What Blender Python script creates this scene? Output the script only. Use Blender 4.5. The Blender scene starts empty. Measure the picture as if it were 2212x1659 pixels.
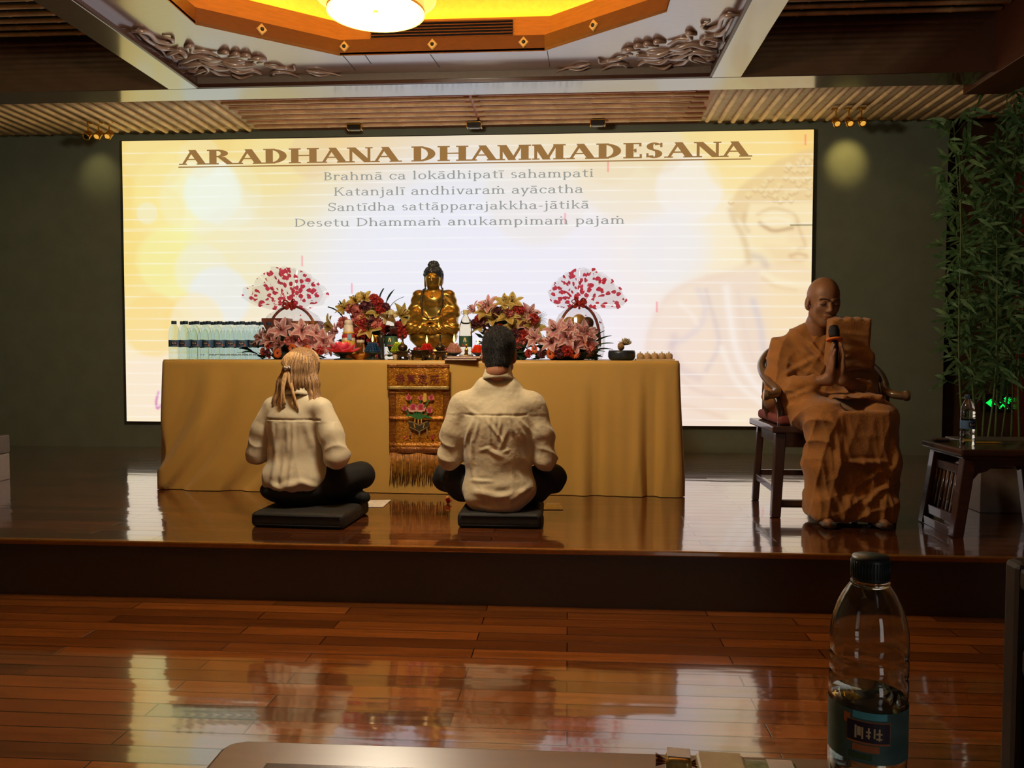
import bpy, math, random
import numpy as np
from mathutils import Vector, Matrix
random.seed(7); rng = np.random.default_rng(7)
SC = bpy.context.scene
COL = SC.collection
PI = math.pi

# ------------------------------------------------------------------ camera
IW, IH, FPX = 2212.0, 1659.0, 1743.82
YAW, PITCH, ROLL = 0.0697307, -0.0406595, 0.00184559
CZ = 1.092                      # camera height above the hall floor
ST = 0.252                      # stage top
YW = 6.765                      # back wall
def cam_axes():
    f = Vector((-math.sin(YAW)*math.cos(PITCH), math.cos(YAW)*math.cos(PITCH), math.sin(PITCH)))
    r = Vector((math.cos(YAW), math.sin(YAW), 0)); u = r.cross(f)
    c, s = math.cos(ROLL), math.sin(ROLL)
    return r*c+u*s, u*c-r*s, f
CR, CU, CF = cam_axes()
cd = bpy.data.cameras.new('camera'); cam = bpy.data.objects.new('camera', cd); COL.objects.link(cam)
cd.sensor_width = 36.0; cd.lens = FPX/IW*36.0; cd.clip_start = 0.05
cam.matrix_world = Matrix(((CR.x, CU.x, -CF.x, 0), (CR.y, CU.y, -CF.y, 0), (CR.z, CU.z, -CF.z, CZ), (0, 0, 0, 1)))
SC.camera = cam
def ray(x, y): return CR*((x-IW/2)/FPX) + CU*((IH/2-y)/FPX) + CF
def at(x, y, Y):                # the point at distance Y seen at a pixel of the photograph
    d = ray(x, y); return d*(Y/d.y) + Vector((0, 0, CZ))
def on(x, y, z):                # the point at height z seen there
    d = ray(x, y); return d*((z-CZ)/d.z) + Vector((0, 0, CZ))

# ------------------------------------------------------------------ world, exposure
w = bpy.data.worlds.new('world'); SC.world = w; w.use_nodes = True
w.node_tree.nodes['Background'].inputs[0].default_value = (1.0, 0.80, 0.55, 1)
w.node_tree.nodes['Background'].inputs[1].default_value = 0.022
SC.view_settings.view_transform = 'Standard'; SC.view_settings.look = 'None'
SC.view_settings.exposure = 0.0; SC.view_settings.gamma = 1.0; SC.view_settings.use_curve_mapping = False
cy = SC.cycles
cy.use_denoising = True; cy.max_bounces = 18; cy.diffuse_bounces = 3; cy.glossy_bounces = 4
cy.transmission_bounces = 18; cy.transparent_max_bounces = 16; cy.caustics_reflective = False; cy.caustics_refractive = False
cy.sample_clamp_indirect = 4.0; cy.use_adaptive_sampling = True; cy.adaptive_threshold = 0.02
SCREEN_GAIN = 1.0
def lamp(name, typ, loc, power, color, size=0.1, to=None, **kw):
    l = bpy.data.lights.new(name, typ); o = bpy.data.objects.new(name, l); COL.objects.link(o)
    l.energy = power; l.color = color; o.location = loc
    if typ == 'AREA': l.size = size; l.shape = kw.pop('shape', 'SQUARE')
    else: l.shadow_soft_size = size
    for k, v in kw.items(): setattr(l, k, v)
    if to is not None: o.rotation_euler = (Vector(to)-Vector(loc)).to_track_quat('-Z', 'Y').to_euler()
    return o
# unseen fill lights added over the hall to brighten fronts facing the camera
for hx, hy in ((-2.6, 0.4), (1.4, 0.6), (-0.7, -1.8)):
    lamp('hall_fill_light', 'AREA', (hx, hy, 3.25), 42, (1.0, 0.88, 0.70), 0.6, to=(hx, hy, 0))

lamp('rear_fill_light', 'AREA', (1.5, -3.3, 1.35), 9, (1.0, .95, .92), 0.8, to=(1.2, 0, 1.2), shape='RECTANGLE', size_y=1.9)  # added behind the camera for neutral fill and a highlight on the near bottle

# ------------------------------------------------------------------ materials
def lin(c): return tuple(((v/255)/12.92 if v/255 <= 0.04045 else ((v/255+0.055)/1.055)**2.4) for v in c)
MATS = {}
def mat(name, rgb, rough=0.6, metal=0.0, ior=1.5, var=0.12, vscale=30.0, trans=0.0, emit=None, estr=1.0,
        alpha=1.0, coat=0.0, sheen=0.0, stretch=(1, 1, 1), bump=0.0, bscale=80.0, sub=0.0, rgb2=None, coat_ior=1.5, coat_rough=0.05):
    if name in MATS: return MATS[name]
    m = bpy.data.materials.new(name); m.use_nodes = True; nt = m.node_tree; N = nt.nodes; L = nt.links
    b = N['Principled BSDF']
    c = lin(rgb)
    b.inputs['Roughness'].default_value = rough; b.inputs['Metallic'].default_value = metal; b.inputs['IOR'].default_value = ior
    b.inputs['Transmission Weight'].default_value = trans; b.inputs['Alpha'].default_value = alpha
    b.inputs['Coat Weight'].default_value = coat; b.inputs['Coat IOR'].default_value = coat_ior; b.inputs['Coat Roughness'].default_value = coat_rough
    b.inputs['Sheen Weight'].default_value = sheen; b.inputs['Subsurface Weight'].default_value = sub
    if sub: b.inputs['Subsurface Radius'].default_value = (0.01, 0.006, 0.004)
    if emit is not None:
        b.inputs['Emission Color'].default_value = (*lin(emit), 1); b.inputs['Emission Strength'].default_value = estr
    tc = N.new('ShaderNodeTexCoord'); mp = N.new('ShaderNodeMapping'); mp.inputs['Scale'].default_value = stretch
    L.new(tc.outputs['Object'], mp.inputs['Vector'])
    nz = N.new('ShaderNodeTexNoise'); nz.inputs['Scale'].default_value = vscale; nz.inputs['Detail'].default_value = 4
    L.new(mp.outputs['Vector'], nz.inputs['Vector'])
    mx = N.new('ShaderNodeMix'); mx.data_type = 'RGBA'
    d = lin(rgb2) if rgb2 else tuple(v*(1+var) for v in c)
    a = c if rgb2 else tuple(v*(1-var) for v in c)
    mx.inputs[6].default_value = (*a, 1); mx.inputs[7].default_value = (*d, 1)
    rp = N.new('ShaderNodeMapRange'); rp.inputs[1].default_value = 0.35; rp.inputs[2].default_value = 0.65
    L.new(nz.outputs['Fac'], rp.inputs[0]); L.new(rp.outputs[0], mx.inputs[0])
    L.new(mx.outputs[2], b.inputs['Base Color'])
    if bump:
        n2 = N.new('ShaderNodeTexNoise'); n2.inputs['Scale'].default_value = bscale; L.new(mp.outputs['Vector'], n2.inputs['Vector'])
        bp = N.new('ShaderNodeBump'); bp.inputs['Strength'].default_value = bump; bp.inputs['Distance'].default_value = 0.01
        L.new(n2.outputs['Fac'], bp.inputs['Height']); L.new(bp.outputs[0], b.inputs['Normal'])
    MATS[name] = m; return m
def emitter(name, rgb, s):
    if name in MATS: return MATS[name]
    m = bpy.data.materials.new(name); m.use_nodes = True; nt = m.node_tree; nt.nodes.clear()
    e = nt.nodes.new('ShaderNodeEmission'); o = nt.nodes.new('ShaderNodeOutputMaterial')
    e.inputs[0].default_value = (*lin(rgb), 1); e.inputs[1].default_value = s; nt.links.new(e.outputs[0], o.inputs[0])
    MATS[name] = m; return m
def planks(name, c1, c2, gap, rowh, length, rough, ior, coat, coat_ior):
    m = bpy.data.materials.new(name); m.use_nodes = True; nt = m.node_tree; N = nt.nodes; L = nt.links; b = N['Principled BSDF']
    g = N.new('ShaderNodeNewGeometry'); br = N.new('ShaderNodeTexBrick'); br.offset = 0.37; br.offset_frequency = 2
    br.inputs['Scale'].default_value = 1.0; br.inputs['Brick Width'].default_value = length; br.inputs['Row Height'].default_value = rowh
    br.inputs['Mortar Size'].default_value = 0.0024; br.inputs['Mortar Smooth'].default_value = 0.3
    br.inputs['Color1'].default_value = (*lin(c1), 1); br.inputs['Color2'].default_value = (*lin(c2), 1); br.inputs['Mortar'].default_value = (*lin(gap), 1)
    L.new(g.outputs['Position'], br.inputs['Vector'])
    mp = N.new('ShaderNodeMapping'); mp.inputs['Scale'].default_value = (2.5, 40, 20); L.new(g.outputs['Position'], mp.inputs['Vector'])
    nz = N.new('ShaderNodeTexNoise'); nz.inputs['Scale'].default_value = 1.0; nz.inputs['Detail'].default_value = 6; L.new(mp.outputs[0], nz.inputs['Vector'])
    rp = N.new('ShaderNodeMapRange'); rp.inputs[1].default_value = .3; rp.inputs[2].default_value = .7; rp.inputs[3].default_value = .7; rp.inputs[4].default_value = 1.25
    L.new(nz.outputs['Fac'], rp.inputs[0])
    mx = N.new('ShaderNodeMix'); mx.data_type = 'RGBA'; mx.blend_type = 'MULTIPLY'; mx.inputs[0].default_value = 1
    L.new(br.outputs['Color'], mx.inputs[6]); L.new(rp.outputs[0], mx.inputs[7]); L.new(mx.outputs[2], b.inputs['Base Color'])
    # each board lies a hair out of level, and the lacquer is faintly wavy
    wv = N.new('ShaderNodeTexNoise'); wv.inputs['Scale'].default_value = 1.0; wv.inputs['Detail'].default_value = 2
    m2 = N.new('ShaderNodeMapping'); m2.inputs['Scale'].default_value = (1.6, 9, 1); L.new(g.outputs['Position'], m2.inputs['Vector']); L.new(m2.outputs[0], wv.inputs['Vector'])
    ad = N.new('ShaderNodeMath'); ad.operation = 'MULTIPLY_ADD'; ad.inputs[1].default_value = -0.55
    L.new(br.outputs['Fac'], ad.inputs[0]); L.new(wv.outputs['Fac'], ad.inputs[2])
    bp = N.new('ShaderNodeBump'); bp.inputs['Strength'].default_value = 0.22; bp.inputs['Distance'].default_value = 0.006
    L.new(ad.outputs[0], bp.inputs['Height'])
    # every board is tilted by its own small amount
    b2 = N.new('ShaderNodeTexBrick'); b2.offset = 0.37; b2.offset_frequency = 2
    for k_, v_ in (('Scale', 1.0), ('Brick Width', length), ('Row Height', rowh), ('Mortar Size', 0.0)): b2.inputs[k_].default_value = v_
    b2.inputs['Color1'].default_value = (0, 0, 0, 1); b2.inputs['Color2'].default_value = (1, 1, 1, 1); L.new(g.outputs['Position'], b2.inputs['Vector'])
    cx_ = N.new('ShaderNodeCombineXYZ'); t1_ = N.new('ShaderNodeMapRange'); t1_.inputs[3].default_value = -.006; t1_.inputs[4].default_value = .006; L.new(b2.outputs['Color'], t1_.inputs[0])
    L.new(t1_.outputs[0], cx_.inputs[1]); L.new(t1_.outputs[0], cx_.inputs[0]); va = N.new('ShaderNodeVectorMath'); va.operation = 'ADD'; L.new(bp.outputs[0], va.inputs[0]); L.new(cx_.outputs[0], va.inputs[1])
    vn = N.new('ShaderNodeVectorMath'); vn.operation = 'NORMALIZE'; L.new(va.outputs[0], vn.inputs[0]); L.new(vn.outputs[0], b.inputs['Normal']); L.new(vn.outputs[0], b.inputs['Coat Normal'])
    b.inputs['Roughness'].default_value = rough; b.inputs['IOR'].default_value = ior
    b.inputs['Coat Weight'].default_value = coat; b.inputs['Coat IOR'].default_value = coat_ior; b.inputs['Coat Roughness'].default_value = 0.06
    return m

# ------------------------------------------------------------------ geometry helpers
class MB:
    """collects shapes into one mesh"""
    def __init__(s): s.v = []; s.f = []; s.m = []; s.mats = []
    def slot(s, m):
        if m not in s.mats: s.mats.append(m)
        return s.mats.index(m)
    def add(s, vs, fs, m=None):
        o = len(s.v); s.v.extend([tuple(map(float, v)) for v in vs]); k = s.slot(m) if m else 0
        for f in fs: s.f.append([i+o for i in f]); s.m.append(k)
        return s
    def box(s, x0, x1, y0, y1, z0, z1, m=None):
        return s.hexa([(x0, y0, z0), (x1, y0, z0), (x1, y1, z0), (x0, y1, z0)], [(x0, y0, z1), (x1, y0, z1), (x1, y1, z1), (x0, y1, z1)], m)
    def hexa(s, lo, hi, m=None):
        return s.add(list(lo)+list(hi), [(3, 2, 1, 0), (4, 5, 6, 7), (0, 1, 5, 4), (1, 2, 6, 5), (2, 3, 7, 6), (3, 0, 4, 7)], m)
    def bar(s, a, b, w, h, m=None, up=(0, 0, 1), w2=None, h2=None):
        a = Vector(a); b = Vector(b); d = (b-a).normalized(); u = Vector(up)
        if abs(d.dot(u)) > .98: u = Vector((0, 1, 0))
        r = d.cross(u).normalized(); u = r.cross(d); w2 = w2 or w; h2 = h2 or h
        q = [(-1, -1), (1, -1), (1, 1), (-1, 1)]
        return s.hexa([a+r*(i*w/2)+u*(j*h/2) for i, j in q], [b+r*(i*w2/2)+u*(j*h2/2) for i, j in q], m)
    def tube(s, pts, rad, n=10, m=None, flat=1.0, up=None, cap=True):
        pts = [Vector(p) for p in pts]; k = len(pts)
        rad = [rad]*k if isinstance(rad, (int, float)) else list(rad)
        t0 = (pts[1]-pts[0]).normalized(); u = Vector(up) if up else (Vector((0, 0, 1)) if abs(t0.z) < .9 else Vector((1, 0, 0)))
        vs = []
        for i, p in enumerate(pts):
            t = (pts[min(i+1, k-1)]-pts[max(i-1, 0)]).normalized()
            r = t.cross(u)
            if r.length < 1e-5: r = t.cross(Vector((0.3, 0.8, 0.1)))
            r.normalize(); uu = r.cross(t)
            if up is None: u = uu
            for j in range(n):
                a = 2*PI*j/n; vs.append(p+r*(math.cos(a)*rad[i])+uu*(math.sin(a)*rad[i]*flat))
        fs = [(i*n+j, i*n+(j+1) % n, (i+1)*n+(j+1) % n, (i+1)*n+j) for i in range(k-1) for j in range(n)]
        if cap: fs += [tuple(range(n-1, -1, -1)), tuple(range((k-1)*n, k*n))]
        return s.add(vs, fs, m)
    def lathe(s, prof, n=24, c=(0, 0, 0), m=None, sx=1, sy=1, closed=True):
        vs = []; c = Vector(c)
        for r, z in prof:
            for j in range(n):
                a = 2*PI*j/n; vs.append((c.x+r*math.cos(a)*sx, c.y+r*math.sin(a)*sy, c.z+z))
        k = len(prof)
        fs = [(i*n+j, i*n+(j+1) % n, (i+1)*n+(j+1) % n, (i+1)*n+j) for i in range(k-1) for j in range(n)]
        if closed: fs += [tuple(range(n-1, -1, -1)), tuple(range((k-1)*n, k*n))]
        return s.add(vs, fs, m)
    def ball(s, c, r, n=12, m=None):
        r = (r, r, r) if isinstance(r, (int, float)) else r; c = Vector(c)
        vs = [(c.x, c.y, c.z-r[2])]; k = max(4, n//2)
        for i in range(1, k):
            t = -PI/2+PI*i/k
            for j in range(n): a = 2*PI*j/n; vs.append((c.x+r[0]*math.cos(t)*math.cos(a), c.y+r[1]*math.cos(t)*math.sin(a), c.z+r[2]*math.sin(t)))
        vs.append((c.x, c.y, c.z+r[2])); e = len(vs)-1
        fs = [(0, 1+(j+1) % n, 1+j) for j in range(n)]
        fs += [(1+i*n+j, 1+i*n+(j+1) % n, 1+(i+1)*n+(j+1) % n, 1+(i+1)*n+j) for i in range(k-2) for j in range(n)]
        o = 1+(k-2)*n; fs += [(e, o+j, o+(j+1) % n) for j in range(n)]
        return s.add(vs, fs, m)
    def grid(s, fn, nu, nv, m=None, thick=0.0):
        P = [[Vector(fn(i/(nu-1), j/(nv-1))) for j in range(nv)] for i in range(nu)]
        fs = [(i*nv+j, (i+1)*nv+j, (i+1)*nv+j+1, i*nv+j+1) for i in range(nu-1) for j in range(nv-1)]
        return s.add([p for r in P for p in r], fs, m)
    def prism(s, poly, h, fn=None, m=None):
        """flat outline (x,y) extruded by h along z, then mapped by fn"""
        fn = fn or (lambda x, y, z: (x, y, z)); n = len(poly)
        vs = [fn(x, y, 0) for x, y in poly]+[fn(x, y, h) for x, y in poly]
        fs = [tuple(range(n-1, -1, -1)), tuple(range(n, 2*n))]+[(i, (i+1) % n, n+(i+1) % n, n+i) for i in range(n)]
        return s.add(vs, fs, m)
    def build(s, name, material=None, parent=None, smooth=False, loc=None, bevel=0, solid=0, sub=0):
        me = bpy.data.meshes.new(name); me.from_pydata(s.v, [], s.f)
        mats = s.mats or []
        if material: mats = [material]+[x for x in mats if x is not material] if not s.mats else s.mats
        for x in mats: me.materials.append(x)
        if len(s.mats) > 1: me.polygons.foreach_set('material_index', s.m)
        me.update()
        return link(name, me, parent, smooth, loc, bevel, solid, sub)
def link(name, me, parent=None, smooth=False, loc=None, bevel=0, solid=0, sub=0):
    o = bpy.data.objects.new(name, me); COL.objects.link(o)
    if smooth: me.polygons.foreach_set('use_smooth', [True]*len(me.polygons))
    if parent is not None: o.parent = parent
    if loc is not None: o.location = loc
    if solid:
        md = o.modifiers.new('solid', 'SOLIDIFY'); md.thickness = solid; md.offset = 0
    if bevel:
        md = o.modifiers.new('bevel', 'BEVEL'); md.width = bevel; md.segments = 2; md.limit_method = 'ANGLE'
    if sub:
        md = o.modifiers.new('sub', 'SUBSURF'); md.levels = sub; md.render_levels = sub
    return o
def tag(o, label, cat, group=None, kind=None):
    o['label'] = label; o['category'] = cat
    if group: o['group'] = group
    if kind: o['kind'] = kind
    return o
def thing(name, label, cat, loc=(0, 0, 0), rz=0.0, group=None):
    o = bpy.data.objects.new(name, None); COL.objects.link(o); o.location = loc; o.rotation_euler = (0, 0, rz); o.empty_display_size = .1
    return tag(o, label, cat, group)
def struct(o): o['kind'] = 'structure'; return o
def copy_tree(o, loc=None, rz=None, label=None, parent=None, scale=None):
    c = o.copy(); COL.objects.link(c)
    if parent is not None: c.parent = parent
    if loc is not None: c.location = loc
    if rz is not None: c.rotation_euler = (0, 0, rz)
    if scale is not None: c.scale = (scale,)*3 if isinstance(scale, (int, float)) else scale
    if label: c['label'] = label
    for ch in list(o.children): copy_tree(ch, parent=c)
    return c
def spline(pts, n=8):
    """Catmull-Rom through the points"""
    P = [Vector(p) for p in pts]; P = [P[0]*2-P[1]]+P+[P[-1]*2-P[-2]]; out = []
    for i in range(1, len(P)-2):
        for k in range(n):
            t = k/n; a, b, c, d = P[i-1:i+3]
            out.append(0.5*((2*b)+(c-a)*t+(2*a-5*b+4*c-d)*t*t+(3*b-a-3*c+d)*t**3))
    out.append(P[-2]); return out
def lerp(a, b, t): return a+(b-a)*t
ORD = ['first', 'second', 'third', 'fourth', 'fifth', 'sixth', 'seventh', 'eighth', 'ninth', 'tenth', 'eleventh', 'twelfth']

class SDF:
    """signed-distance sculpting on a grid, meshed by surface nets"""
    def __init__(s, lo, hi, h):
        s.lo = np.array(lo, float); s.h = h; n = np.ceil((np.array(hi)-s.lo)/h).astype(int)+1; s.n = n
        s.ax = [s.lo[i]+h*np.arange(n[i]) for i in range(3)]; s.D = np.full(n, 1.0, np.float32)
    def _reg(s, lo, hi):
        sl = []
        for i in range(3):
            a = int(max(0, math.floor((lo[i]-s.lo[i])/s.h))); b = int(min(s.n[i], math.ceil((hi[i]-s.lo[i])/s.h)+1))
            if b <= a: return None, None
            sl.append(slice(a, b))
        X, Y, Z = np.meshgrid(*[s.ax[i][sl[i]].astype(np.float32) for i in range(3)], indexing='ij', sparse=True)
        return tuple(sl), (X, Y, Z)
    def _mix(s, sl, d, k, op):
        D = s.D[sl]
        if op == 'sub':
            d = -d
            if k: h = np.clip(.5-.5*(D-d)/k, 0, 1); s.D[sl] = D*(1-h)+d*h+k*h*(1-h)
            else: s.D[sl] = np.maximum(D, d)
        else:
            if k: h = np.clip(.5+.5*(D-d)/k, 0, 1); s.D[sl] = D*(1-h)+d*h-k*h*(1-h)
            else: s.D[sl] = np.minimum(D, d)
    def cap(s, a, b, ra, rb=None, k=.02, op='add', sq=None):
        """tapered capsule; sq=(axis, factor) flattens along a world axis"""
        rb = ra if rb is None else rb; a = np.array(a, float); b = np.array(b, float); R = max(ra, rb)*1.0+k+.02
        if sq and sq[1] > 1: R *= sq[1]
        sl, G = s._reg(np.minimum(a, b)-R, np.maximum(a, b)+R)
        if sl is None: return s
        sc = np.ones(3)
        if sq: sc[sq[0]] = 1/sq[1]
        P = [(G[i]-a[i])*sc[i] for i in range(3)]; ab = (b-a)*sc; L2 = max(ab@ab, 1e-9)
        t = np.clip((P[0]*ab[0]+P[1]*ab[1]+P[2]*ab[2])/L2, 0, 1)
        d = np.sqrt(sum((P[i]-t*ab[i])**2 for i in range(3)))-(ra+(rb-ra)*t)
        s._mix(sl, d.astype(np.float32), k, op); return s
    def chain(s, pts, rads, k=.02, op='add', sq=None):
        for i in range(len(pts)-1): s.cap(pts[i], pts[i+1], rads[i], rads[i+1], k, op, sq)
        return s
    def ell(s, c, r, k=.02, op='add', rot=None):
        c = np.array(c, float); r = np.array(r, float); R = (max(r) if rot is not None else r)+k+.02
        sl, G = s._reg(c-R, c+R)
        if sl is None: return s
        P = [G[i]-c[i] for i in range(3)]
        if rot is not None: P = [sum(rot[j][i]*P[j] for j in range(3)) for i in range(3)]
        k0 = np.sqrt(sum((P[i]/r[i])**2 for i in range(3))); k1 = np.sqrt(sum((P[i]/r[i]**2)**2 for i in range(3)))+1e-6
        s._mix(sl, (k0*(k0-1)/k1).astype(np.float32), k, op); return s
    def box(s, c, hf, rd=.01, k=.01, op='add', rot=None):
        c = np.array(c, float); hf = np.array(hf, float); R = np.linalg.norm(hf)+k+.02 if rot is not None else hf+k+.02
        sl, G = s._reg(c-R, c+R)
        if sl is None: return s
        P = [G[i]-c[i] for i in range(3)]
        if rot is not None: P = [sum(rot[j][i]*P[j] for j in range(3)) for i in range(3)]
        Q = [np.abs(P[i])-hf[i]+rd for i in range(3)]
        d = np.sqrt(sum(np.maximum(q, 0)**2 for q in Q))+np.minimum(np.maximum(np.maximum(Q[0], Q[1]), Q[2]), 0)-rd
        s._mix(sl, d.astype(np.float32), k, op); return s
    def mesh(s):
        D = s.D; S = D < 0; n = D.shape; cn = tuple(x-1 for x in n)
        cnt = np.zeros(cn, np.float32); acc = np.zeros(cn+(3,), np.float32)
        cs = [(i, j, k) for i in (0, 1) for j in (0, 1) for k in (0, 1)]
        sl = lambda c: tuple(slice(c[i], c[i]+cn[i]) for i in range(3))
        for a in cs:
            for ax in range(3):
                if a[ax]: continue
                b = list(a); b[ax] = 1; da = D[sl(a)]; db = D[sl(b)]; m = S[sl(a)] != S[sl(b)]
                if not m.any(): continue
                t = da[m]/(da[m]-db[m]); p = np.tile(np.array(a, np.float32), (len(t), 1)); p[:, ax] += t
                acc[m] += p; cnt[m] += 1
        A = cnt > 0; idx = np.full(cn, -1); idx[A] = np.arange(A.sum())
        V = np.argwhere(A)+acc[A]/cnt[A][:, None]; V = s.lo+V*s.h
        F = []
        for ax in range(3):
            u, v = (ax+1) % 3, (ax+2) % 3
            s0 = [slice(1, -1)]*3; s1 = [slice(1, -1)]*3; s0[ax] = slice(0, n[ax]-1); s1[ax] = slice(1, n[ax])
            a = S[tuple(s0)]; b = S[tuple(s1)]; W = np.argwhere(a != b)
            if not len(W): continue
            sg = a[a != b]; base = W.copy(); base[:, u] += 1; base[:, v] += 1
            def q(du, dv):
                c = base.copy(); c[:, u] += du; c[:, v] += dv; return idx[c[:, 0], c[:, 1], c[:, 2]]
            Q = np.stack([q(-1, -1), q(0, -1), q(0, 0), q(-1, 0)], 1); Q[~sg] = Q[~sg][:, ::-1]; F.append(Q)
        return V, np.concatenate(F)
def vnormals(V, F):
    n = np.cross(V[F[:, 2]]-V[F[:, 0]], V[F[:, 3]]-V[F[:, 1]]); N = np.zeros_like(V)
    for i in range(4): np.add.at(N, F[:, i], n)
    return N/(np.linalg.norm(N, axis=1, keepdims=True)+1e-9)
def relax(V, F, it=1, w=.5):
    for _ in range(it):
        A = np.zeros_like(V); C = np.zeros(len(V))
        for i in range(4):
            for j in (1, 3):
                np.add.at(A, F[:, i], V[F[:, (i+j) % 4]]); np.add.at(C, F[:, i], 1)
        V = V*(1-w)+A/np.maximum(C, 1)[:, None]*w
    return V
def npmesh(name, V, F, material, parent=None, smooth=True, loc=None):
    me = bpy.data.meshes.new(name); k = F.shape[1]
    me.vertices.add(len(V)); me.vertices.foreach_set('co', V.astype(np.float32).ravel())
    me.loops.add(F.size); me.loops.foreach_set('vertex_index', F.astype(np.int32).ravel())
    me.polygons.add(len(F)); me.polygons.foreach_set('loop_start', np.arange(0, F.size, k, dtype=np.int32))
    me.update(calc_edges=True); me.validate()
    if material: me.materials.append(material)
    return link(name, me, parent, smooth, loc)
def wob(P, f, seed=0):
    """cheap smooth pseudo-noise in about -1..1"""
    r = np.random.default_rng(seed); o = 0
    for k in range(5):
        d = r.normal(size=3); d /= np.linalg.norm(d); o = o+np.sin(P@d*f*(0.7+.25*k)+r.uniform(0, 6.28))
    return o/3.0
def creases(V, segs, ax=(0, 2)):
    """sum of ridges along segments drawn in two of the axes: (x0,z0,x1,z1,width,height)"""
    out = np.zeros(len(V)); p = V[:, list(ax)]
    for x0, z0, x1, z1, wd, amp in segs:
        a = np.array((x0, z0)); d = np.array((x1, z1))-a; L = np.linalg.norm(d); d = d/L
        q = p-a; t = q@d; u = q@np.array((-d[1], d[0]))
        e = np.clip(np.minimum(t+wd, L+wd-t)/(L*.35+wd), 0, 1)
        out += amp*e*(np.exp(-(u/wd)**2)-.45*np.exp(-((u-1.6*wd)/wd)**2)-.2*np.exp(-((u+1.6*wd)/wd)**2))
    return out
# ================================================================== THE ROOM
ZB, ZP, ZS = 2.856, 2.934, 3.22          # beam underside, coffer panel, side-field slats
BY0, BY1 = on(1000, 179.5, ZB).y, on(1000, 205.5, ZB).y
XL0, XL1 = on(367, 195, ZB).x, on(427, 192, ZB).x
XR0, XR1 = on(1536, 170, ZB).x, on(1601, 166, ZB).x
FY = 3.425                                # stage front
mfloor = planks('hall floor boards', (160, 88, 34), (98, 52, 20), (24, 11, 5), 0.088, 0.92, 0.16, 1.5, 1.0, 2.3)
mstage = planks('stage boards', (118, 62, 30), (78, 42, 22), (22, 10, 5), 0.088, 0.92, 0.14, 1.5, 1.0, 2.0)
mwall = mat('dark green grey wall panel', (132, 141, 122), 0.75, vscale=6, var=.05)
mriser = mat('dark riser veneer', (62, 56, 44), 0.5, var=.1, stretch=(2, 20, 20))
mlacp = mat('lacquered coffer panel wood', (140, 102, 82), 0.3, var=.06, stretch=(2, 14, 14), vscale=6, coat=1.0, coat_ior=2.5, coat_rough=0.16)
mcarv = mat('carved panel wood', (166, 134, 114), 0.4, var=.08, vscale=20, coat=.9, coat_ior=1.9, coat_rough=.3)
mlac = mat('lacquered brown ceiling wood', (86, 56, 42), 0.2, var=.08, stretch=(2, 14, 14), vscale=6, coat=1.0, coat_ior=2.7, coat_rough=0.10)
mlacd = mat('dark red brown beam wood', (70, 38, 24), 0.35, var=.1, stretch=(2, 14, 14), vscale=6)
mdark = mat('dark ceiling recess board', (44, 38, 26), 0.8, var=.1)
mpoleB = mat('split bamboo poles', (240, 200, 146), 0.45, var=.18, vscale=9)
mfieldB = mat('ceiling board behind bamboo', (222, 202, 166), 0.8, var=.08)
mfieldC = mat('reddish ceiling board behind bamboo', (206, 150, 124), 0.7, var=.08)
mgold = mat('bright gold metal', (230, 176, 70), 0.25, metal=1.0)
mblack = mat('black metal', (22, 20, 18), 0.4)
morange = mat('coffer honey wood', (192, 122, 42), 0.5, var=.08, stretch=(3, 3, 20), vscale=4)
mcove = mat('cove yellow plaster', (244, 214, 110), 0.7, var=.05)

o = MB().box(-5.3, 4.7, -4.0, FY+.02, -0.05, 0.0).build('floor', mfloor); struct(o)
o = MB().box(-5.3, 4.7, FY, YW+1.0, 0.02, ST).build('stage_floor', mstage); struct(o)
o = MB().box(-5.3, 4.7, FY-.012, FY, 0.0, ST-.02).build('stage_riser', mriser); struct(o)
o = MB().box(-5.3, 4.7, FY-.03, FY+.0, ST-.022, ST+.002).build('trim_1', mat('stage nosing brass brown', (150, 98, 34), 0.3, metal=.4, coat=1, var=.1), bevel=.006); struct(o)
XWE = at(2040, 700, YW).x
o = MB().box(-5.3, XWE, YW, YW+.12, ST, 3.6).build('wall_back', mwall); struct(o)
mwood = mat('brown wood wall', (80, 52, 26), 0.6, var=.15, stretch=(20, 20, 2), vscale=3)
o = MB().box(XWE, 4.7, YW+.14, YW+.24, ST, 3.6).build('wall_right_recess', mwood); struct(o)
o = MB().box(-5.42, -5.3, -4, YW+.3, 0, 3.8).build('wall_left', mwall); struct(o)
o = MB().box(4.7, 4.82, -4, YW+.3, 0, 3.8).build('wall_right', mwood); struct(o)
pp = at(2206, 850, YW+.05)
o = MB().box(pp.x-.022, pp.x+.06, YW+.04, YW+.14, ST, 3.5).build('trim_2', mat('red brown door post', (120, 48, 24), .45, var=.12)); struct(o)
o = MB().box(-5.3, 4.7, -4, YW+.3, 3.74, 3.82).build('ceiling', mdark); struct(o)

# beams: a cross beam and two that run towards the hall
def beam(n, x0, x1, y0, y1, z0, z1, m=mlac): struct(MB().box(x0, x1, y0, y1, z0, z1).build(n, m, bevel=.004))
beam('beam_cross', -5.3, 4.7, BY0, BY1, ZB, ZS+.1)
beam('beam_left', XL0, XL1, -3.5, BY0-.001, ZB, ZS+.1)
beam('beam_right', XR0, XR1, -3.5, BY0-.001, ZB, ZS+.1)
struct(MB().box(XL1+.002, XR0-.002, BY0-.007, BY0-.001, ZB+.03, ZP).build('beam_glare_cover', mat('grey brown glare cover', (122, 106, 92), .5, var=.05)))  # matte board added over the beam face to keep lamp glare off it
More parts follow.
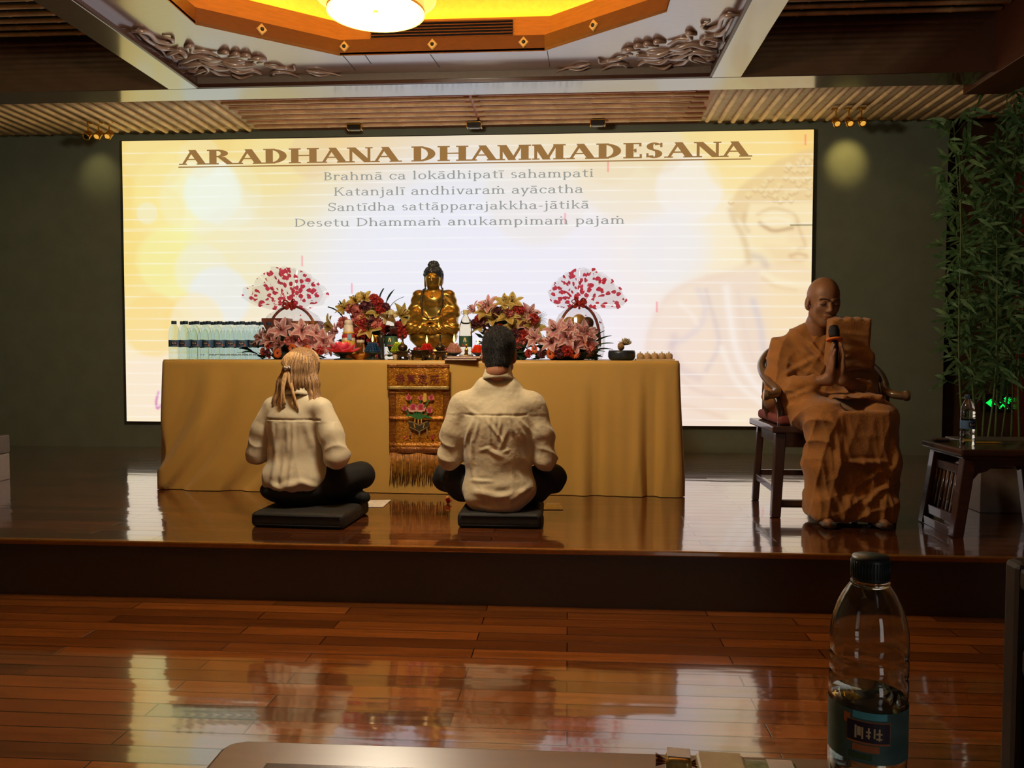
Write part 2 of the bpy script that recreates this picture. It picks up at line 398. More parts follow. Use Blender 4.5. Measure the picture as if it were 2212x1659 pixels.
# thin moulding along the inside of the beams
mb = MB()
mb.bar((XL1+.008, -3.4, ZB+.012), (XL1+.008, BY0-.01, ZB+.012), .016, .02).bar((XR0-.008, -3.4, ZB+.012), (XR0-.008, BY0-.01, ZB+.012), .016, .02)
mb.bar((XL1, BY0-.008, ZB+.012), (XR0, BY0-.008, ZB+.012), .016, .02)
struct(mb.build('trim_3', mlacd))
XLN = at(2148, 178, BY0).x
beam('beam_side', XLN, XLN+.3, -3.5, BY1+.16, 2.84, 3.72, mat('red brown side beam', (84, 42, 22), .4, var=.1, stretch=(14, 2, 14), vscale=5))

# coffer panel with an eight-sided opening
OCX, OCY = -0.79, 3.36
def octo(g=0.0, z=0.0):
    a, b, c, d = 0.635+g*.45, 1.31+g, 1.643+g, 1.12+g*.45
    return [Vector((OCX+x, OCY+y, z)) for x, y in ((-a, c), (a, c), (b, d), (b, -d), (a, -c), (-a, -c), (-b, -d), (-b, d))]
P = octo(0, ZP); Y0p, Y1p = -3.0, BY0-.016
R = [(XL1, Y1p), (XR0, Y1p), (XR0, Y1p), (XR0, Y0p), (XR0, Y0p), (XL1, Y0p), (XL1, Y0p), (XL1, Y1p)]
mb = MB()
vs = [p for p in P]+[(x, y, ZP) for x, y in R]
mb.add(vs, [(i, (i+1) % 8, 8+(i+1) % 8, 8+i) for i in range(8)])
o = mb.build('ceiling_panel', mlacp); struct(o); md = o.modifiers.new('s', 'SOLIDIFY'); md.thickness = .012; md.offset = 0
mb = MB()      # joint lines of the panel boards
for a, b in (((740, 119), (768, 152)), ((1182, 110), (1188, 145)), ((930, 118), (950, 146)), ((787, 117), (802, 138))):
    a, b = on(*a, ZP-.0065), on(*b, ZP-.0065); mb.bar(a, b, .004, .002)
struct(mb.build('trim_4', mdark))
def ring(name, lo, hi, m):
    mb = MB(); mb.add(lo+hi, [(i, 8+i, 8+(i+1) % 8, (i+1) % 8) for i in range(8)]); o = mb.build(name, m); struct(o)
    return o
mband = mat('coffer lower band wood', (104, 56, 26), .35, var=.1, stretch=(4, 4, 20), vscale=5, coat=.3)
ring('coffer_band', octo(0, ZP-.012), octo(0, ZP+.085), mband)
ring('coffer_ledge', octo(0, ZP+.085), octo(.07, ZP+.085), mband)
ring('coffer_wall', octo(.07, ZP+.085), octo(.07, ZP+.225), morange)
ring('coffer_shelf', octo(.07, ZP+.225), octo(.30, ZP+.225), morange)
ring('coffer_cove', octo(.30, ZP+.225), octo(.40, ZP+.60), mcove)
struct(MB().add(octo(.40, ZP+.60), [tuple(range(8))]).build('coffer_top', mcove))
t = thing('cove_light_strip', 'warm yellow light strip hidden on the ledge of the ceiling coffer', 'light strip', (OCX, OCY, ZP+.25))
mb = MB(); q = octo(.18, 0)
for i in range(8): mb.bar(q[i]-Vector((OCX, OCY, 0)), q[(i+1) % 8]-Vector((OCX, OCY, 0)), .03, .02)
mb.build('strip', emitter('cove strip glow', (255, 206, 84), 26.0), t)
t = thing('air_vent', 'dark slatted air vent in the far side of the ceiling coffer', 'vent', (0, 0, 0))
yv = OCY+1.643+.07
v0, v1 = at(802, 78, yv), at(1108, 36, yv); v0.z = ZP+.1; v1.z = ZP+.21
MB().box(v0.x, v1.x, yv-.008, yv-.004, v0.z, v1.z).build('backing', mblack, t)
mb = MB()
for k in range(6):
    z = lerp(v0.z, v1.z, (k+.5)/6); mb.hexa([(v0.x, yv-.026, z-.006), (v1.x, yv-.026, z-.006), (v1.x, yv-.009, z+.002), (v0.x, yv-.009, z+.002)], [(v0.x, yv-.026, z), (v1.x, yv-.026, z), (v1.x, yv-.009, z+.008), (v0.x, yv-.009, z+.008)])
mb.build('slats', mband, t)
# diamond rosettes on the coffer band
dl = []
for i, (px, py, wh) in enumerate(((565, 62, 'on the left slanting side'), (733, 96, 'at the left corner'), (934, 92, 'in the middle of the far side'), (1131, 88, 'near the right corner'), (1283, 50, 'on the right slanting side'))):
    a = octo(0, 0); seg = (a[7], a[0]) if i == 0 else ((a[1], a[2]) if i == 4 else (a[0], a[1]))
    d = (seg[1]-seg[0]).normalized(); nrm = Vector((d.y, -d.x, 0))
    r = ray(px, py); c = Vector((0, 0, CZ)); tt = (seg[0]-c).dot(nrm)/r.dot(nrm); p = c+r*tt; p.z = ZP+.042
    if i == 1: p = seg[0]+d*.03+Vector((0, 0, ZP+.042))
    t = thing('diamond_rosette', f'gold diamond plate with black boss {wh} of the coffer', 'rosette', p+nrm*.004, math.atan2(d.y, d.x), 'diamond plates around the coffer')
    MB().hexa([(0, 0, -.036), (.033, 0, 0), (0, 0, .036), (-.033, 0, 0)], [(0, -.008, -.030), (.027, -.008, 0), (0, -.008, .030), (-.027, -.008, 0)]).build('plate', mat('pale gold leaf', (232, 200, 128), .4, metal=.3), t)
    MB().ball((0, -.010, 0), (.012, .009, .012), 12).build('boss', mblack, t, True)

# pendant drum lamp
t = thing('pendant_drum_lamp', 'glowing cream fabric drum lamp hanging in the middle of the ceiling coffer', 'lamp', (OCX-.013, 3.36, 2.495))
def shade_mat(name, rgb, s):
    m = bpy.data.materials.new(name); m.use_nodes = True; nt = m.node_tree; N = nt.nodes; b = N['Principled BSDF']
    b.inputs['Base Color'].default_value = (*lin((250, 226, 160)), 1); b.inputs['Roughness'].default_value = .8
    g = N.new('ShaderNodeTexCoord'); v = N.new('ShaderNodeTexNoise'); v.inputs['Scale'].default_value = 5
    nt.links.new(g.outputs['Object'], v.inputs[0]); r = N.new('ShaderNodeMapRange'); r.inputs[1].default_value = .3; r.inputs[2].default_value = .7
    r.inputs[3].default_value = s*.85; r.inputs[4].default_value = s*1.1; nt.links.new(v.outputs['Fac'], r.inputs[0])
    b.inputs['Emission Color'].default_value = (*lin(rgb), 1); nt.links.new(r.outputs[0], b.inputs['Emission Strength']); return m
mshade = shade_mat('lit fabric', (255, 206, 112), .85); mdiff = shade_mat('lit diffuser', (255, 238, 160), 1.1)
MB().lathe([(.199, 0), (.199, .22), (.196, .22), (.196, 0)], 48, closed=False).build('shade', mshade, t, True)
MB().lathe([(.203, -.004), (.203, .006), (.197, .006), (.197, -.004), (.203, -.004)], 48, closed=False).build('rim', mat('lamp rim', (170, 130, 60), .4, metal=.6), t, True)
MB().lathe([(0.001, .006), (.195, .01), (.195, .016), (.001, .014)], 48, closed=False).build('diffuser', mdiff, t, True)
MB().lathe([(.25, .06), (.25, .26), (.246, .26), (.246, .06)], 48, closed=False).build('outer_shade', mshade, t, True)
MB().ball((0, 0, 0), .012).build('finial', mgold, t, True)
MB().tube([(0, 0, .2), (0, 0, ZP+.6-2.495)], .012).build('stem', mgold, t, True)
lamp('pendant_bulb', 'POINT', (OCX-.013, 3.36, 2.42), 115, (1.0, 0.88, 0.68), 0.17)

# bamboo ceiling between the cross beam and the screen
def pole(mb, a, b, r, flatten=.8):
    a = Vector(a); b = Vector(b); L = (b-a).length; d = (b-a)/L; k = max(2, int(L/.28)); pts = [a]; rad = [r]
    off = random.random()*.2
    for i in range(1, k):
        s = L*i/k+off*.2
        for e, q in ((-.012, 1), (-.004, 1.14), (.004, 1.14), (.012, .98)): pts.append(a+d*(s+e)); rad.append(r*q)
    pts.append(b); rad.append(r); mb.tube(pts, rad, 8, flat=flatten)
XA, XB = on(458, 213, ZP).x, on(1552, 193, ZP).x
YE = YW-.05
def field(name, x0, x1, z, m): struct(MB().box(x0, x1, BY1, YW, z, z+.02).build(name, m))
field('ceiling_field_left', -5.3, XA, ZP+.02, mfieldB); field('ceiling_field_right', XB, 4.7, ZP+.02, mfieldB); field('ceiling_field_middle', XA, XB, ZP+.02, mfieldC)
mb = MB(); x = XA-.05
while x > -5.2: pole(mb, (x, BY1+.005, ZP-.004), (x, YE-.06-random.random()*.05, ZP-.004), .019); x -= .103
struct(mb.build('bamboo_slats_left', mpoleB, smooth=True))
mb = MB(); x = XB+.05
while x < XLN+1.0: pole(mb, (x, BY1+.005, ZP-.004), (x, YE-.06-random.random()*.05, ZP-.004), .019); x += .105
struct(mb.build('bamboo_slats_right', mpoleB, smooth=True))
mb = MB(); xm = at(1008, 215, 5.7).x; y = BY1+.07
while y < YE-.05:
    pole(mb, (XA+random.random()*.05, y, ZP), (xm-.01, y, ZP), .017); pole(mb, (xm+.01, y, ZP), (XB-random.random()*.05, y, ZP), .017); y += .128
struct(mb.build('bamboo_slats_middle', mpoleB, smooth=True))
mb = MB()
mb.bar((xm, BY1+.02, ZP+.014), (xm, YE-.05, ZP+.014), .10, .012).bar((XB-.07, BY1+.02, ZP+.014), (XB-.07, YE-.05, ZP+.014), .14, .012)
struct(mb.build('trim_5', mat('copper red batten', (168, 90, 60), .4, var=.1)))
# slats of the deep side fields
for nm, x0, x1 in (('bamboo_slats_far_left', -5.3, XL0-.01), ('bamboo_slats_far_right', XR1+.01, XLN-.01)):
    mb = MB(); y = BY0-.08
    while y > -1: pole(mb, (x0, y, ZS-.004), (x1, y, ZS-.004), .019); y -= .105
    struct(mb.build(nm, mpoleB, smooth=True))
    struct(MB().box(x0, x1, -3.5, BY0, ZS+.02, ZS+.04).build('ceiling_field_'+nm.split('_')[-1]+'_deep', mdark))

# ------------------------------------------------------------------ ceiling fittings
def spot(px, py, label, lit=True):
    p = at(px, py, YW-.42); p.z = ZP-.10
    t = thing('ceiling_spotlight', label, 'spotlight', p, 0, 'small gold ceiling spotlights')
    d = Vector((.02, -.78, -.62)).normalized()
    a = -d*.035; b = d*.04
    MB().tube([a, a*.6, b, b*1.02], [.022, .026, .028, .025], 16).build('can', mat('spot can gold', (176, 122, 44), .3, metal=.9), t, True)
    r = MB(); u = Vector((0, 0, 1)).cross(d).normalized(); v = d.cross(u)
    pts = [b*1.04+u*(.025*math.cos(k*PI/8))+v*(.025*math.sin(k*PI/8)) for k in range(17)]
    r.tube(pts, .006, 8, cap=False).build('rim', mgold, t, True)
    MB().tube([b*1.0, b*1.03], .02, 14).build('lens', emitter('spot lens glow', (255, 190, 80), .8) if lit else mblack, t)
    MB().tube([(0, 0, .0), (0, 0, .095)], .006, 8).bar((-.03, 0, .095), (.03, 0, .095), .03, .012).build('bracket', mgold, t)
    return p
spot(190, 268, 'leftmost of the gold ceiling spotlights over the left side of the screen', False)
spot(213, 275, 'gold ceiling spotlight in the middle of the left trio'); spot(236, 275, 'gold ceiling spotlight nearest the screen in the left trio')
spot(1806, 247, 'gold ceiling spotlight nearest the screen in the right trio'); spot(1834, 247, 'gold ceiling spotlight in the middle of the right trio'); spot(1861, 247, 'rightmost of the gold ceiling spotlights, towards the bamboo')
q = at(1835, 345, YW); lamp('spot_beam', 'SPOT', (q.x-.05, YW-.34, ZP-.14), 6, (1.0, .70, .22), .03, to=(q.x-.03, YW, q.z), spot_size=1.0, spot_blend=.9)
q = at(215, 350, YW); lamp('spot_beam', 'SPOT', (q.x, YW-.34, ZP-.14), 1.6, (1.0, .78, .32), .03, to=(q.x, YW, q.z-.1), spot_size=1.1, spot_blend=.9)
for px, py, wh in ((767, 268, 'left'), (1025, 266, 'middle'), (1291, 258, 'right')):
    p = at(px, py, YW-.25); p.z = ZP-.03
    t = thing('ceiling_downlight', f'{wh} one of the three square gold rimmed downlights above the screen', 'downlight', p, 0, 'downlights above the screen')
    MB().box(-.055, .055, -.03, .03, -.025, .03).build('housing', mblack, t, bevel=.004)
    mb = MB(); mb.box(-.06, .06, -.036, -.030, .012, .02).box(-.06, -.055, -.036, .03, -.025, .02).box(.055, .06, -.036, .03, -.025, .02); mb.build('rim', mgold, t)
    MB().box(-.04, .04, -.02, .02, -.028, -.0252).build('lens', mat('smoked lens', (60, 52, 40), .2), t)
    lamp('downlight_beam', 'SPOT', (p.x, YW-.13, ZP-.05), 1.0, (.8, .85, .5), .02, to=(p.x, YW, 2.66), spot_size=1.2, spot_blend=.8)

# carved scrolls in the corners of the coffer panel
def carving(label, mirror):
    S = [  # strokes in the photograph of the left corner (two pixels each), radius in mm
        ([(565, 130), (605, 122), (645, 140), (680, 165), (740, 180), (742, 160), (700, 150)], 13), ([(650, 175), (690, 195), (730, 208), (770, 205)], 12),
        ([(800, 200), (815, 188), (830, 195), (830, 210), (880, 215), (940, 230)], 14), ([(720, 235), (735, 220), (775, 216), (800, 228), (790, 242), (755, 243), (740, 232)], 14),
        ([(775, 268), (800, 250), (850, 240), (910, 245), (960, 258)], 16), ([(780, 280), (830, 268), (880, 270), (940, 285), (990, 300)], 16),
        ([(835, 320), (860, 300), (905, 295), (945, 310), (1000, 325)], 12), ([(880, 320), (900, 290), (870, 275), (840, 290)], 10),
        ([(945, 225), (975, 215), (990, 232)], 15), ([(990, 240), (1020, 222), (1040, 240)], 16), ([(1030, 240), (1065, 228), (1085, 246)], 16),
        ([(1075, 252), (1110, 242), (1145, 256), (1110, 262)], 14), ([(960, 262), (1010, 268), (1060, 276), (1100, 268)], 20), ([(980, 285), (1030, 300), (1090, 300), (1130, 310)], 14),
        ([(1140, 275), (1190, 280), (1235, 292), (1270, 290), (1268, 280)], 11), ([(1170, 310), (1200, 300), (1240, 310), (1300, 326)], 10), ([(1190, 322), (1180, 308), (1205, 300)], 8),
        ([(1320, 300), (1370, 303), (1420, 312), (1480, 320)], 8), ([(1330, 310), (1380, 318), (1430, 318)], 6), ([(600, 140), (640, 165), (690, 205), (720, 235)], 10),
        ([(1000, 318), (1040, 328), (1090, 322)], 9), ([(860, 250), (900, 262), (950, 272), (1000, 282)], 12)]
    mb = MB()
    for pts, r in S:
        q = [on(x/2, y/2, ZP-.006) for x, y in pts]
        if mirror: q = [Vector((XL1+XR0-p.x, p.y, p.z)) for p in q]
        q = spline([Vector((p.x, p.y, ZP-.010-.012*(i % 2))) for i, p in enumerate(q)], 6); n = len(q)
        mb.tube(q, [r/1000*.95*(.45+.75*math.sin(PI*min(1, .15+.85*i/(n-1)))) for i in range(n)], 8, flat=1.0)
    for px, py, s in ((1000, 262, 1.3), (905, 256, 1.1), (1050, 288, 1.0), (845, 300, .8), (780, 232, .7), (955, 292, 1.0)):      # ribbed leaves
        c = on(px/2, py/2, ZP)
        if mirror: c.x = XL1+XR0-c.x
        mb.ball((c.x, c.y, ZP-.006), (.075*s, .030*s, .018), 12)
    o = mb.build('ceiling_carving', mcarv, smooth=True); return tag(o, label, 'carving', 'carved scrolls on the coffer panel')
carving('carved wooden scroll with lotus leaves in the left corner of the ceiling panel', False)
carving('carved wooden scroll with lotus leaves in the right corner of the ceiling panel', True)
# ================================================================== THE LED SCREEN
YS = YW-.05
sTL, sTR, sBL, sBR = at(265, 303, YS), at(1754.5, 282, YS), at(272, 910, YS), at(1751, 922, YS)
sx0, sx1 = (sTL.x+sBL.x)/2, (sTR.x+sBR.x)/2; sz1, sz0 = (sTL.z+sTR.z)/2, (sBL.z+sBR.z)/2
led = thing('led_screen', 'large bright LED video wall showing chant text over a pale Buddha picture', 'screen', ((sx0+sx1)/2, YW, sz0))
lx, lz = led.location.x, led.location.z
def screen_picture(nu, nv):
    U, V = np.meshgrid(np.linspace(265, 1754, nu), np.linspace(293, 916, nv), indexing='ij')   # laid out like the slide
    C = np.zeros(U.shape+(3,))
    def sm(a, b, x): t = np.clip((x-a)/(b-a), 0, 1); return t*t*(3-2*t)
    xs = [265, 420, 620, 800, 1000, 1250, 1450, 1600, 1754]
    top = [(246, 214, 118), (244, 214, 120), (240, 208, 132), (240, 206, 146), (238, 208, 158), (240, 218, 170), (240, 218, 150), (248, 216, 128), (250, 206, 110)]
    mid = [(248, 218, 118), (250, 236, 160), (240, 232, 196), (238, 234, 226), (236, 236, 244), (242, 236, 240), (246, 236, 226), (250, 234, 196), (250, 226, 170)]
    bot = [(253, 236, 200), (252, 232, 205), (248, 232, 222), (240, 236, 250), (240, 238, 254), (244, 238, 252), (248, 232, 232), (250, 226, 206), (250, 224, 190)]
    f = lambda rows, c: np.interp(U, xs, [r[c] for r in rows])
    a = sm(300, 470, V); b = sm(560, 800, V)
    for c in range(3): C[..., c] = f(top, c)*(1-a)+(f(mid, c)*(1-b)+f(bot, c)*b)*a
    def disc(x, y, r, col, al, soft=.12, sy=1.0):
        d = np.hypot(U-x, (V-y)/sy)/r; m = (1-sm(1-soft, 1+soft, d))*al; C[:] = C*(1-m[..., None])+np.array(col)*m[..., None]
    for d in ((390, 410, 100, (252, 240, 150), .55), (430, 420, 82, (244, 246, 210), .6), (470, 408, 66, (236, 248, 236), .8), (505, 412, 74, (240, 246, 232), .55),
              (345, 450, 60, (250, 230, 150), .4), (320, 452, 24, (240, 240, 222), .5), (380, 560, 80, (244, 246, 160), .6), (345, 555, 55, (248, 236, 150), .5), (440, 580, 60, (240, 240, 220), .5),
              (520, 560, 120, (236, 232, 214), .35), (340, 330, 70, (246, 226, 150), .5), (440, 330, 46, (244, 232, 190), .4), (640, 380, 110, (238, 222, 170), .4), (600, 330, 90, (246, 226, 140), .4),
              (850, 330, 90, (236, 204, 150), .35), (690, 330, 50, (230, 196, 150), .4), (480, 640, 70, (232, 238, 246), .7), (420, 700, 70, (252, 222, 140), .6), (330, 700, 70, (250, 214, 120), .6),
              (430, 690, 60, (246, 240, 220), .5), (310, 840, 70, (252, 232, 210), .6), (1000, 560, 260, (230, 236, 254), .8, .5), (900, 700, 240, (238, 238, 254), .7, .5),
              (1180, 640, 200, (240, 236, 254), .6, .5), (1180, 420, 110, (238, 226, 204), .3), (1380, 360, 120, (240, 224, 190), .45), (1500, 410, 70, (246, 240, 236), .7), (1620, 340, 90, (250, 222, 140), .5),
              (1460, 540, 80, (236, 236, 248), .6, .4), (1330, 330, 70, (236, 214, 176), .4), (1440, 330, 50, (232, 208, 170), .3)): disc(*d)
    def poly(pts, col, al, soft=5):
        pts = np.array(pts, float); ins = np.zeros(U.shape, bool); dm = np.full(U.shape, 1e9)
        for i in range(len(pts)):
            (x0, y0), (x1, y1) = pts[i], pts[(i+1) % len(pts)]
            ins ^= ((y0 > V) != (y1 > V)) & (U < (x1-x0)*(V-y0)/(y1-y0+1e-9)+x0)
            L = (x1-x0)**2+(y1-y0)**2+1e-9; t = np.clip(((U-x0)*(x1-x0)+(V-y0)*(y1-y0))/L, 0, 1); dm = np.minimum(dm, np.hypot(U-x0-t*(x1-x0), V-y0-t*(y1-y0)))
        m = sm(-soft, soft, np.where(ins, dm, -dm))*al; C[:] = C*(1-m[..., None])+np.array(col)*m[..., None]
    def line(pts, wd, col, al):
        q = spline([(p[0], p[1], 0) for p in pts], 6); q = np.array([(p.x, p.y) for p in q]); x0, x1 = q[:, 0].min()-4*wd, q[:, 0].max()+4*wd; y0, y1 = q[:, 1].min()-4*wd, q[:, 1].max()+4*wd
        I = np.where((U[:, 0] > x0) & (U[:, 0] < x1))[0]; J = np.where((V[0] > y0) & (V[0] < y1))[0]
        if not len(I) or not len(J): return
        sl = np.s_[I[0]:I[-1]+1, J[0]:J[-1]+1]; u, v = U[sl], V[sl]; dm = np.full(u.shape, 1e9)
        for i in range(len(q)-1):
            a, b = q[i], q[i+1]; d = b-a; t = np.clip(((u-a[0])*d[0]+(v-a[1])*d[1])/(d@d+1e-9), 0, 1); dm = np.minimum(dm, np.hypot(u-a[0]-t*d[0], v-a[1]-t*d[1]))
        m = np.exp(-(dm/wd)**2)*al; C[sl] = C[sl]*(1-m[..., None])+np.array(col)*m[..., None]
    T = lambda pts: [(1380+x/2.5125, 280+y/2.5125) for x, y in pts]
    # the pale statue on the slide
    poly(T([(690, 735), (560, 775), (400, 800), (280, 840), (190, 900), (130, 1000), (95, 1100), (80, 1220), (150, 1420), (240, 1640), (940, 1640), (940, 700)]), (240, 212, 192), .50, 7)
    poly(T([(400, 800), (690, 735), (700, 900), (740, 1250), (800, 1500), (500, 1400), (460, 1150), (420, 950)]), (232, 212, 206), .35, 24)
    poly(T([(700, 760), (940, 760), (940, 1300), (800, 1300), (690, 1000)]), (248, 222, 170), .5, 30)
    poly(T([(595, 480), (620, 420), (940, 410), (940, 760), (740, 720), (640, 640)]), (248, 226, 176), .8, 7)
    poly(T([(810, 560), (850, 520), (940, 540), (940, 600), (880, 640), (820, 620)]), (240, 206, 160), .35, 8)
    poly(T([(700, 640), (830, 650), (900, 745), (760, 745)]), (238, 206, 158), .5, 12)
    poly(T([(520, 400), (560, 330), (640, 270), (760, 190), (880, 140), (945, 130), (945, 410), (620, 415), (590, 520), (540, 480)]), (228, 192, 132), .6, 6)
    rr = np.random.default_rng(3)
    for k in range(90):
        x = rr.uniform(520, 940); y = rr.uniform(140, 410)
        if y < 400-(x-520)*.62 or y > 405: continue
        px, py = T([(x, y)])[0]; disc(px, py, 6.5, (244, 218, 158), .75, .5); line([(px-5, py+3), (px, py+6), (px+5, py+2)], 2.2, (200, 158, 104), .5)
    for pts, wd, col, al in (
        ([(520, 450), (540, 510), (575, 570), (600, 640), (615, 720)], 5, (206, 166, 112), .7), ([(590, 470), (590, 520), (610, 560)], 4, (206, 170, 120), .6),
        ([(670, 520), (740, 558), (835, 545)], 3.2, (176, 130, 84), .85), ([(690, 500), (750, 492), (820, 505)], 3, (255, 244, 214), .8), ([(660, 470), (740, 440), (840, 470), (870, 520)], 3, (216, 178, 126), .7),
        ([(860, 520), (885, 580), (905, 640), (870, 655)], 3, (206, 166, 114), .6), ([(830, 690), (870, 680), (910, 690)], 3, (200, 150, 104), .7), ([(835, 705), (880, 715), (915, 705)], 3, (222, 176, 124), .6),
        ([(640, 690), (680, 705), (705, 740)], 6, (196, 176, 168), .7), ([(690, 780), (760, 820), (850, 842), (940, 845)], 5, (255, 244, 210), .8), ([(690, 810), (760, 855), (860, 872)], 3, (230, 196, 150), .6),
        ([(600, 740), (520, 780), (400, 803), (280, 842), (190, 905), (130, 1000), (95, 1105), (82, 1200)], 5, (230, 192, 174), .35),
        ([(355, 870), (390, 960), (370, 1050), (300, 1120), (220, 1160)], 5, (206, 196, 216), .55), ([(395, 870), (420, 960), (455, 1080), (462, 1180), (400, 1300)], 4, (202, 186, 196), .6),
        ([(500, 860), (520, 1000), (560, 1200), (640, 1350), (745, 1470)], 6, (255, 250, 250), .8), ([(640, 930), (680, 1060), (700, 1180), (740, 1260)], 5, (190, 188, 214), .6), ([(560, 880), (590, 1040), (640, 1220), (740, 1390)], 4, (232, 206, 196), .6),
        ([(480, 1180), (560, 1360), (700, 1480)], 5, (255, 250, 244), .7), ([(230, 1120), (220, 1200), (270, 1290), (360, 1340)], 7, (206, 182, 190), .6), ([(250, 1330), (340, 1400), (480, 1440)], 4, (226, 196, 186), .6),
        ([(260, 940), (320, 1000), (350, 1050)], 4, (255, 244, 240), .6), ([(160, 1480), (330, 1500), (520, 1560)], 4, (232, 200, 176), .7), ([(540, 1560), (640, 1550), (720, 1570)], 10, (255, 244, 214), .8)):
        line(T(pts), wd*1.5, col, al*.62)
    line([(340, 850), (334, 870), (336, 886), (344, 880)], 3, (190, 80, 170), .7); line([(345, 850), (346, 872)], 6, (250, 236, 240), .8)
    C += (np.array((246, 234, 210))-C)*.16
    # seams between the LED cabinets
    for k in range(26):
        y = 318+k*24.4; m = np.exp(-((V-y-2*np.sin(U*.004))/1.3)**2)*.55*(.75+.25*np.sin(U*.05+k)); C[:] = C*(1-m[..., None])+np.array((255, 255, 252))*m[..., None]
    for y in (486.5, 662.5): m = np.exp(-((V-y)/1.0)**2)*.4; C[:] = C*(1-m[..., None])+np.array((255, 255, 252))*m[..., None]
    m = np.exp(-((V-491)/1.3)**2)*(U > 1708)*.8; C[:] = C*(1-m[..., None])+np.array((96, 96, 60))*m[..., None]
    for x, y in ((668, 560), (778, 620), (1435, 662), (1240, 472), (1330, 364), (1737, 314), (1661, 850)):
        m = np.exp(-((U-x)/1.6)**2)*(np.abs(V-y) < 11)*.45; C[:] = C*(1-m[..., None])+np.array((255, 70, 90))*m[..., None]
    c = np.clip(C, 0, 255)/255; return np.where(c <= .04045, c/12.92, ((c+.055)/1.055)**2.4)
NU, NV = 640, 300
pic = screen_picture(NU, NV)
gx, gz = np.meshgrid(np.linspace(sx0, sx1, NU)-lx, np.linspace(sz1, sz0, NV)-lz, indexing='ij')
V = np.stack([gx, np.full(gx.shape, -.05), gz], -1).reshape(-1, 3)
ii = np.arange(NU*NV).reshape(NU, NV)
F = np.stack([ii[:-1, :-1], ii[:-1, 1:], ii[1:, 1:], ii[1:, :-1]], -1).reshape(-1, 4)
ms = bpy.data.materials.new('led picture'); ms.use_nodes = True; nt = ms.node_tree; nt.nodes.clear()
at_ = nt.nodes.new('ShaderNodeAttribute'); at_.attribute_name = 'picture'; em = nt.nodes.new('ShaderNodeEmission'); ou = nt.nodes.new('ShaderNodeOutputMaterial')
em.inputs[1].default_value = SCREEN_GAIN; nt.links.new(at_.outputs['Color'], em.inputs[0]); nt.links.new(em.outputs[0], ou.inputs[0])
disp = npmesh('display', V, F, ms, led, False)
ca = disp.data.color_attributes.new('picture', 'FLOAT_COLOR', 'POINT')
ca.data.foreach_set('color', np.concatenate([pic.reshape(-1, 3), np.ones((NU*NV, 1))], 1).astype(np.float32).ravel())
mb = MB(); w_, h_ = (sx1-sx0)/2, sz1-sz0
mb.box(-w_-.008, w_+.008, -.048, -.001, -.008, h_+.008); mb.build('cabinet', mblack, led)

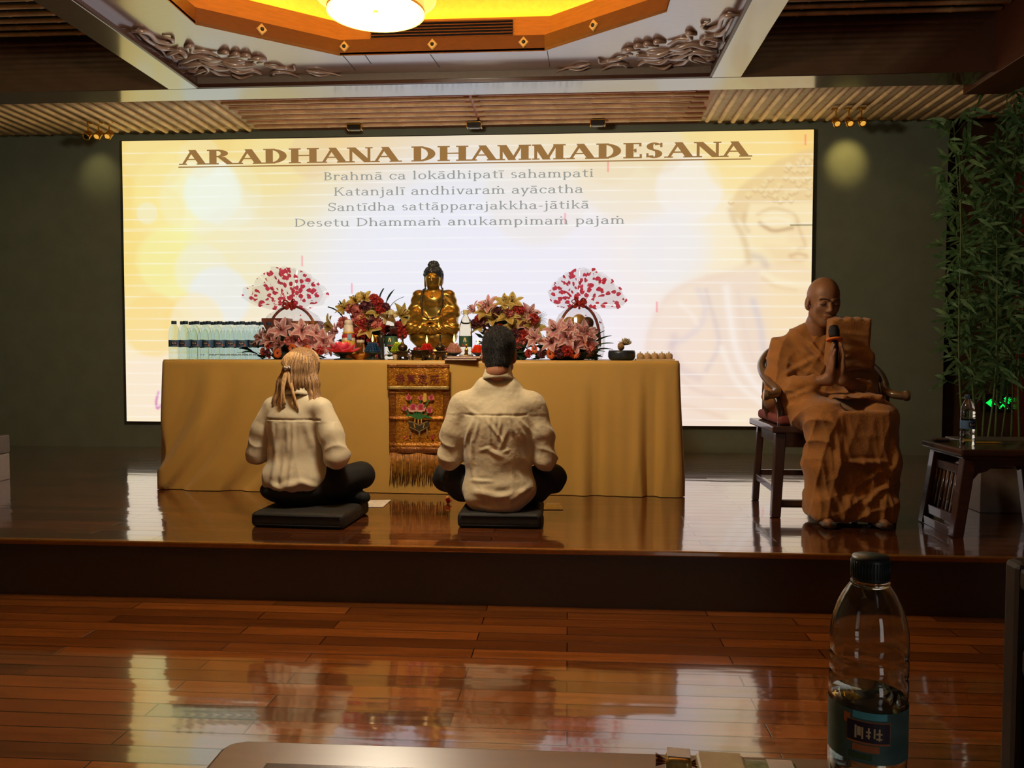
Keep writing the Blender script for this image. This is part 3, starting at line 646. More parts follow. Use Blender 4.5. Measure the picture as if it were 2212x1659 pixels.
# ---- a small serif alphabet drawn with stems, bars and arcs (cap height 1)
def glyph(c, T, h, s):
    P = []; xh = .68
    def rect(x0, x1, y0, y1): P.append([(x0, y0), (x1, y0), (x1, y1), (x0, y1)])
    def stem(x, y0, y1, top=1, bot=1, t=None):
        t = t or T; rect(x, x+t, y0, y1)
        if bot: rect(x-s, x+t+s, y0, y0+h)
        if top == 1: rect(x-s, x+t+s, y1-h, y1)
        if top == 2: P.append([(x-s, y1-h*1.4), (x, y1-h*1.8), (x, y1), (x-s*.3, y1-h*.3)])
    def diag(x0, y0, x1, y1, t): P.append([(x0-t/2, y0), (x0+t/2, y0), (x1+t/2, y1), (x1-t/2, y1)])
    def arc(cx, cy, rx, ry, a0, a1, tw=None, th=None):
        tw = tw or T; th = th or h; n = max(6, int(abs(a1-a0)/12)); pr = None
        for i in range(n+1):
            a = math.radians(a0+(a1-a0)*i/n); o_ = (cx+rx*math.cos(a), cy+ry*math.sin(a)); i_ = (cx+(rx-tw)*math.cos(a), cy+(ry-th)*math.sin(a))
            if pr: P.append([pr[1], pr[0], o_, i_] if a1 > a0 else [pr[0], pr[1], i_, o_])
            pr = (o_, i_)
    b = c[0]; w = .6
    if b == 'A': t = T*1.02; diag(.14, 0, .52, 1, h*1.4); diag(.92, 0, .50, 1, t); rect(.26, .8, .32, .32+h); rect(-.02, .3, 0, h); rect(.92-t/2-s, .92+t/2+s, 0, h); w = 1.06
    elif b == 'R': stem(.1, 0, 1); arc(.1+T, .74, .46, .26, -90, 90); rect(.1, .1+T+.05, 1-h, 1); rect(.1, .1+T+.05, .48, .48+h); diag(.1+T+.55, 0, .1+T+.18, .5, T); rect(.1+T+.5, .1+T+.74, 0, h); w = .1+T+.72
    elif b == 'D': stem(.1, 0, 1); arc(.1+T*.6, .5, .66, .5, -90, 90); w = .1+T*.6+.7
    elif b == 'H': stem(.1, 0, 1); stem(.1+T+.42, 0, 1); rect(.1, .6+T, .47, .47+h); w = .1+2*T+.5
    elif b == 'N': stem(.08, 0, 1, 1, 1, h*1.3); diag(.8, 0, .16, 1, T*1.05); stem(.78, .0, 1, 1, 0, h*1.3); rect(-.02, .2, 1-h, 1); w = .92
    elif b == 'M': stem(.08, 0, 1, 1, 1, h*1.3); diag(.55, 0, .18, 1, T*1.05); diag(.55, 0, .9, 1, h*1.4); stem(.88, 0, 1); w = .98+T
    elif b == 'E': stem(.1, 0, 1); rect(.1, .7, 0, h); rect(.1, .68, 1-h, 1); rect(.1, .5, .48, .48+h); rect(.7-h, .7, 0, .26); rect(.68-h, .68, .76, 1); rect(.5-h, .5, .38, .62); w = .78
    elif b == 'S': arc(.34, .75, .28, .26, 25, 265, T*.85); arc(.34, .27, .3, .28, -155, 85, T*.9); P.append([(.14, .62), (.30, .47), (.56, .36), (.40, .56)]); rect(.56, .56+h, .70, .98); rect(.05, .05+h, .04, .32); w = .7
    elif b == 'B': stem(.1, 0, 1); arc(.1+T, .75, .36, .25, -90, 90); arc(.1+T, .27, .42, .27, -90, 90); rect(.1, .2+T, 1-h, 1); rect(.1, .2+T, .5, .5+h); rect(.1, .2+T, 0, h); w = .1+T+.46
    elif b == 'K': stem(.1, 0, 1); diag(.1+T, .42, .66, 1, h*1.4); diag(.72, 0, .36, .58, T); rect(.55, .8, 1-h, 1); rect(.6, .86, 0, h); w = .86
    elif b in 'aā': arc(.27, xh-.22, .24, .22, 0, 165); arc(.25, .19, .24, .21, 60, 330); stem(.51-T, 0, xh-.2, 0, 0); rect(.5-T, .6, 0, h); rect(.25, .5, .36, .36+h); w = .62
    elif b == 'b': stem(.08, 0, 1.03, 2, 0); arc(.32, .33, .30, .35, -180, 180); w = .68
    elif b == 'd': stem(.48, 0, 1.03, 2, 0); arc(.32, .33, .29, .35, 0, 360); rect(.48, .66, 0, h); w = .70
    elif b == 'p': stem(.1, -.32, xh, 2, 1); arc(.36, .33, .28, .35, -180, 180); w = .70
    elif b == 'c': arc(.33, .34, .29, .35, 35, 325); P.append([(.48, .48), (.6, .48), (.58, .6), (.5, .6)]); w = .62
    elif b == 'e': arc(.33, .34, .29, .35, 0, 325); rect(.08, .6, .36, .36+h); w = .64
    elif b == 'h': stem(.1, 0, 1.03, 2); arc(.36, .40, .26, .28, 0, 175); stem(.62-T, 0, .42, 0); w = .74
    elif b == 'n': stem(.1, 0, xh, 2); arc(.36, .40, .26, .28, 0, 175); stem(.62-T, 0, .42, 0); w = .74
    elif b in 'mṁ': stem(.1, 0, xh, 2); arc(.34, .40, .24, .28, 0, 175); stem(.58-T, 0, .42, 0); arc(.70, .40, .24, .28, 0, 175); stem(.94-T, 0, .42, 0); w = 1.06
    elif b == 'u': stem(.1, .2, xh, 2, 0); arc(.36, .26, .26, .27, -180, -5); stem(.62-T, 0, xh, 2, 0); rect(.55, .72, 0, h); w = .76
    elif b == 'r': stem(.1, 0, xh, 2); arc(.36, .42, .24, .26, 50, 175); P.append([(.38, .52), (.52, .52), (.5, .66), (.4, .66)]); w = .54
    elif b == 'l': stem(.12, 0, 1.03, 2); w = .36
    elif b in 'iī': stem(.12, 0, xh, 2); w = .36
    elif b == 'j': stem(.14, -.12, xh, 2, 0); arc(.02, -.12, .12+T, .2, -110, 0); w = .38
    elif b == 'k': stem(.1, 0, 1.03, 2); diag(.1+T, .3, .52, .66, h*1.4); diag(.6, 0, .34, .42, T); rect(.42, .64, xh-h, xh); rect(.5, .74, 0, h); w = .72
    elif b == 'o': arc(.34, .34, .30, .35, 0, 360); w = .68
    elif b == 's': arc(.28, .50, .20, .19, 30, 270, T*.9); arc(.28, .19, .22, .2, -150, 90, T*.9); w = .56
    elif b == 't': stem(.16, .16, .88, 0, 0); arc(.34, .18, .18, .19, -180, -40); rect(.04, .46, xh-h, xh); w = .48
    elif b == 'v': diag(.30, 0, .10, xh, T); diag(.32, 0, .54, xh, h*1.4); rect(0, .24, xh-h, xh); rect(.42, .66, xh-h, xh); w = .64
    elif b == 'y': diag(.30, 0, .10, xh, T); diag(.18, -.32, .54, xh, h*1.4); rect(0, .24, xh-h, xh); rect(.42, .66, xh-h, xh); rect(.08, .22, -.32, -.24); w = .64
    elif b == '-': rect(.06, .36, .28, .28+h*1.4); w = .42
    if b in 'āī': rect(w/2-.22, w/2+.2, .82, .82+h*1.2)
    if b == 'i' or b == 'j': arc(.12+T/2, .88, .075, .075, 0, 360, .07, .07)
    if b == 'ṁ': arc(.52, .88, .075, .075, 0, 360, .07, .07)
    return P, w
def text_line(name, txt, pa, pb, cap, T, h, s, y, m, label, gap=.05, sp=.42):
    """txt set on the screen from point pa to pb (baseline ends), cap height cap metres"""
    X = 0; words = [[]]
    for c in txt:
        if c == ' ': X += sp; words.append([]); continue
        P, wd = glyph(c, T, h, s)
        for q in P: words[-1].append([(x+X, yy) for x, yy in q])
        X += wd+gap
    X -= gap; k = (pb.x-pa.x)/X
    for wtxt, ps in zip(txt.split(' '), words):
        mb = MB()
        for q in ps: mb.add([(pa.x+x*k-lx, y, pa.z-lz+(pb.z-pa.z)*x/X+yy*cap) for x, yy in q], [tuple(range(len(q)))])
        o = mb.build(name, m, led); o['label'] = label+' '+wtxt
mt = emitter('title brown', (150, 110, 62), 1.05); mg = emitter('verse grey', (150, 152, 146), 1.05)
a, b = at(388, 353, YS), at(1619, 342, YS); a.z = b.z = (a.z+b.z)/2
text_line('title_word', 'ARADHANA DHAMMADESANA', a, b, .124, .29, .085, .09, -.0515, mt, 'brown serif title word', .03, .42)
MB().box(a.x-lx-.01, b.x-lx+.01, -.0518, -.0512, a.z-lz-.024, a.z-lz-.014).build('underline', mt, led)['label'] = 'brown line under the title'
for txt, x0, y0, x1, y1 in (('Brahmā ca lokādhipatī sahampati', 699, 388, 1283, 384), ('Katanjalī andhivaraṁ ayācatha', 721, 421.5, 1260, 418), ('Santīdha sattāpparajakkha-jātikā', 708, 455, 1273, 451.5), ('Desetu Dhammaṁ anukampimaṁ pajaṁ', 636, 487.5, 1350, 486)):
    a, b = at(x0, y0, YS), at(x1, y1, YS); a.z = b.z = (a.z+b.z)/2
    text_line('verse_word', txt, a, b, .068, .115, .07, .07, -.0515, mg, 'grey serif word')

# ---- emergency exit sign low on the brown wall
def cjk(name, txt, size, m, parent, loc, rot=(PI/2, 0, 0), ext=.0005, scale=(1, 1, 1)):
    cu = bpy.data.curves.new(name, 'FONT'); cu.body = txt; cu.size = size; cu.extrude = ext; cu.align_x = 'CENTER'; cu.resolution_u = 2
    o = bpy.data.objects.new(name, cu); COL.objects.link(o); bpy.context.view_layer.update()
    me = bpy.data.meshes.new_from_object(o.evaluated_get(bpy.context.evaluated_depsgraph_get())); bpy.data.objects.remove(o); me.name = name
    q = bpy.data.objects.new(name, me); COL.objects.link(q); q.parent = parent; q.location = loc; q.rotation_euler = rot; q.scale = scale
    me.materials.clear(); me.materials.append(m); return q
ep = at(2166, 870, YW+.13)
t = thing('exit_sign', 'small black exit sign with glowing green arrow and letters behind the bamboo stems', 'sign', (ep.x, YW+.13, ep.z))
MB().box(-.17, .17, -.02, .008, -.07, .07).build('plate', mblack, t, bevel=.004)
mgr = emitter('exit green', (20, 255, 90), 1.0)
mb = MB(); mp_ = lambda x, y, z: (x, -.021-z, y)
mb.prism([(-.145, .0), (-.10, .035), (-.10, .015), (-.05, .015), (-.05, -.015), (-.10, -.015), (-.10, -.035)], .001, mp_)
mb.build('arrow', mgr, t)
mb = MB()
mb.prism([(-.005, .035), (.012, .05), (.03, .035), (.012, .022)], .001, mp_).prism([(-.02, .02), (.02, .018), (.045, .0), (.036, -.008), (.012, .006), (.008, -.02), (.03, -.048), (.016, -.055), (-.008, -.022), (-.03, -.05), (-.04, -.042), (-.012, -.008), (-.012, .006), (-.03, -.002), (-.036, .006)], .001, mp_)
mb.build('running_figure', mgr, t)
cjk('lettering', '安全出口', .042, mgr, t, (.105, -.0215, .012)); cjk('lettering', 'EXIT', .045, mgr, t, (.105, -.0215, -.045))
# ================================================================== THE ALTAR
TZ = at(908, 778, 4.70).z; AY0, AY1 = 4.70, 5.50
AX0, AX1 = at(347, 778, AY0).x, at(1470, 779, AY0).x
ACX = (AX0+AX1)/2
def tmat(name, rgb, tr=.45, rough=.6, rgb2=None, vscale=40.0, var=.12, spec=.3):
    """petals, leaves, wax: light shows through"""
    if name in MATS: return MATS[name]
    m = mat(name, rgb, rough, var=var, rgb2=rgb2, vscale=vscale); nt = m.node_tree; b = nt.nodes['Principled BSDF']; ou = nt.nodes['Material Output']
    b.inputs['Specular IOR Level'].default_value = spec
    t = nt.nodes.new('ShaderNodeBsdfTranslucent'); x = nt.nodes.new('ShaderNodeMixShader'); x.inputs[0].default_value = tr
    src = b.inputs['Base Color'].links[0].from_socket; nt.links.new(src, t.inputs[0])
    nt.links.new(b.outputs[0], x.inputs[1]); nt.links.new(t.outputs[0], x.inputs[2]); nt.links.new(x.outputs[0], ou.inputs[0]); return m
mcloth = mat('gold satin altar cloth', (206, 164, 80), 0.42, var=.03, vscale=3, sheen=.3)
mwoodD = mat('dark table wood', (70, 40, 24), .5, var=.15, stretch=(2, 20, 20), vscale=4)
t = thing('altar_table', 'long altar table hidden under the gold cloth', 'table', (ACX, (AY0+AY1)/2, ST))
hx = (AX1-AX0)/2-.03; hy = (AY1-AY0)/2-.03; hz = TZ-ST-.008
MB().box(-hx, hx, -hy, hy, hz-.03, hz).build('tabletop', mwoodD, t)
for sx in (-1, 1):
    for sy in (-1, 1): MB().box(sx*(hx-.1)-.025, sx*(hx-.1)+.025, sy*(hy-.08)-.025, sy*(hy-.08)+.025, 0, hz-.03).build('leg', mwoodD, t)
# cloth: a closed loop around the table, dropping to the stage in folds
W2, D2, RC = (AX1-AX0)/2, (AY1-AY0)/2, .03
loop = []
nf = 300; ns = 60
for i in range(nf): loop.append((-W2+RC+(2*W2-2*RC)*i/(nf-1), -D2, 0, -1))
for i in range(1, 7): a = -PI/2+PI/2*i/7; loop.append((W2-RC+RC*math.cos(a), -D2+RC+RC*math.sin(a), math.cos(a), math.sin(a)))
for i in range(ns): loop.append((W2, -D2+RC+(2*D2-2*RC)*i/(ns-1), 1, 0))
for i in range(1, 7): a = PI/2*i/7; loop.append((W2-RC+RC*math.cos(a), D2-RC+RC*math.sin(a), math.cos(a), math.sin(a)))
for i in range(40): loop.append((W2-RC-(2*W2-2*RC)*i/39, D2, 0, 1))
for i in range(1, 7): a = PI/2+PI/2*i/7; loop.append((-W2+RC+RC*math.cos(a), D2-RC+RC*math.sin(a), math.cos(a), math.sin(a)))
for i in range(ns): loop.append((-W2, D2-RC-(2*D2-2*RC)*i/(ns-1), -1, 0))
for i in range(1, 7): a = PI+PI/2*i/7; loop.append((-W2+RC+RC*math.cos(a), -D2+RC+RC*math.sin(a), math.cos(a), math.sin(a)))
lp = np.array(loop); n = len(lp); NR = 44; H = TZ-ST-.003
per = np.cumsum(np.hypot(*(lp[:, :2]-np.roll(lp[:, :2], 1, 0)).T))
vs = []
def gs(x, c, wd): return np.exp(-((x-c)/wd)**2)
for r in range(NR):
    v = r/(NR-1); x, y = lp[:, 0], lp[:, 1]; front = (lp[:, 3] < -.3)
    e = v**1.15
    px = x/W2                      # -1 .. 1 along the front
    d = .022*v + .010*e*np.sin(px*7+1.0)
    # folds near the two ends of the front; those on the left sweep towards the corner
    L = np.clip((-px-.28)/.55, 0, 1); Rr = np.clip((px-.50)/.42, 0, 1)
    d = d+e*L*(.036*np.sin((px*30+7.5*v*v))+.020*np.sin(px*47+11*v*v+1))
    d = d+e*Rr*(.026*np.sin(px*34-.8*v)+.022*np.sin(px*61+.5)+.012*np.sin(px*90))
    d = np.where(front, d, .022*v+e*.016*np.sin(per*22)+e*.008*np.sin(per*41+1))
    # the drape gathers at the bottom left, and a few long soft creases cross the middle
    d = d+np.where(front, .010*gs(px+.40-.22*(1-v), 0, .03)*e-.012*gs(px+.62-.5*(1-v)**1.5, 0, .03)*e+.006*gs(px-.33-.03*v, 0, .02)*v-.006*gs(px-.36, 0, .015)*v, 0)
    d = np.minimum(d, .040)
    edge = .006*(1-min(1, r/1.0))
    zz = TZ-v*H-.010*np.where(front, 0, 0)
    for i in range(n): vs.append((x[i]+lp[i, 2]*(d[i]-edge), y[i]+lp[i, 3]*(max(d[i], .001)-edge), (zz-ST) if np.isscalar(zz) else zz[i]-ST))
fs = [(r*n+i, (r+1)*n+i, (r+1)*n+(i+1) % n, r*n+(i+1) % n) for r in range(NR-1) for i in range(n)]+[tuple(range(n))]
mb = MB(); mb.add(vs, fs)
o = mb.build('altar_cloth', mcloth, smooth=True, loc=(ACX, (AY0+AY1)/2, ST)); tag(o, 'gold satin cloth draped over the long altar table to the floor', 'tablecloth')
o.data.polygons[len(fs)-1].use_smooth = False

# brocade runner hanging down the front
mbroc = mat('gold brocade', (206, 140, 30), .32, rgb2=(150, 84, 20), vscale=70, metal=.35, bump=.5, bscale=120)
mbrocd = mat('brown brocade border', (150, 92, 30), .35, rgb2=(116, 62, 22), vscale=90, metal=.3, bump=.4)
mtrim = mat('pale gold braid', (214, 190, 120), .4, rgb2=(150, 124, 60), vscale=160, metal=.3)
yb = AY0-.030
bp0 = at(838, 787, yb); bp1 = at(972, 787, yb); BX = (bp0.x+bp1.x)/2; BWH = (bp1.x-bp0.x)/2; BZ = bp0.z
ban = thing('brocade_runner', 'gold brocade runner with lotus embroidery hanging down the altar front', 'runner', (BX, yb, BZ))
zz = lambda py: at(905, py, yb).z-BZ
def sheet(name, x0, x1, z0, z1, yoff, m, wave=.003, cre=(), n=(24, 40), parent=ban):
    def fn(u, v):
        x = lerp(x0, x1, u); z = lerp(z0, z1, v); y = yoff+wave*math.sin(x*38+z*9)+wave*.6*math.sin(z*30+x*5)
        for zc, wd, a in cre: y -= a*math.exp(-((z-zc)/wd)**2)
        return (x, y, z)
    return MB().grid(fn, n[0], n[1], m).build(name, m, parent, True, solid=.002)
zv, zl, zf = zz(842), zz(980), zz(1046)
sheet('lower_panel', -BWH*.96, BWH*.99, zz(838), zl, .004, mbroc, .003, ((zz(848), .008, .010), (zz(905), .008, .012), (zz(963), .01, .008)), (28, 60))
sheet('side_border', -BWH*.97, -BWH*.74, zz(838), zl, .0005, mbrocd, .003, ((zz(848), .008, .010), (zz(905), .008, .012), (zz(963), .01, .008)), (6, 60))
sheet('side_border', BWH*.78, BWH*1.0, zz(838), zl, .0005, mbrocd, .003, ((zz(848), .008, .010), (zz(905), .008, .012), (zz(963), .01, .008)), (6, 60))
sheet('hem_border', -BWH*.96, BWH*.99, zz(966), zl, .000, mbrocd, .003, ((zz(972), .01, .006),), (28, 6))
sheet('valance', -BWH, BWH, .0, zv, -.016, mbroc, .003, (), (24, 16))
sheet('valance_border', -BWH, BWH, .0, zz(794), -.020, mbrocd, .003, (), (24, 6))
sheet('braid', -BWH*.97, BWH*.98, zz(834), zz(841), -.0215, mtrim, .003, (), (24, 4))
mb = MB(); mfr = mat('amber silk fringe', (190, 126, 36), .4, rgb2=(120, 70, 20), vscale=50, metal=.2)
for k in range(150):
    x = lerp(-BWH*.94, BWH*.97, (k+.5)/150)+random.uniform(-.002, .002); L = zf+random.uniform(-.015, .02)
    mb.tube([(x, .002, zl+.004), (x+random.uniform(-.003, .003), random.uniform(-.006, .004), (zl+L)/2), (x*1.01+random.uniform(-.006, .006), random.uniform(-.008, .006), L)], [.0016, .0017, .0012], 5)
mb.build('fringe', mfr, ban, True)['kind'] = 'stuff'
mchr = mat('dark red embroidery', (116, 34, 34), .6)
for ch, px in zip('香真定戒', (866, 890, 914, 940)):
    p = at(px, 826, yb); q = cjk('character', ch, .066, mchr, ban, (p.x-BX, -.0225, p.z-BZ), ext=.0008, scale=(.9, .9, 1)); q['label'] = f'dark red character {ch}'
# lotus embroidery
EM = {k: mat('embroidery '+k, c, .5, var=.2, vscale=200) for k, c in (('pink', (214, 110, 116)), ('rose', (176, 50, 66)), ('pale', (226, 172, 150)), ('green', (52, 110, 52)), ('dark', (62, 52, 30)), ('grey', (140, 120, 80)), ('gold', (226, 176, 70)))}
mb = MB(); zo = lambda px, py: (at(px, py, yb).x-BX, at(px, py, yb).z-BZ)
lay = [0]
def patch(pts, k):
    lay[0] += 1; y = -.012-.00008*lay[0]
    mb.add([(zo(820+x*170/940, 770+v*300/1659)[0], y, zo(820+x*170/940, 770+v*300/1659)[1]) for x, v in pts], [tuple(range(len(pts)))[::-1]], EM[k])
def bud(cx, cy, s, lean=0):
    patch([(cx-s, cy-s*.3), (cx-s*.5, cy+s*.9), (cx+s*.5, cy+s*.9), (cx+s, cy-s*.3), (cx+s*.4, cy-s*.2), (cx+lean, cy-s*1.2), (cx-s*.4, cy-s*.2)], 'pink')
    patch([(cx-s*.45, cy), (cx-s*.2, cy+s*.8), (cx+s*.3, cy+s*.8), (cx+s*.45, cy), (cx+lean*.6, cy-s*.8)], 'rose')
def stroke(pts, wd, k):
    q = [Vector((x, y, 0)) for x, y in pts]
    for a, b in zip(q, q[1:]):
        d = (b-a).normalized(); nn = Vector((-d.y, d.x, 0))*wd; patch([(p.x, p.y) for p in (a-nn, a+nn, b+nn, b-nn)], k)
for st in ([(370, 520), (395, 600), (420, 690)], [(495, 520), (480, 600), (470, 690)], [(600, 510), (560, 570), (500, 690)], [(310, 630), (360, 690)], [(595, 640), (550, 690)], [(440, 640), (445, 700)]): stroke(st, 7, 'green')
stroke([(430, 690), (425, 800)], 6, 'gold'); stroke([(470, 690), (465, 810)], 6, 'gold'); stroke([(500, 690), (505, 800)], 6, 'gold')
patch([(300, 715), (340, 690), (400, 690), (440, 680), (480, 675), (520, 690), (560, 700), (600, 715), (650, 745), (600, 738), (540, 725), (500, 745), (460, 750), (420, 735), (370, 712), (330, 712)], 'green')
for b in ((355, 485, 42, -10), (495, 490, 34, 5), (620, 485, 42, 15), (305, 610, 38, -12), (600, 635, 44, 14)): bud(*b)
for cx in (405, 495):
    patch([(cx-70, 600), (cx-50, 655), (cx, 665), (cx+50, 650), (cx+65, 600), (cx+30, 620), (cx-30, 620)], 'pale')
    patch([(cx-45, 590), (cx-35, 640), (cx+35, 640), (cx+45, 585), (cx+15, 560), (cx-15, 560)], 'pink'); patch([(cx-22, 585), (cx-18, 635), (cx+22, 635), (cx+24, 580), (cx, 568)], 'rose')
patch([(345, 770), (360, 845), (420, 870), (480, 905), (540, 865), (590, 840), (600, 790), (575, 765), (480, 808), (400, 770)], 'dark')
stroke([(350, 775), (400, 782), (480, 820), (575, 775)], 6, 'grey'); stroke([(365, 840), (480, 895), (585, 835)], 5, 'grey'); stroke([(415, 800), (430, 850)], 4, 'gold'); stroke([(540, 800), (525, 850)], 4, 'gold')
for a in ([(365, 870), (370, 940)], [(480, 900), (485, 960)], [(570, 860), (575, 940)]): stroke(a, 8, 'grey')
patch([(530, 440), (565, 440), (570, 530), (545, 545), (520, 530)], 'gold'); patch([(615, 950), (640, 935), (655, 960), (640, 985), (620, 975)], 'rose'); stroke([(300, 975), (345, 950)], 8, 'rose')
mb.build('embroidery', None, ban)['label'] = 'pink lotus flowers in a dark vase'

# ------------------------------------------------------------------ bottles of water
mpet = mat('clear plastic bottle', (240, 244, 242), .03, ior=1.45, trans=1.0, var=.01)
mwater = mat('clear plastic and water', (222, 236, 238), .02, ior=1.035, trans=1.0, var=.01)
mcap = mat('dark blue bottle cap', (38, 58, 78), .4); mlab = mat('blue paper label', (74, 112, 150), .5, rgb2=(58, 88, 124), vscale=12); mlabd = mat('dark plum label field', (48, 36, 58), .5)
mlabt = mat('label lettering', (206, 200, 190), .5); mlabo = mat('label orange leaf', (176, 104, 62), .5)
BP = [(.024, 0), (.030, .002), (.0325, .010), (.0325, .03), (.0305, .033), (.0325, .037), (.0325, .062), (.0305, .066), (.0325, .070), (.0325, .128), (.0308, .132), (.0325, .136), (.0325, .142), (.0310, .146), (.0325, .150),
      (.0318, .160), (.0290, .178), (.0240, .194), (.0175, .208), (.0135, .214), (.0130, .222)]
def make_bottle(label, loc):
    t = thing('water_bottle', label, 'bottle', loc, random.random()*.5, 'water bottles on the altar')
    MB().lathe(BP, 20).build('body', mwater, t, True)
    MB().lathe([(.0152, .216), (.0156, .218), (.0156, .233), (.0148, .236), (.001, .236)], 20).build('cap', mcap, t)
    MB().lathe([(.0329, .078), (.0329, .118)], 24, closed=False).build('label_band', mlab, t, True)
    def lp_(x, y, z): a = -PI/2+x/.0331; return (.0331*math.cos(a)+0, .0331*math.sin(a), .098+y) if z == 0 else (.0334*math.cos(a), .0334*math.sin(a), .098+y)
    mb = MB()
    for i in range(4): mb.prism([(-.018+.009*i, -.011), (-.009+.009*i, -.011), (-.009+.009*i, .012), (-.018+.009*i, .012)], 1, lp_, mlabd)
    for x, y, w_, h_ in ((-.012, -.003, .004, .009), (-.006, -.005, .007, .003), (-.003, .001, .008, .003), (.007, -.004, .004, .009)):
        mb.prism([(x, y), (x+w_, y), (x+w_, y+h_), (x, y+h_)], 1, lambda a, b, c: tuple(q*(1.012 if i < 2 else 1) for i, q in enumerate(lp_(a, b, 1))) if c else lp_(a, b, 0), mlabt)
    mb.prism([(.016, -.018), (.026, -.016), (.024, -.002), (.018, -.006)], 1, lp_, mlabo)
    mb.build('label_print', None, t)
    return t
rown = ['front', 'middle', 'back']
b0 = at(377, 777, 4.83); proto = None
for r in range(3):
    for c in range(8):
        x = b0.x+c*.0672+r*.022; y = 4.83+r*.068+c*.012
        lab = f'clear water bottle, {ORD[c]} from the left in the {rown[r]} row on the altar'
        if proto is None: proto = make_bottle(lab, (x, y, TZ))
        else: copy_tree(proto, (x, y, TZ), random.random()*.6-.3, lab)

# ------------------------------------------------------------------ the gilded statue
mgild = mat('gilded statue', (178, 144, 66), .28, metal=.85, var=.15, vscale=18, ior=1.6)
mhair = mat('blue black statue hair', (34, 42, 52), .45)
SY = 5.13; sp = at(936, 776, SY); stat = thing('buddha_statue', 'gilded seated statue with dark curled hair in the middle of the altar', 'statue', (sp.x, SY, TZ))
S = SDF((-.20, -.17, .13), (.20, .15, .60), .0038)
S.ell((0, .01, .205), (.15, .10, .055), .02)                       # lap
for s in (-1, 1):
    S.cap((s*.05, .02, .21), (s*.135, -.055, .205), .050, .042, .025)  # thigh to knee
    S.cap((s*.135, -.06, .195), (s*.01, -.115, .19), .038, .030, .02)
    S.cap((s*.098, .025, .405), (s*.125, .02, .30), .042, .040, .02)   # upper arm in its sleeve
    S.cap((s*.125, .015, .30), (s*.045, -.085, .25), .042, .028, .025)
    S.cap((s*.128, 0, .27), (s*.13, -.03, .215), .028, .03, .03)
    S.cap((s*.045, -.09, .248), (s*-.005, -.10, .246), .020, .014, .012)
S.ell((0, .02, .32), (.090, .062, .12), .03); S.ell((0, .02, .39), (.105, .058, .06), .03)
S.ell((0, -.018, .375), (.058, .034, .035), .02)
S.cap((0, .02, .43), (0, .018, .47), .034, .032, .02)
S.ell((0, .0, .515), (.049, .058, .066), .015); S.ell((0, -.012, .478), (.038, .04, .032), .02)
S.cap((0, -.054, .522), (0, -.064, .498), .006, .009, .008)
for s in (-1, 1):
    S.ell((s*.019, -.053, .519), (.013, .008, .005), .004); S.cap((s*.006, -.054, .532), (s*.034, -.046, .535), .003, .002, .004)
    S.ell((s*.052, .008, .492), (.007, .012, .04), .006)
S.ell((0, -.05, .482), (.014, .008, .004), .004); S.ell((0, -.048, .476), (.012, .008, .004), .004)
V, F = S.mesh(); N = vnormals(V, F)
d = np.zeros(len(V)); leg = np.clip((.245-V[:, 2])/.03, 0, 1)
for s in (-1, 1):
    rr_ = np.hypot(V[:, 0]-s*.155, (V[:, 2]-.235)*1.2+V[:, 1]*.3); d += leg*.0028*np.sin(rr_*190)*(np.sign(V[:, 0]) == s)
arm = (np.abs(V[:, 0]) > .075)*(V[:, 2] < .43)*(V[:, 2] > .24); d += arm*.0022*np.sin(V[:, 2]*150+np.abs(V[:, 0])*90)
rc = np.hypot(V[:, 0], (V[:, 2]-.30)*.9); d += leg*(np.abs(V[:, 0]) < .07)*.003*np.sin(rc*170)
V = V+N*d[:, None]; npmesh('figure', V, F, mgild, stat)
S = SDF((-.08, -.08, .42), (.08, .09, .66), .0035)
S.ell((0, .012, .545), (.059, .066, .052), .01); S.ell((0, .02, .595), (.034, .036, .034), .018)
for s in (-1, 1): S.cap((s*.047, .025, .54), (s*.046, .03, .49), .018, .014, .01)
S.ell((0, -.055, .512), (.045, .045, .036), .006, 'sub')
rr = np.random.default_rng(5)
for k in range(150):
    z = rr.uniform(-.2, 1); a = rr.uniform(0, 2*PI); q = math.sqrt(max(0, 1-z*z)); c = (.058*q*math.cos(a), .012+.065*q*math.sin(a), .545+.052*z)
    if c[1] < -.02 and c[2] < .55: continue
    S.ell(c, (.0075,)*3, .002)
for k in range(60):
    z = rr.uniform(-.1, 1); a = rr.uniform(0, 2*PI); q = math.sqrt(max(0, 1-z*z)); S.ell((.034*q*math.cos(a), .02+.036*q*math.sin(a), .595+.034*z), (.0068,)*3, .002)
V, F = S.mesh(); npmesh('hair', V, F, mhair, stat)['label'] = 'dark blue black curled hair'
mb = MB()
for s in (-1, 1):
    q = spline([(s*.055, .03, .455), (s*.064, -.030, .43), (s*.066, -.052, .38), (s*.060, -.066, .32), (s*.045, -.095, .272), (s*.012, -.118, .258)], 7)
    for p in q: mb.ball(p, .0068, 8)
mb.build('prayer_beads', mat('dark wooden beads', (58, 46, 34), .35), stat, True)
MB().ball((0, -.053, .398), (.009, .005, .009), 10).ball((0, -.062, .552), (.004, .003, .004), 8).build('chest_boss', mgold, stat, True)
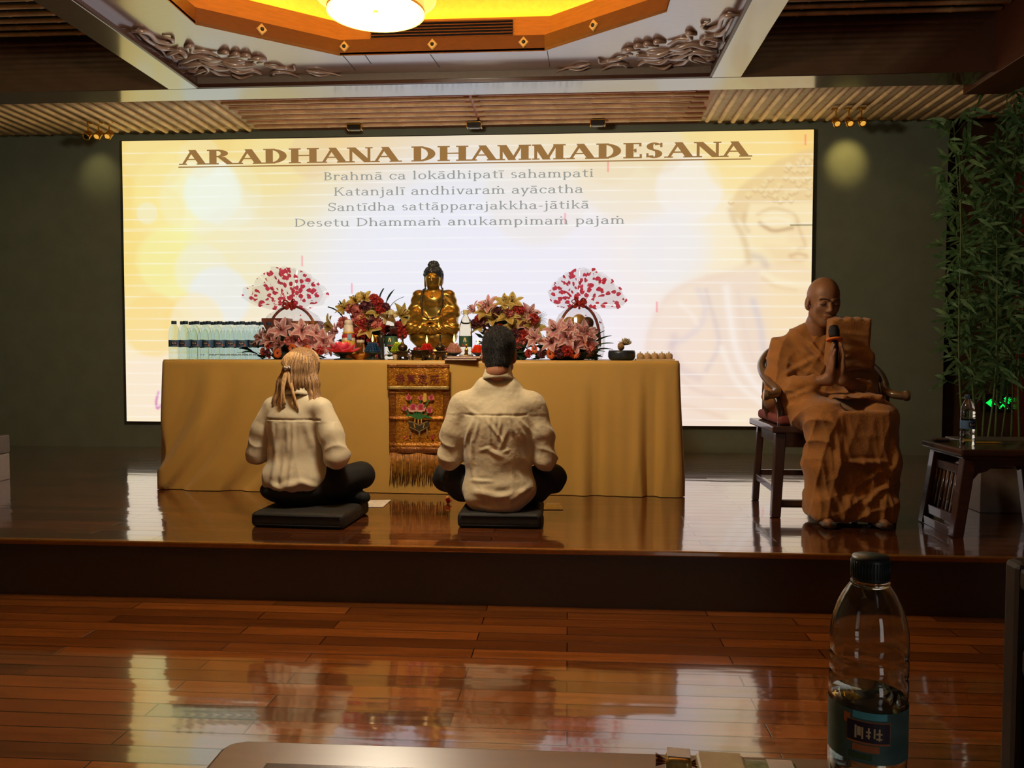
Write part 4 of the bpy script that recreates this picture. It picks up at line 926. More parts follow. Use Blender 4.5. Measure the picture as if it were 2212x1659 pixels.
# lotus pedestal
ped = MB().lathe([(.155, 0), (.160, .012), (.150, .03), (.118, .045), (.112, .085), (.128, .10), (.150, .122), (.158, .150), (.150, .168), (.001, .172)], 48, sy=.74).build('pedestal', mgild, stat, True)
mb = MB()
def petal(mb, c, ang, L, w_, up, sy=.74, m=None, cup=.3):
    d = Vector((math.cos(ang), math.sin(ang)*sy, 0)); r = Vector((-d.y, d.x, 0)).normalized(); c = Vector(c)
    def fn(u, v):
        x = (u-.5)*2; wv = w_*math.sin(PI*min(1, .12+v*.88))**.7*(1 if v < .98 else .2)
        return c+d*(L*v*math.cos(up*(.5+v)))+Vector((0, 0, L*v*math.sin(up*(.5+v))))+r*(x*wv)+(-d*(x*x)*cup*wv)
    mb.grid(fn, 5, 6, m)
for k in range(18): petal(mb, (math.cos(2*PI*k/18)*.118, math.sin(2*PI*k/18)*.118*.74, .098), 2*PI*k/18, .06, .024, .75)
for k in range(18): petal(mb, (math.cos(2*PI*k/18)*.125, math.sin(2*PI*k/18)*.125*.74, .048), 2*PI*k/18+.17, .05, .024, -.6)
mb.build('lotus_petals', mgild, stat, True, solid=.003)
mb = MB()
for k in range(-3, 4):
    a = -PI/2+k*.42; c = Vector((math.cos(a)*.114, math.sin(a)*.114*.74, .066)); mb.ball(c, (.018, .012, .013), 10)
mb.build('red_panels', mat('red enamel', (150, 36, 30), .3), stat, True)

# ------------------------------------------------------------------ candles, censers and the things between
mstand = mat('dark green plastic stand', (40, 54, 50), .4); mbronze = mat('dark bronze', (92, 74, 44), .38, metal=.75, rgb2=(60, 50, 36), vscale=40)
mflame = emitter('candle flame', (255, 226, 130), 2.5); mflame2 = emitter('candle flame edge', (255, 150, 40), 1.3); mwick = mat('wick', (40, 30, 20), .9)
def flame(t, z, h):
    MB().lathe([(.001, z), (h*.11, z+h*.2), (h*.14, z+h*.35), (h*.09, z+h*.65), (h*.03, z+h*.9), (.0005, z+h)], 10, m=mflame).build('flame', mflame, t, True)
    MB().tube([(0, 0, z-.008), (0, 0, z+h*.2)], .0012, 5).build('wick', mwick, t)
def lotus_candle(px, Y, rgb, label, kind, w, fh=.03, emat=None):
    p = at(px, 776, Y); t = thing('lotus_candle', label, 'candle', (p.x, Y, TZ), random.random(), 'lotus candles on the altar'); k = w/.113
    m = tmat('wax '+label[:24], rgb, .55, .45, var=.06)
    MB().lathe([(.040*k, 0), (.042*k, .003), (.034*k, .007), (.014*k, .010), (.012*k, .022), (.020*k, .030), (.040*k, .038), (.046*k, .044), (.044*k, .045), (.001, .040)], 24).build('stand', mstand, t, True)
    mb = MB()
    if kind == 'open':
        for r, n, L, up, z in ((.026, 8, .066, .22, .044), (.018, 8, .058, .48, .047), (.010, 6, .05, .75, .05)):
            for i in range(n): petal(mb, (math.cos(2*PI*i/n)*r*k, math.sin(2*PI*i/n)*r*k, z), 2*PI*i/n+r*30, L*k, .024*k, up, 1.0, cup=.45)
        mb.lathe([(.04*k, .044), (.045*k, .056), (.03*k, .085), (.001, .09)], 20)
        o = mb.build('wax_petals', m, t, True, solid=.004)
        zt = .094
    else:
        for j in range(6):
            z = .042+j*.0095*k; r = (.050-.0058*j)*k; n = 20-2*j
            mb.lathe([(r*.80, z), (r*.90, z+.011), (.001, z+.012)], n)
            for i in range(n):
                a = 2*PI*(i+.5*(j % 2))/n; d = Vector((math.cos(a), math.sin(a), 0)); s = Vector((-d.y, d.x, 0)); c = d*(r*.93)+Vector((0, 0, z)); hw = PI*r/n*.8
                mb.add([c-s*hw-d*.004, c+s*hw-d*.004, c+d*.006+Vector((0, 0, .012*k))-s*hw*.8, c+d*.006+Vector((0, 0, .012*k))+s*hw*.8, c+d*.004+Vector((0, 0, .019*k)), c-d*.006], [(0, 1, 3, 2), (2, 3, 4), (5, 0, 2, 4), (1, 5, 4, 3)])
        o = mb.build('wax_petals', m, t); zt = .042+6*.0095*k+.008
    if fh: flame(t, zt, fh); lamp('candle_light', 'POINT', (p.x, Y, TZ+zt+fh*.6), .10 if kind == 'open' else .06, (1, .6, .25), .008)
    return t
lotus_candle(741, 4.80, (255, 128, 150), 'pink open lotus candle on a dark stand, leftmost of the lotus candles', 'open', .150, .014)
lotus_candle(805, 4.80, (74, 124, 168), 'blue lotus candle with a tall flame on a dark stand', 'step', .113, .046)
lotus_candle(862, 4.90, (208, 226, 60), 'yellow green lotus candle behind the left bronze vase', 'step', .116, .012)
lotus_candle(922, 4.87, (236, 66, 58), 'red lotus candle behind the bronze incense bowl', 'step', .100, .050)
lotus_candle(981, 4.835, (240, 202, 182), 'pale pink lotus candle behind the sutra booklets', 'step', .108, .052)
lotus_candle(1032, 4.80, (255, 108, 36), 'orange lotus candle beside the seated man\'s head', 'step', .088, .036)
def bronze_vase(px, label):
    p = at(px, 776, 4.765); t = thing('bronze_vase', label, 'vase', (p.x, 4.765, TZ), 0, 'bronze altar vases')
    mb = MB()
    for sx in (-1, 1):
        for sy in (-1, 1): mb.bar((sx*.024, sy*.02, 0), (sx*.016, sy*.014, .022), .014, .012)
    mb.build('feet', mbronze, t, bevel=.002)
    MB().hexa([(-.022, -.018, .018), (.022, -.018, .018), (.022, .018, .018), (-.022, .018, .018)], [(-.034, -.026, .05), (.034, -.026, .05), (.034, .026, .05), (-.034, .026, .05)]).box(-.038, .038, -.029, .029, .048, .054).build('square_dish', mbronze, t, bevel=.002)
    MB().lathe([(.014, .054), (.026, .062), (.030, .076), (.024, .088), (.010, .096), (.0055, .11), (.005, .146), (.007, .150), (.005, .151)], 20).build('bulb', mbronze, t, True)
    return t
bronze_vase(870, 'small bronze vase with a thin neck left of the incense bowl'); bronze_vase(951, 'small bronze vase with a thin neck right of the incense bowl')
p = at(908, 776, 4.75); t = thing('incense_bowl', 'round bronze incense bowl on three feet in front of the statue', 'incense burner', (p.x, 4.75, TZ))
MB().lathe([(.020, .014), (.044, .022), (.055, .038), (.053, .050), (.060, .056), (.060, .060), (.052, .058), (.046, .040), (.001, .032)], 28).build('bowl', mbronze, t, True)
for k in range(3):
    a = -PI/2+.5+2*PI*k/3; c = Vector((math.cos(a), math.sin(a), 0)); MB().tube([c*.040+Vector((0, 0, .028)), c*.050+Vector((0, 0, .014)), c*.047], [.010, .008, .007], 8).build('foot', mbronze, t, True)
for s in (-1, 1): MB().tube(spline([(s*.054, 0, .040), (s*.066, 0, .045), (s*.070, 0, .058), (s*.062, 0, .066)], 5), .005, 8).build('ear', mbronze, t, True)
def oil_bottle(px, Y, label):
    p = at(px, 776, Y); t = thing('oil_bottle', label, 'bottle', (p.x, Y, TZ), 0, 'tall oil bottles on the altar')
    MB().lathe([(.036, 0), (.041, .006), (.041, .03), (.039, .034), (.041, .038), (.041, .15), (.039, .158), (.039, .19), (.035, .22), (.026, .25), (.015, .272), (.013, .285)], 24).build('body', mat('oil bottle plastic', (246, 236, 206), .03, ior=1.25, trans=1.0, var=.01), t, True)
    MB().lathe([(.016, .280), (.017, .284), (.017, .305), (.015, .308), (.001, .308)], 20).build('cap', mat('cream cap', (214, 204, 150), .5), t)
    MB().lathe([(.0416, .082), (.0416, .146)], 28, closed=False).build('label_band', mat('dark green oil label', (44, 84, 66), .5), t, True)
    mb = MB(); f = lambda x, y, z: (.0420*math.sin(x/.042)*(1 if not z else 1.01), -.0420*math.cos(x/.042)*(1 if not z else 1.01), y)
    mb.prism([(-.018, .086), (0, .082), (.018, .086), (.016, .098), (-.016, .098)], 1, f, mat('label red', (170, 50, 44), .5)).prism([(-.010, .112), (-.004, .108), (0, .128), (.004, .108), (.010, .112), (.004, .136), (-.004, .136)], 1, f, mat('label cream', (226, 206, 150), .5))
    mb.build('label_print', None, t)
    mb = MB()
    for s in (-1, 1): mb.tube(spline([(s*.014, 0, .292), (s*.026, 0, .300), (s*.027, 0, .286), (s*.016, 0, .282)], 4), .0022, 6)
    mb.build('carry_ring', mat('cream cap', (214, 204, 150), .5), t, True)
oil_bottle(845, 4.97, 'tall clear oil bottle with a green label left of the statue'); oil_bottle(1006, 4.97, 'tall clear oil bottle with a green label right of the statue')
# yellow and white squeeze bottle, amber jar, gilt cup, black holder
p = at(753, 776, 4.955); t = thing('tonic_bottle', 'white and yellow bottle with red and blue label bands behind the pink candle', 'bottle', (p.x, 4.955, TZ))
my = mat('label yellow', (222, 182, 70), .5); mwh = mat('milk white plastic', (222, 214, 196), .4)
MB().lathe([(.040, 0), (.043, .004), (.043, .12), (.040, .135), (.034, .15), (.030, .20), (.026, .215)], 24, m=mwh).build('body', mwh, t, True)
MB().lathe([(.0436, .012), (.0436, .05)], 28, closed=False).build('lower_band', my, t, True); MB().lathe([(.0436, .09), (.0436, .118)], 28, closed=False).build('upper_band', my, t, True)
mb = MB(); f = lambda x, y, z: (.0440*math.sin(x/.044), -.0440*math.cos(x/.044)-.001*z, y)
for i in range(5): mb.prism([(-.034+.014*i, .060), (-.024+.014*i, .058), (-.026+.014*i, .082), (-.033+.014*i, .080)], 1, f, mlabd)
mb.build('label_print', None, t)
MB().lathe([(.040, .135), (.041, .142), (.037, .158), (.036, .15)], 24, closed=False).build('red_band', mat('label red', (170, 50, 44), .5), t, True)
mb = MB(); mb.box(.004, .032, -.045, -.037, .12, .155); mb.build('blue_sticker', mat('pale blue sticker', (120, 160, 190), .5), t, bevel=.003)
MB().lathe([(.036, .162), (.038, .166), (.030, .176)], 24, closed=False).build('collar', my, t, True)
MB().lathe([(.020, .213), (.026, .218), (.026, .236), (.020, .246), (.001, .248)], 18).build('cap', mwh, t, True)
p = at(779, 776, 4.93); t = thing('amber_jar', 'small glass jar of amber liquid between the pink and blue candles', 'jar', (p.x, 4.93, TZ))
MB().lathe([(.026, 0), (.029, .004), (.029, .085), (.024, .098), (.022, .105)], 20).build('glass', mat('amber liquid', (226, 150, 70), .05, ior=1.3, trans=.85), t, True)
MB().lathe([(.023, .104), (.0245, .106), (.0245, .122), (.001, .123)], 18).build('lid', mat('pale lid', (206, 196, 176), .5), t)
p = at(812, 776, 4.92); t = thing('gilt_cup', 'gilt cup with a red foot behind the blue candle', 'cup', (p.x, 4.92, TZ))
MB().lathe([(.024, 0), (.026, .004), (.012, .012), (.010, .06), (.020, .075), (.024, .10)], 18).build('foot', mat('red enamel', (150, 36, 30), .3), t, True)
MB().lathe([(.020, .098), (.027, .110), (.029, .140), (.031, .150), (.029, .150), (.024, .112), (.001, .106)], 20).build('bowl', mgold, t, True)
p = at(824, 776, 4.90); t = thing('black_holder', 'slim black holder between the blue candle and the left oil bottle', 'holder', (p.x, 4.90, TZ))
MB().lathe([(.020, 0), (.022, .004), (.018, .012), (.017, .10), (.021, .13), (.020, .148), (.010, .156), (.001, .157)], 16).build('body', mat('black lacquer', (34, 32, 32), .35), t, True)
MB().ball((0, 0, .165), .010).build('knob', mat('black lacquer', (34, 32, 32), .35), t, True)
p = at(776, 776, 4.86); t = thing('offering_dish', 'amber wooden dish on the altar between the pink and blue candles', 'dish', (p.x, 4.87, TZ))
MB().lathe([(.030, 0), (.034, .004), (.060, .022), (.072, .036), (.070, .037), (.05, .022), (.001, .012)], 28, sy=.6).build('dish', mat('amber wood', (196, 128, 44), .4, var=.1), t, True)
for px, Y, lb in ((857, 4.812, 'left of the left bronze vase'), (889, 4.85, 'between the left vase and the incense bowl'), (937, 4.94, 'between the incense bowl and the right vase'), (965, 4.87, 'right of the right bronze vase')):
    p = at(px, 776, Y); t = thing('offering_cup', f'small white porcelain cup {lb}', 'cup', (p.x, Y, TZ), 0, 'white offering cups')
    MB().lathe([(.014, 0), (.016, .002), (.022, .010), (.026, .026), (.027, .034), (.025, .034), (.020, .012), (.001, .008)], 20).build('cup', mat('white porcelain', (226, 216, 192), .25), t, True)
    MB().lathe([(.0268, .030), (.0278, .031), (.0278, .035), (.0262, .035)], 20, closed=False).build('rim', mat('red rim', (160, 60, 50), .4), t, True)
p = at(1007, 776, 4.79); t = thing('gold_figurine', 'tiny gold figurine on a cream block in front of the right oil bottle', 'figurine', (p.x, 4.80, TZ))
MB().box(-.020, .020, -.015, .015, .0, .028).build('block', mat('cream block', (214, 196, 160), .6), t, bevel=.003)
MB().lathe([(.012, .028), (.014, .034), (.009, .044), (.012, .056), (.008, .068), (.004, .073), (.008, .082), (.005, .092), (.001, .10)], 14).build('figure', mgold, t, True)
p = at(1027, 776, 4.76); t = thing('glass_cup', 'small clear glass cup under the orange candle', 'cup', (p.x-.03, 4.755, TZ))
MB().lathe([(.014, 0), (.016, .003), (.018, .035), (.0165, .035), (.014, .006), (.001, .005)], 16).build('glass', mwater, t, True)
for k, (px, Y, rz, c, lb) in enumerate(((1000, 4.735, -.10, (150, 92, 84), 'lower sutra booklet with a red brown cover sticking out over the altar edge'), (1003, 4.745, .06, (206, 170, 150), 'upper sutra booklet with a pale cover on the altar edge'))):
    p = at(px, 776, Y); t = thing('sutra_booklet', lb, 'booklet', (p.x, Y, TZ+.0005+k*.0125), rz, 'sutra booklets')
    MB().box(-.095, .095, -.065, .065, .002, .009).build('pages', mat('booklet pages', (214, 200, 176), .7), t)
    MB().box(-.097, .097, -.067, .067, 0, .002).box(-.097, .097, -.067, .067, .009, .0115).build('cover', mat(f'booklet cover {k}', c, .5), t)
# black wooden drum bowl with a padded striker
p = at(1343, 776, 4.86); t = thing('singing_bowl', 'black singing bowl on the right end of the altar', 'bowl', (p.x, 4.86, TZ))
MB().lathe([(.060, 0), (.074, .006), (.081, .022), (.081, .046), (.076, .060), (.072, .060), (.076, .046), (.070, .02), (.001, .012)], 32).build('bowl', mat('black bowl metal', (52, 60, 68), .35, metal=.4), t, True)
p = at(1341, 757, 4.85); t = thing('bowl_striker', 'wooden striker with a pale tasselled head lying in the black bowl', 'striker', (p.x, 4.845, TZ+.078))
MB().tube([(-.002, -.045, .000), (0, .02, .012)], [.020, .018], 18).build('handle', mat('striker wood', (150, 116, 74), .5, var=.15), t, True)
mb = MB()
for k in range(70):
    a = rng.uniform(0, 2*PI); e = rng.uniform(-.1, 1.4); d = Vector((math.cos(a)*math.cos(e)+.25, .6*math.sin(a)*math.cos(e), math.sin(e)+.2)).normalized(); mb.tube([Vector((.022, .01, .014)), Vector((.022, .01, .014))+d*.026, Vector((.024, .01, .016))+d*rng.uniform(.036, .048)+Vector((rng.uniform(-.006, .006), 0, -.003))], [.003, .0025, .0012], 5)
mb.build('tassel', tmat('pale straw', (226, 206, 156), .4), t, True)
# tray of small butter lamps
p = at(1415, 777, 4.80); t = thing('lamp_tray', 'pale tray holding rows of small cream butter lamps at the right end of the altar', 'tray', (p.x, 4.83, TZ))
MB().box(-.11, .11, -.05, .05, 0, .004).box(-.112, .112, -.052, -.049, 0, .010).box(-.112, .112, .049, .052, 0, .010).box(-.112, -.109, -.05, .05, 0, .010).box(.109, .112, -.05, .05, 0, .010).build('tray', mat('pale card tray', (214, 186, 140), .6), t)
mcup = tmat('cream wax cup', (240, 206, 150), .5); mwx = tmat('cream wax', (252, 232, 190), .5); lampc = None
for r in range(2):
    for c in range(5):
        lab = f'cream butter lamp, {ORD[c]} from the left in the {("front", "back")[r]} row on the tray'; loc = (p.x-.084+c*.042, 4.805+r*.046, TZ+.004)
        if lampc is None:
            t = lampc = thing('butter_lamp', lab, 'candle', loc, 0, 'butter lamps on the tray')
            MB().lathe([(.016, 0), (.0185, .002), (.0195, .030), (.0185, .030), (.017, .02), (.001, .02)], 16).build('cup', mcup, t, True)
            mb = MB()
            for k in range(9): a = 2*PI*k/9; mb.ball((math.cos(a)*.012, math.sin(a)*.012, .029+.003*(k % 2)), (.006, .006, .008), 8)
            mb.ball((0, 0, .030), (.010, .010, .012), 8).tube([(0, 0, .036), (.001, 0, .050)], [.004, .001], 6); mb.build('wax_flower', mwx, t, True)
        else: copy_tree(lampc, loc, random.random()*3, lab)

# ================================================================== FLOWERS
def tint(k, a, b, tr=.45): return tmat('petal '+k+' rib', a, tr), tmat('petal '+k+' edge', b, tr)
PET = {'pink': tint('pink', (228, 160, 160), (246, 216, 208)), 'yellow': tint('yellow', (206, 178, 84), (226, 208, 140)), 'cream': tint('cream', (222, 196, 130), (236, 220, 176))}
mstam = mat('stamen rust', (104, 58, 34), .7); mleaf = tmat('dark lily leaf', (44, 76, 52), .3, .45, rgb2=(30, 56, 40), vscale=20); mfern = tmat('palm leaf', (38, 70, 44), .25, .5)
def lily_meshes(kind, curl):
    a, b = PET[kind]; mb = MB()
    for k in range(6):
        an = 2*PI*k/6+(.1 if k % 2 else 0); L = .085; wd = .026 if k % 2 else .019; d = Vector((math.cos(an), math.sin(an), 0)); r = Vector((-d.y, d.x, 0))
        P = []
        for i in range(5):
            x = (i-2)/2
            for j in range(8):
                v = j/7; out = L*(.10*v+.85*v**1.5); up = L*(.75*v-curl*v**2.6); wv = wd*(math.sin(PI*(.10+.88*v))**.8)
                P.append(d*out+r*(x*wv)+Vector((0, 0, up+.25*abs(x)*wv+.003*math.sin(v*9)*x)))
        for i in range(4): mb.add([P[i*8+j] for j in range(8)]+[P[(i+1)*8+j] for j in range(8)], [(j, 8+j, 9+j, j+1) for j in range(7)], a if i in (1, 2) else b)
    st = MB()
    for k in range(6):
        an = 2*PI*k/6+.5; d = Vector((math.cos(an), math.sin(an), 0)); q = d*.016+Vector((0, 0, .062)); st.tube([(0, 0, .01), d*.008+Vector((0, 0, .04)), q], .0012, 5).bar(q-Vector((-d.y, d.x, 0))*.005, q+Vector((-d.y, d.x, 0))*.005, .003, .003)
    st.tube([(0, 0, .01), (0, 0, .07)], .0015, 5).ball((0, 0, .072), .003, 6)
    return mb, st
def gerb_mesh(m, mc):
    mb = MB()
    for ring_, n, L, z in ((0, 20, .036, 0), (1, 18, .028, .004)):
        for k in range(n):
            an = 2*PI*(k+.5*ring_)/n; d = Vector((math.cos(an), math.sin(an), 0)); r = Vector((-d.y, d.x, 0)); w_ = .0050
            mb.add([d*.008+Vector((0, 0, z))-r*.002, d*.008+Vector((0, 0, z))+r*.002, d*L*.6+r*w_+Vector((0, 0, z+.004)), d*L*.6-r*w_+Vector((0, 0, z+.004)), d*L+Vector((0, 0, z+.001))], [(0, 1, 2, 3), (3, 2, 4)])
    c = MB().ball((0, 0, .004), (.007, .007, .004), 12)
    return mb, c
def carn_mesh():
    mb = MB()
    for k in range(46):
        z = rng.uniform(-.2, 1); a = rng.uniform(0, 2*PI); q = math.sqrt(max(0, 1-z*z)); d = Vector((q*math.cos(a), q*math.sin(a), z)); u = d.orthogonal().normalized(); v = d.cross(u); th = rng.uniform(0, PI); e1 = u*math.cos(th)+v*math.sin(th); e2 = d
        pts = []
        for i in range(6):
            x = (i-2.5)/2.5; pts += [d*.008+e1*(x*.003), d*(.027+.004*((i % 2)))+e1*(x*.013)+d.cross(e1)*(.004*math.sin(i*2.2))]
        mb.add(pts, [(2*i, 2*i+2, 2*i+3, 2*i+1) for i in range(5)])
    mb.ball((0, 0, .002), .019, 10); return mb
def leaf_mesh(L, w_, m):
    def fn(u, v):
        x = (u-.5)*2; return (x*w_*math.sin(PI*(.06+.92*v))**.85, .25*L*v*v*0, 0) if False else (x*w_*math.sin(PI*(.06+.92*v))**.85, L*v, .10*L*math.sin(v*PI)+abs(x)*w_*.3)
    return MB().grid(fn, 5, 9, m)
PROT = {}
def flower_mesh(kind):
    """mesh data for a kind of flower: main mesh and, where it shows, its centre"""
    if kind in PROT: return PROT[kind]
    def fin(mb, nm, m): o = mb.build(nm, m, None, True); d = o.data; bpy.data.objects.remove(o); return d
    if kind in PET: a, b = lily_meshes(kind, .30); r = ('lily', fin(a, 'lily', None), 'stamens', fin(b, 'stamens', mstam))
    elif kind.startswith('gerb'):
        c = {'gerb': (244, 128, 66), 'gerbr': (224, 84, 60)}[kind]; a, b = gerb_mesh(None, None); r = ('gerbera', fin(a, 'gerbera', tmat('gerbera '+kind, c, .35)), 'flower_eye', fin(b, 'flower_eye', mat('gerbera eye', (66, 34, 22), .8)))
    elif kind.startswith('carn'):
        c = {'carnr': (214, 88, 80), 'carnp': (224, 140, 130), 'carnv': (128, 74, 84)}[kind]; r = ('carnation', fin(carn_mesh(), 'carnation', tmat('carnation '+kind, c, .35)), None, None)
    elif kind == 'leaf': r = ('leaf', fin(leaf_mesh(.12, .026, mleaf), 'leaf', mleaf), None, None)
    elif kind == 'blade': r = ('palm_leaf', fin(leaf_mesh(.14, .010, mfern), 'palm_leaf', mfern), None, None)
    PROT[kind] = r; return r
def put(root, kind, px, py, Y, face, sc=1.0):
    nm, me, n2, m2 = flower_mesh(kind); p = at(px, py, Y)-root.location; p.z = max(p.z, .020 if kind in ('leaf', 'blade') else (.070 if kind in PET else .040))
    o = bpy.data.objects.new(nm, me); COL.objects.link(o); o.parent = root; o.location = p
    f = Vector(face).normalized()
    if kind in ('leaf', 'blade') and f.z < .12: f.z = .12; f.normalize()
    q = f.to_track_quat('Z', 'Y') if kind not in ('leaf', 'blade') else f.to_track_quat('Y', 'Z')
    o.rotation_euler = (q.to_matrix() @ Matrix.Rotation(random.uniform(0, 6.28) if kind not in ('leaf', 'blade') else random.uniform(-.5, .5), 3, 'Z' if kind not in ('leaf', 'blade') else 'Y')).to_euler(); o.scale = (sc,)*3
    if m2: c = bpy.data.objects.new(n2, m2); COL.objects.link(c); c.parent = o
    return o
def bouquet(px, Y, label, items, core, dome):
    p = at(px, 776, Y); root = thing('flower_arrangement', label, 'flowers', (p.x, Y, TZ), 0, 'flower arrangements on the altar')
    cx, cy_, cz = dome
    MB().ball((0, 0, cz*.42), (cx*.55, cy_*.5, cz*.40), 14).lathe([(cx*.45, 0), (cx*.55, .02), (cx*.5, .05)], 18).build('foam_base', mat('flower foam', (26, 40, 28), .9, var=.3), root, True)
    mb = MB()
    for k in range(core):          # fill of small leaves over the dome
        a = rng.uniform(0, 2*PI); e = rng.uniform(.02, 1.5); d = Vector((math.cos(a)*math.cos(e)*cx, math.sin(a)*math.cos(e)*cy_, math.sin(e)*cz)); q = d*.74; q.z = max(q.z, .012)
        nrm = Vector((d.x/cx, d.y/cy_, d.z/cz)).normalized(); t1 = (nrm+Vector(rng.uniform(-.7, .7, 3))).normalized(); s = t1.cross(nrm+Vector((.01, .02, .03))).normalized(); L = rng.uniform(.04, .08)
        tip = q+t1*L; tip.z = max(tip.z, .004); mid = q+t1*L*.5; mid.z = max(mid.z, .006)
        mb.add([q, mid+s*.011, tip, mid-s*.011], [(0, 1, 2, 3)])
    mb.build('foliage', mleaf, root)
    for it in items:
        kind, x, y = it[:3]; sc = it[3] if len(it) > 3 else 1.0; dx = (x-px)/60.0; dz = (760-y)/90.0
        face = it[4] if len(it) > 4 else (dx*.9+random.uniform(-.25, .25), -1.0+random.uniform(-.2, .2), dz+random.uniform(-.2, .3))
        yy = Y-cy_*.85*max(.0, 1-abs(dx)*.45)*(1.15-.35*max(0, dz))
        put(root, kind, x, y, yy+(.03 if kind in ('leaf',) else (-.03 if kind[:4] in ('carn', 'gerb') else 0)), face, sc*(1.25 if kind[:4] == 'carn' else .95))
    return root
bouquet(630, 4.93, 'low bouquet of pink lilies and orange gerberas in front of the left wrapped basket',
    [('pink', 611, 716, 1.05), ('pink', 651, 720, 1.1), ('pink', 588, 736, 1), ('pink', 606, 745, .9), ('pink', 567, 732, .8), ('pink', 696, 738, 1.05), ('pink', 641, 736, .95), ('pink', 681, 722, .8), ('pink', 669, 742, .8), ('pink', 708, 752, .7),
     ('gerb', 600, 764, 1.0), ('gerb', 632, 752, .95), ('gerb', 661, 753, .9), ('gerbr', 568, 759, .85), ('gerbr', 580, 748, .8), ('carnp', 655, 736, .9), ('carnr', 690, 757, .8), ('carnp', 624, 737, .8), ('carnv', 645, 766, .8), ('carnv', 580, 768, .7),
     ('leaf', 545, 760, .7, (-1, -.3, .25)), ('leaf', 556, 766, .8, (-1, -.6, .0)), ('leaf', 695, 766, .7, (.9, -.6, .1)), ('leaf', 560, 750, .7, (-1, -.2, .6)), ('blade', 700, 770, .7, (1, -.6, .1)), ('blade', 535, 768, .5, (-1, -.4, .3)), ('leaf', 670, 768, .6, (.5, -1, .0))], 160, (.22, .13, .17))
bouquet(793, 5.12, 'tall bouquet of yellow lilies and red carnations left of the statue',
    [('yellow', 772, 657, 1), ('yellow', 788, 650, .9), ('yellow', 815, 680, 1.1), ('yellow', 862, 684, 1.2, (.8, -.5, .4)), ('yellow', 797, 715, 1.2), ('yellow', 720, 708, 1.2, (-.8, -.5, .2)), ('yellow', 747, 670, .9), ('yellow', 791, 683, .9), ('cream', 835, 690, .9),
     ('carnr', 808, 646, .9), ('carnr', 817, 655, 1), ('carnp', 760, 668, 1.1), ('carnp', 771, 671, 1.1), ('carnp', 774, 688, 1.2), ('carnr', 783, 696, 1.1), ('carnr', 822, 669, 1), ('carnp', 812, 699, 1.1), ('carnr', 779, 720, 1.2), ('carnr', 861, 709, 1.2), ('carnr', 866, 720, 1.1), ('carnp', 742, 698, 1.1), ('carnp', 757, 708, 1), ('carnr', 830, 712, 1.1), ('carnr', 805, 735, 1),
     ('carnv', 789, 662, 1), ('carnv', 832, 665, .9), ('carnv', 801, 693, .9), ('carnv', 766, 735, 1), ('carnv', 845, 735, 1), ('pink', 731, 718, .8), ('pink', 724, 730, .8), ('pink', 806, 664, .7), ('pink', 850, 722, .9),
     ('leaf', 822, 661, 1.0, (.25, -.1, 1)), ('leaf', 740, 686, 1.0, (-.7, -.2, .5)), ('leaf', 737, 680, .8, (-.1, -.2, 1)), ('leaf', 742, 680, .7, (-.4, -.2, .9)), ('leaf', 862, 700, .8, (.5, -.3, .3)), ('leaf', 806, 676, .7, (.3, -.8, .4)), ('blade', 834, 655, .8, (.5, -.2, .7)), ('blade', 840, 668, 1, (.7, -.2, .5))], 200, (.205, .13, .36))
rc_ = bouquet(1098, 5.12, 'tall bouquet of yellow and pink lilies right of the statue behind the man',
    [('yellow', 1054, 679, 1.2), ('yellow', 1072, 692, 1.25), ('yellow', 1094, 690, 1.2), ('yellow', 1041, 707, 1), ('yellow', 1090, 660, 1), ('yellow', 1106, 658, 1), ('yellow', 1150, 712, 1.1), ('yellow', 1122, 692, 1), ('yellow', 1106, 709, .9), ('cream', 1116, 676, .8),
     ('pink', 1058, 664, 1), ('pink', 1140, 680, 1), ('pink', 1026, 674, .9, (-.7, -.4, .6)), ('pink', 1131, 703, 1), ('pink', 1150, 729, .9), ('carnv', 1074, 675, 1), ('carnv', 1046, 698, 1), ('carnr', 1121, 670, 1), ('carnr', 1152, 690, 1), ('carnr', 1130, 726, 1.1), ('carnp', 1121, 739, 1.1), ('carnv', 1112, 722, 1), ('carnp', 1100, 676, .8), ('carnr', 1036, 690, .9), ('carnv', 1027, 700, .9), ('carnp', 1060, 722, 1), ('carnr', 1080, 712, 1),
     ('leaf', 1134, 740, .9, (.5, -.8, .2)), ('leaf', 1147, 692, .7, (.5, -.5, .5)), ('leaf', 1100, 668, .6, (.2, -.6, .8)), ('leaf', 1125, 755, .9, (.2, -1, .1)), ('leaf', 1030, 712, .8, (-.7, -.3, .2)), ('leaf', 1022, 700, .6, (-.8, -.2, .6))], 200, (.24, .14, .35))
mb = MB(); c0 = at(1158, 692, 5.08)-rc_.location
for k in range(16):
    a = -.7+1.5*k/15; L = rng.uniform(.06, .085); d = Vector((math.cos(a), -.2, math.sin(a))); mb.tube([c0, c0+d*L*.5+Vector((0, 0, .012)), c0+d*L+Vector((0, 0, .006-.010*(a < .3)))], [.0013, .001, .0005], 5)
mb.build('bear_grass', mat('bear grass', (60, 66, 60), .6), rc_)
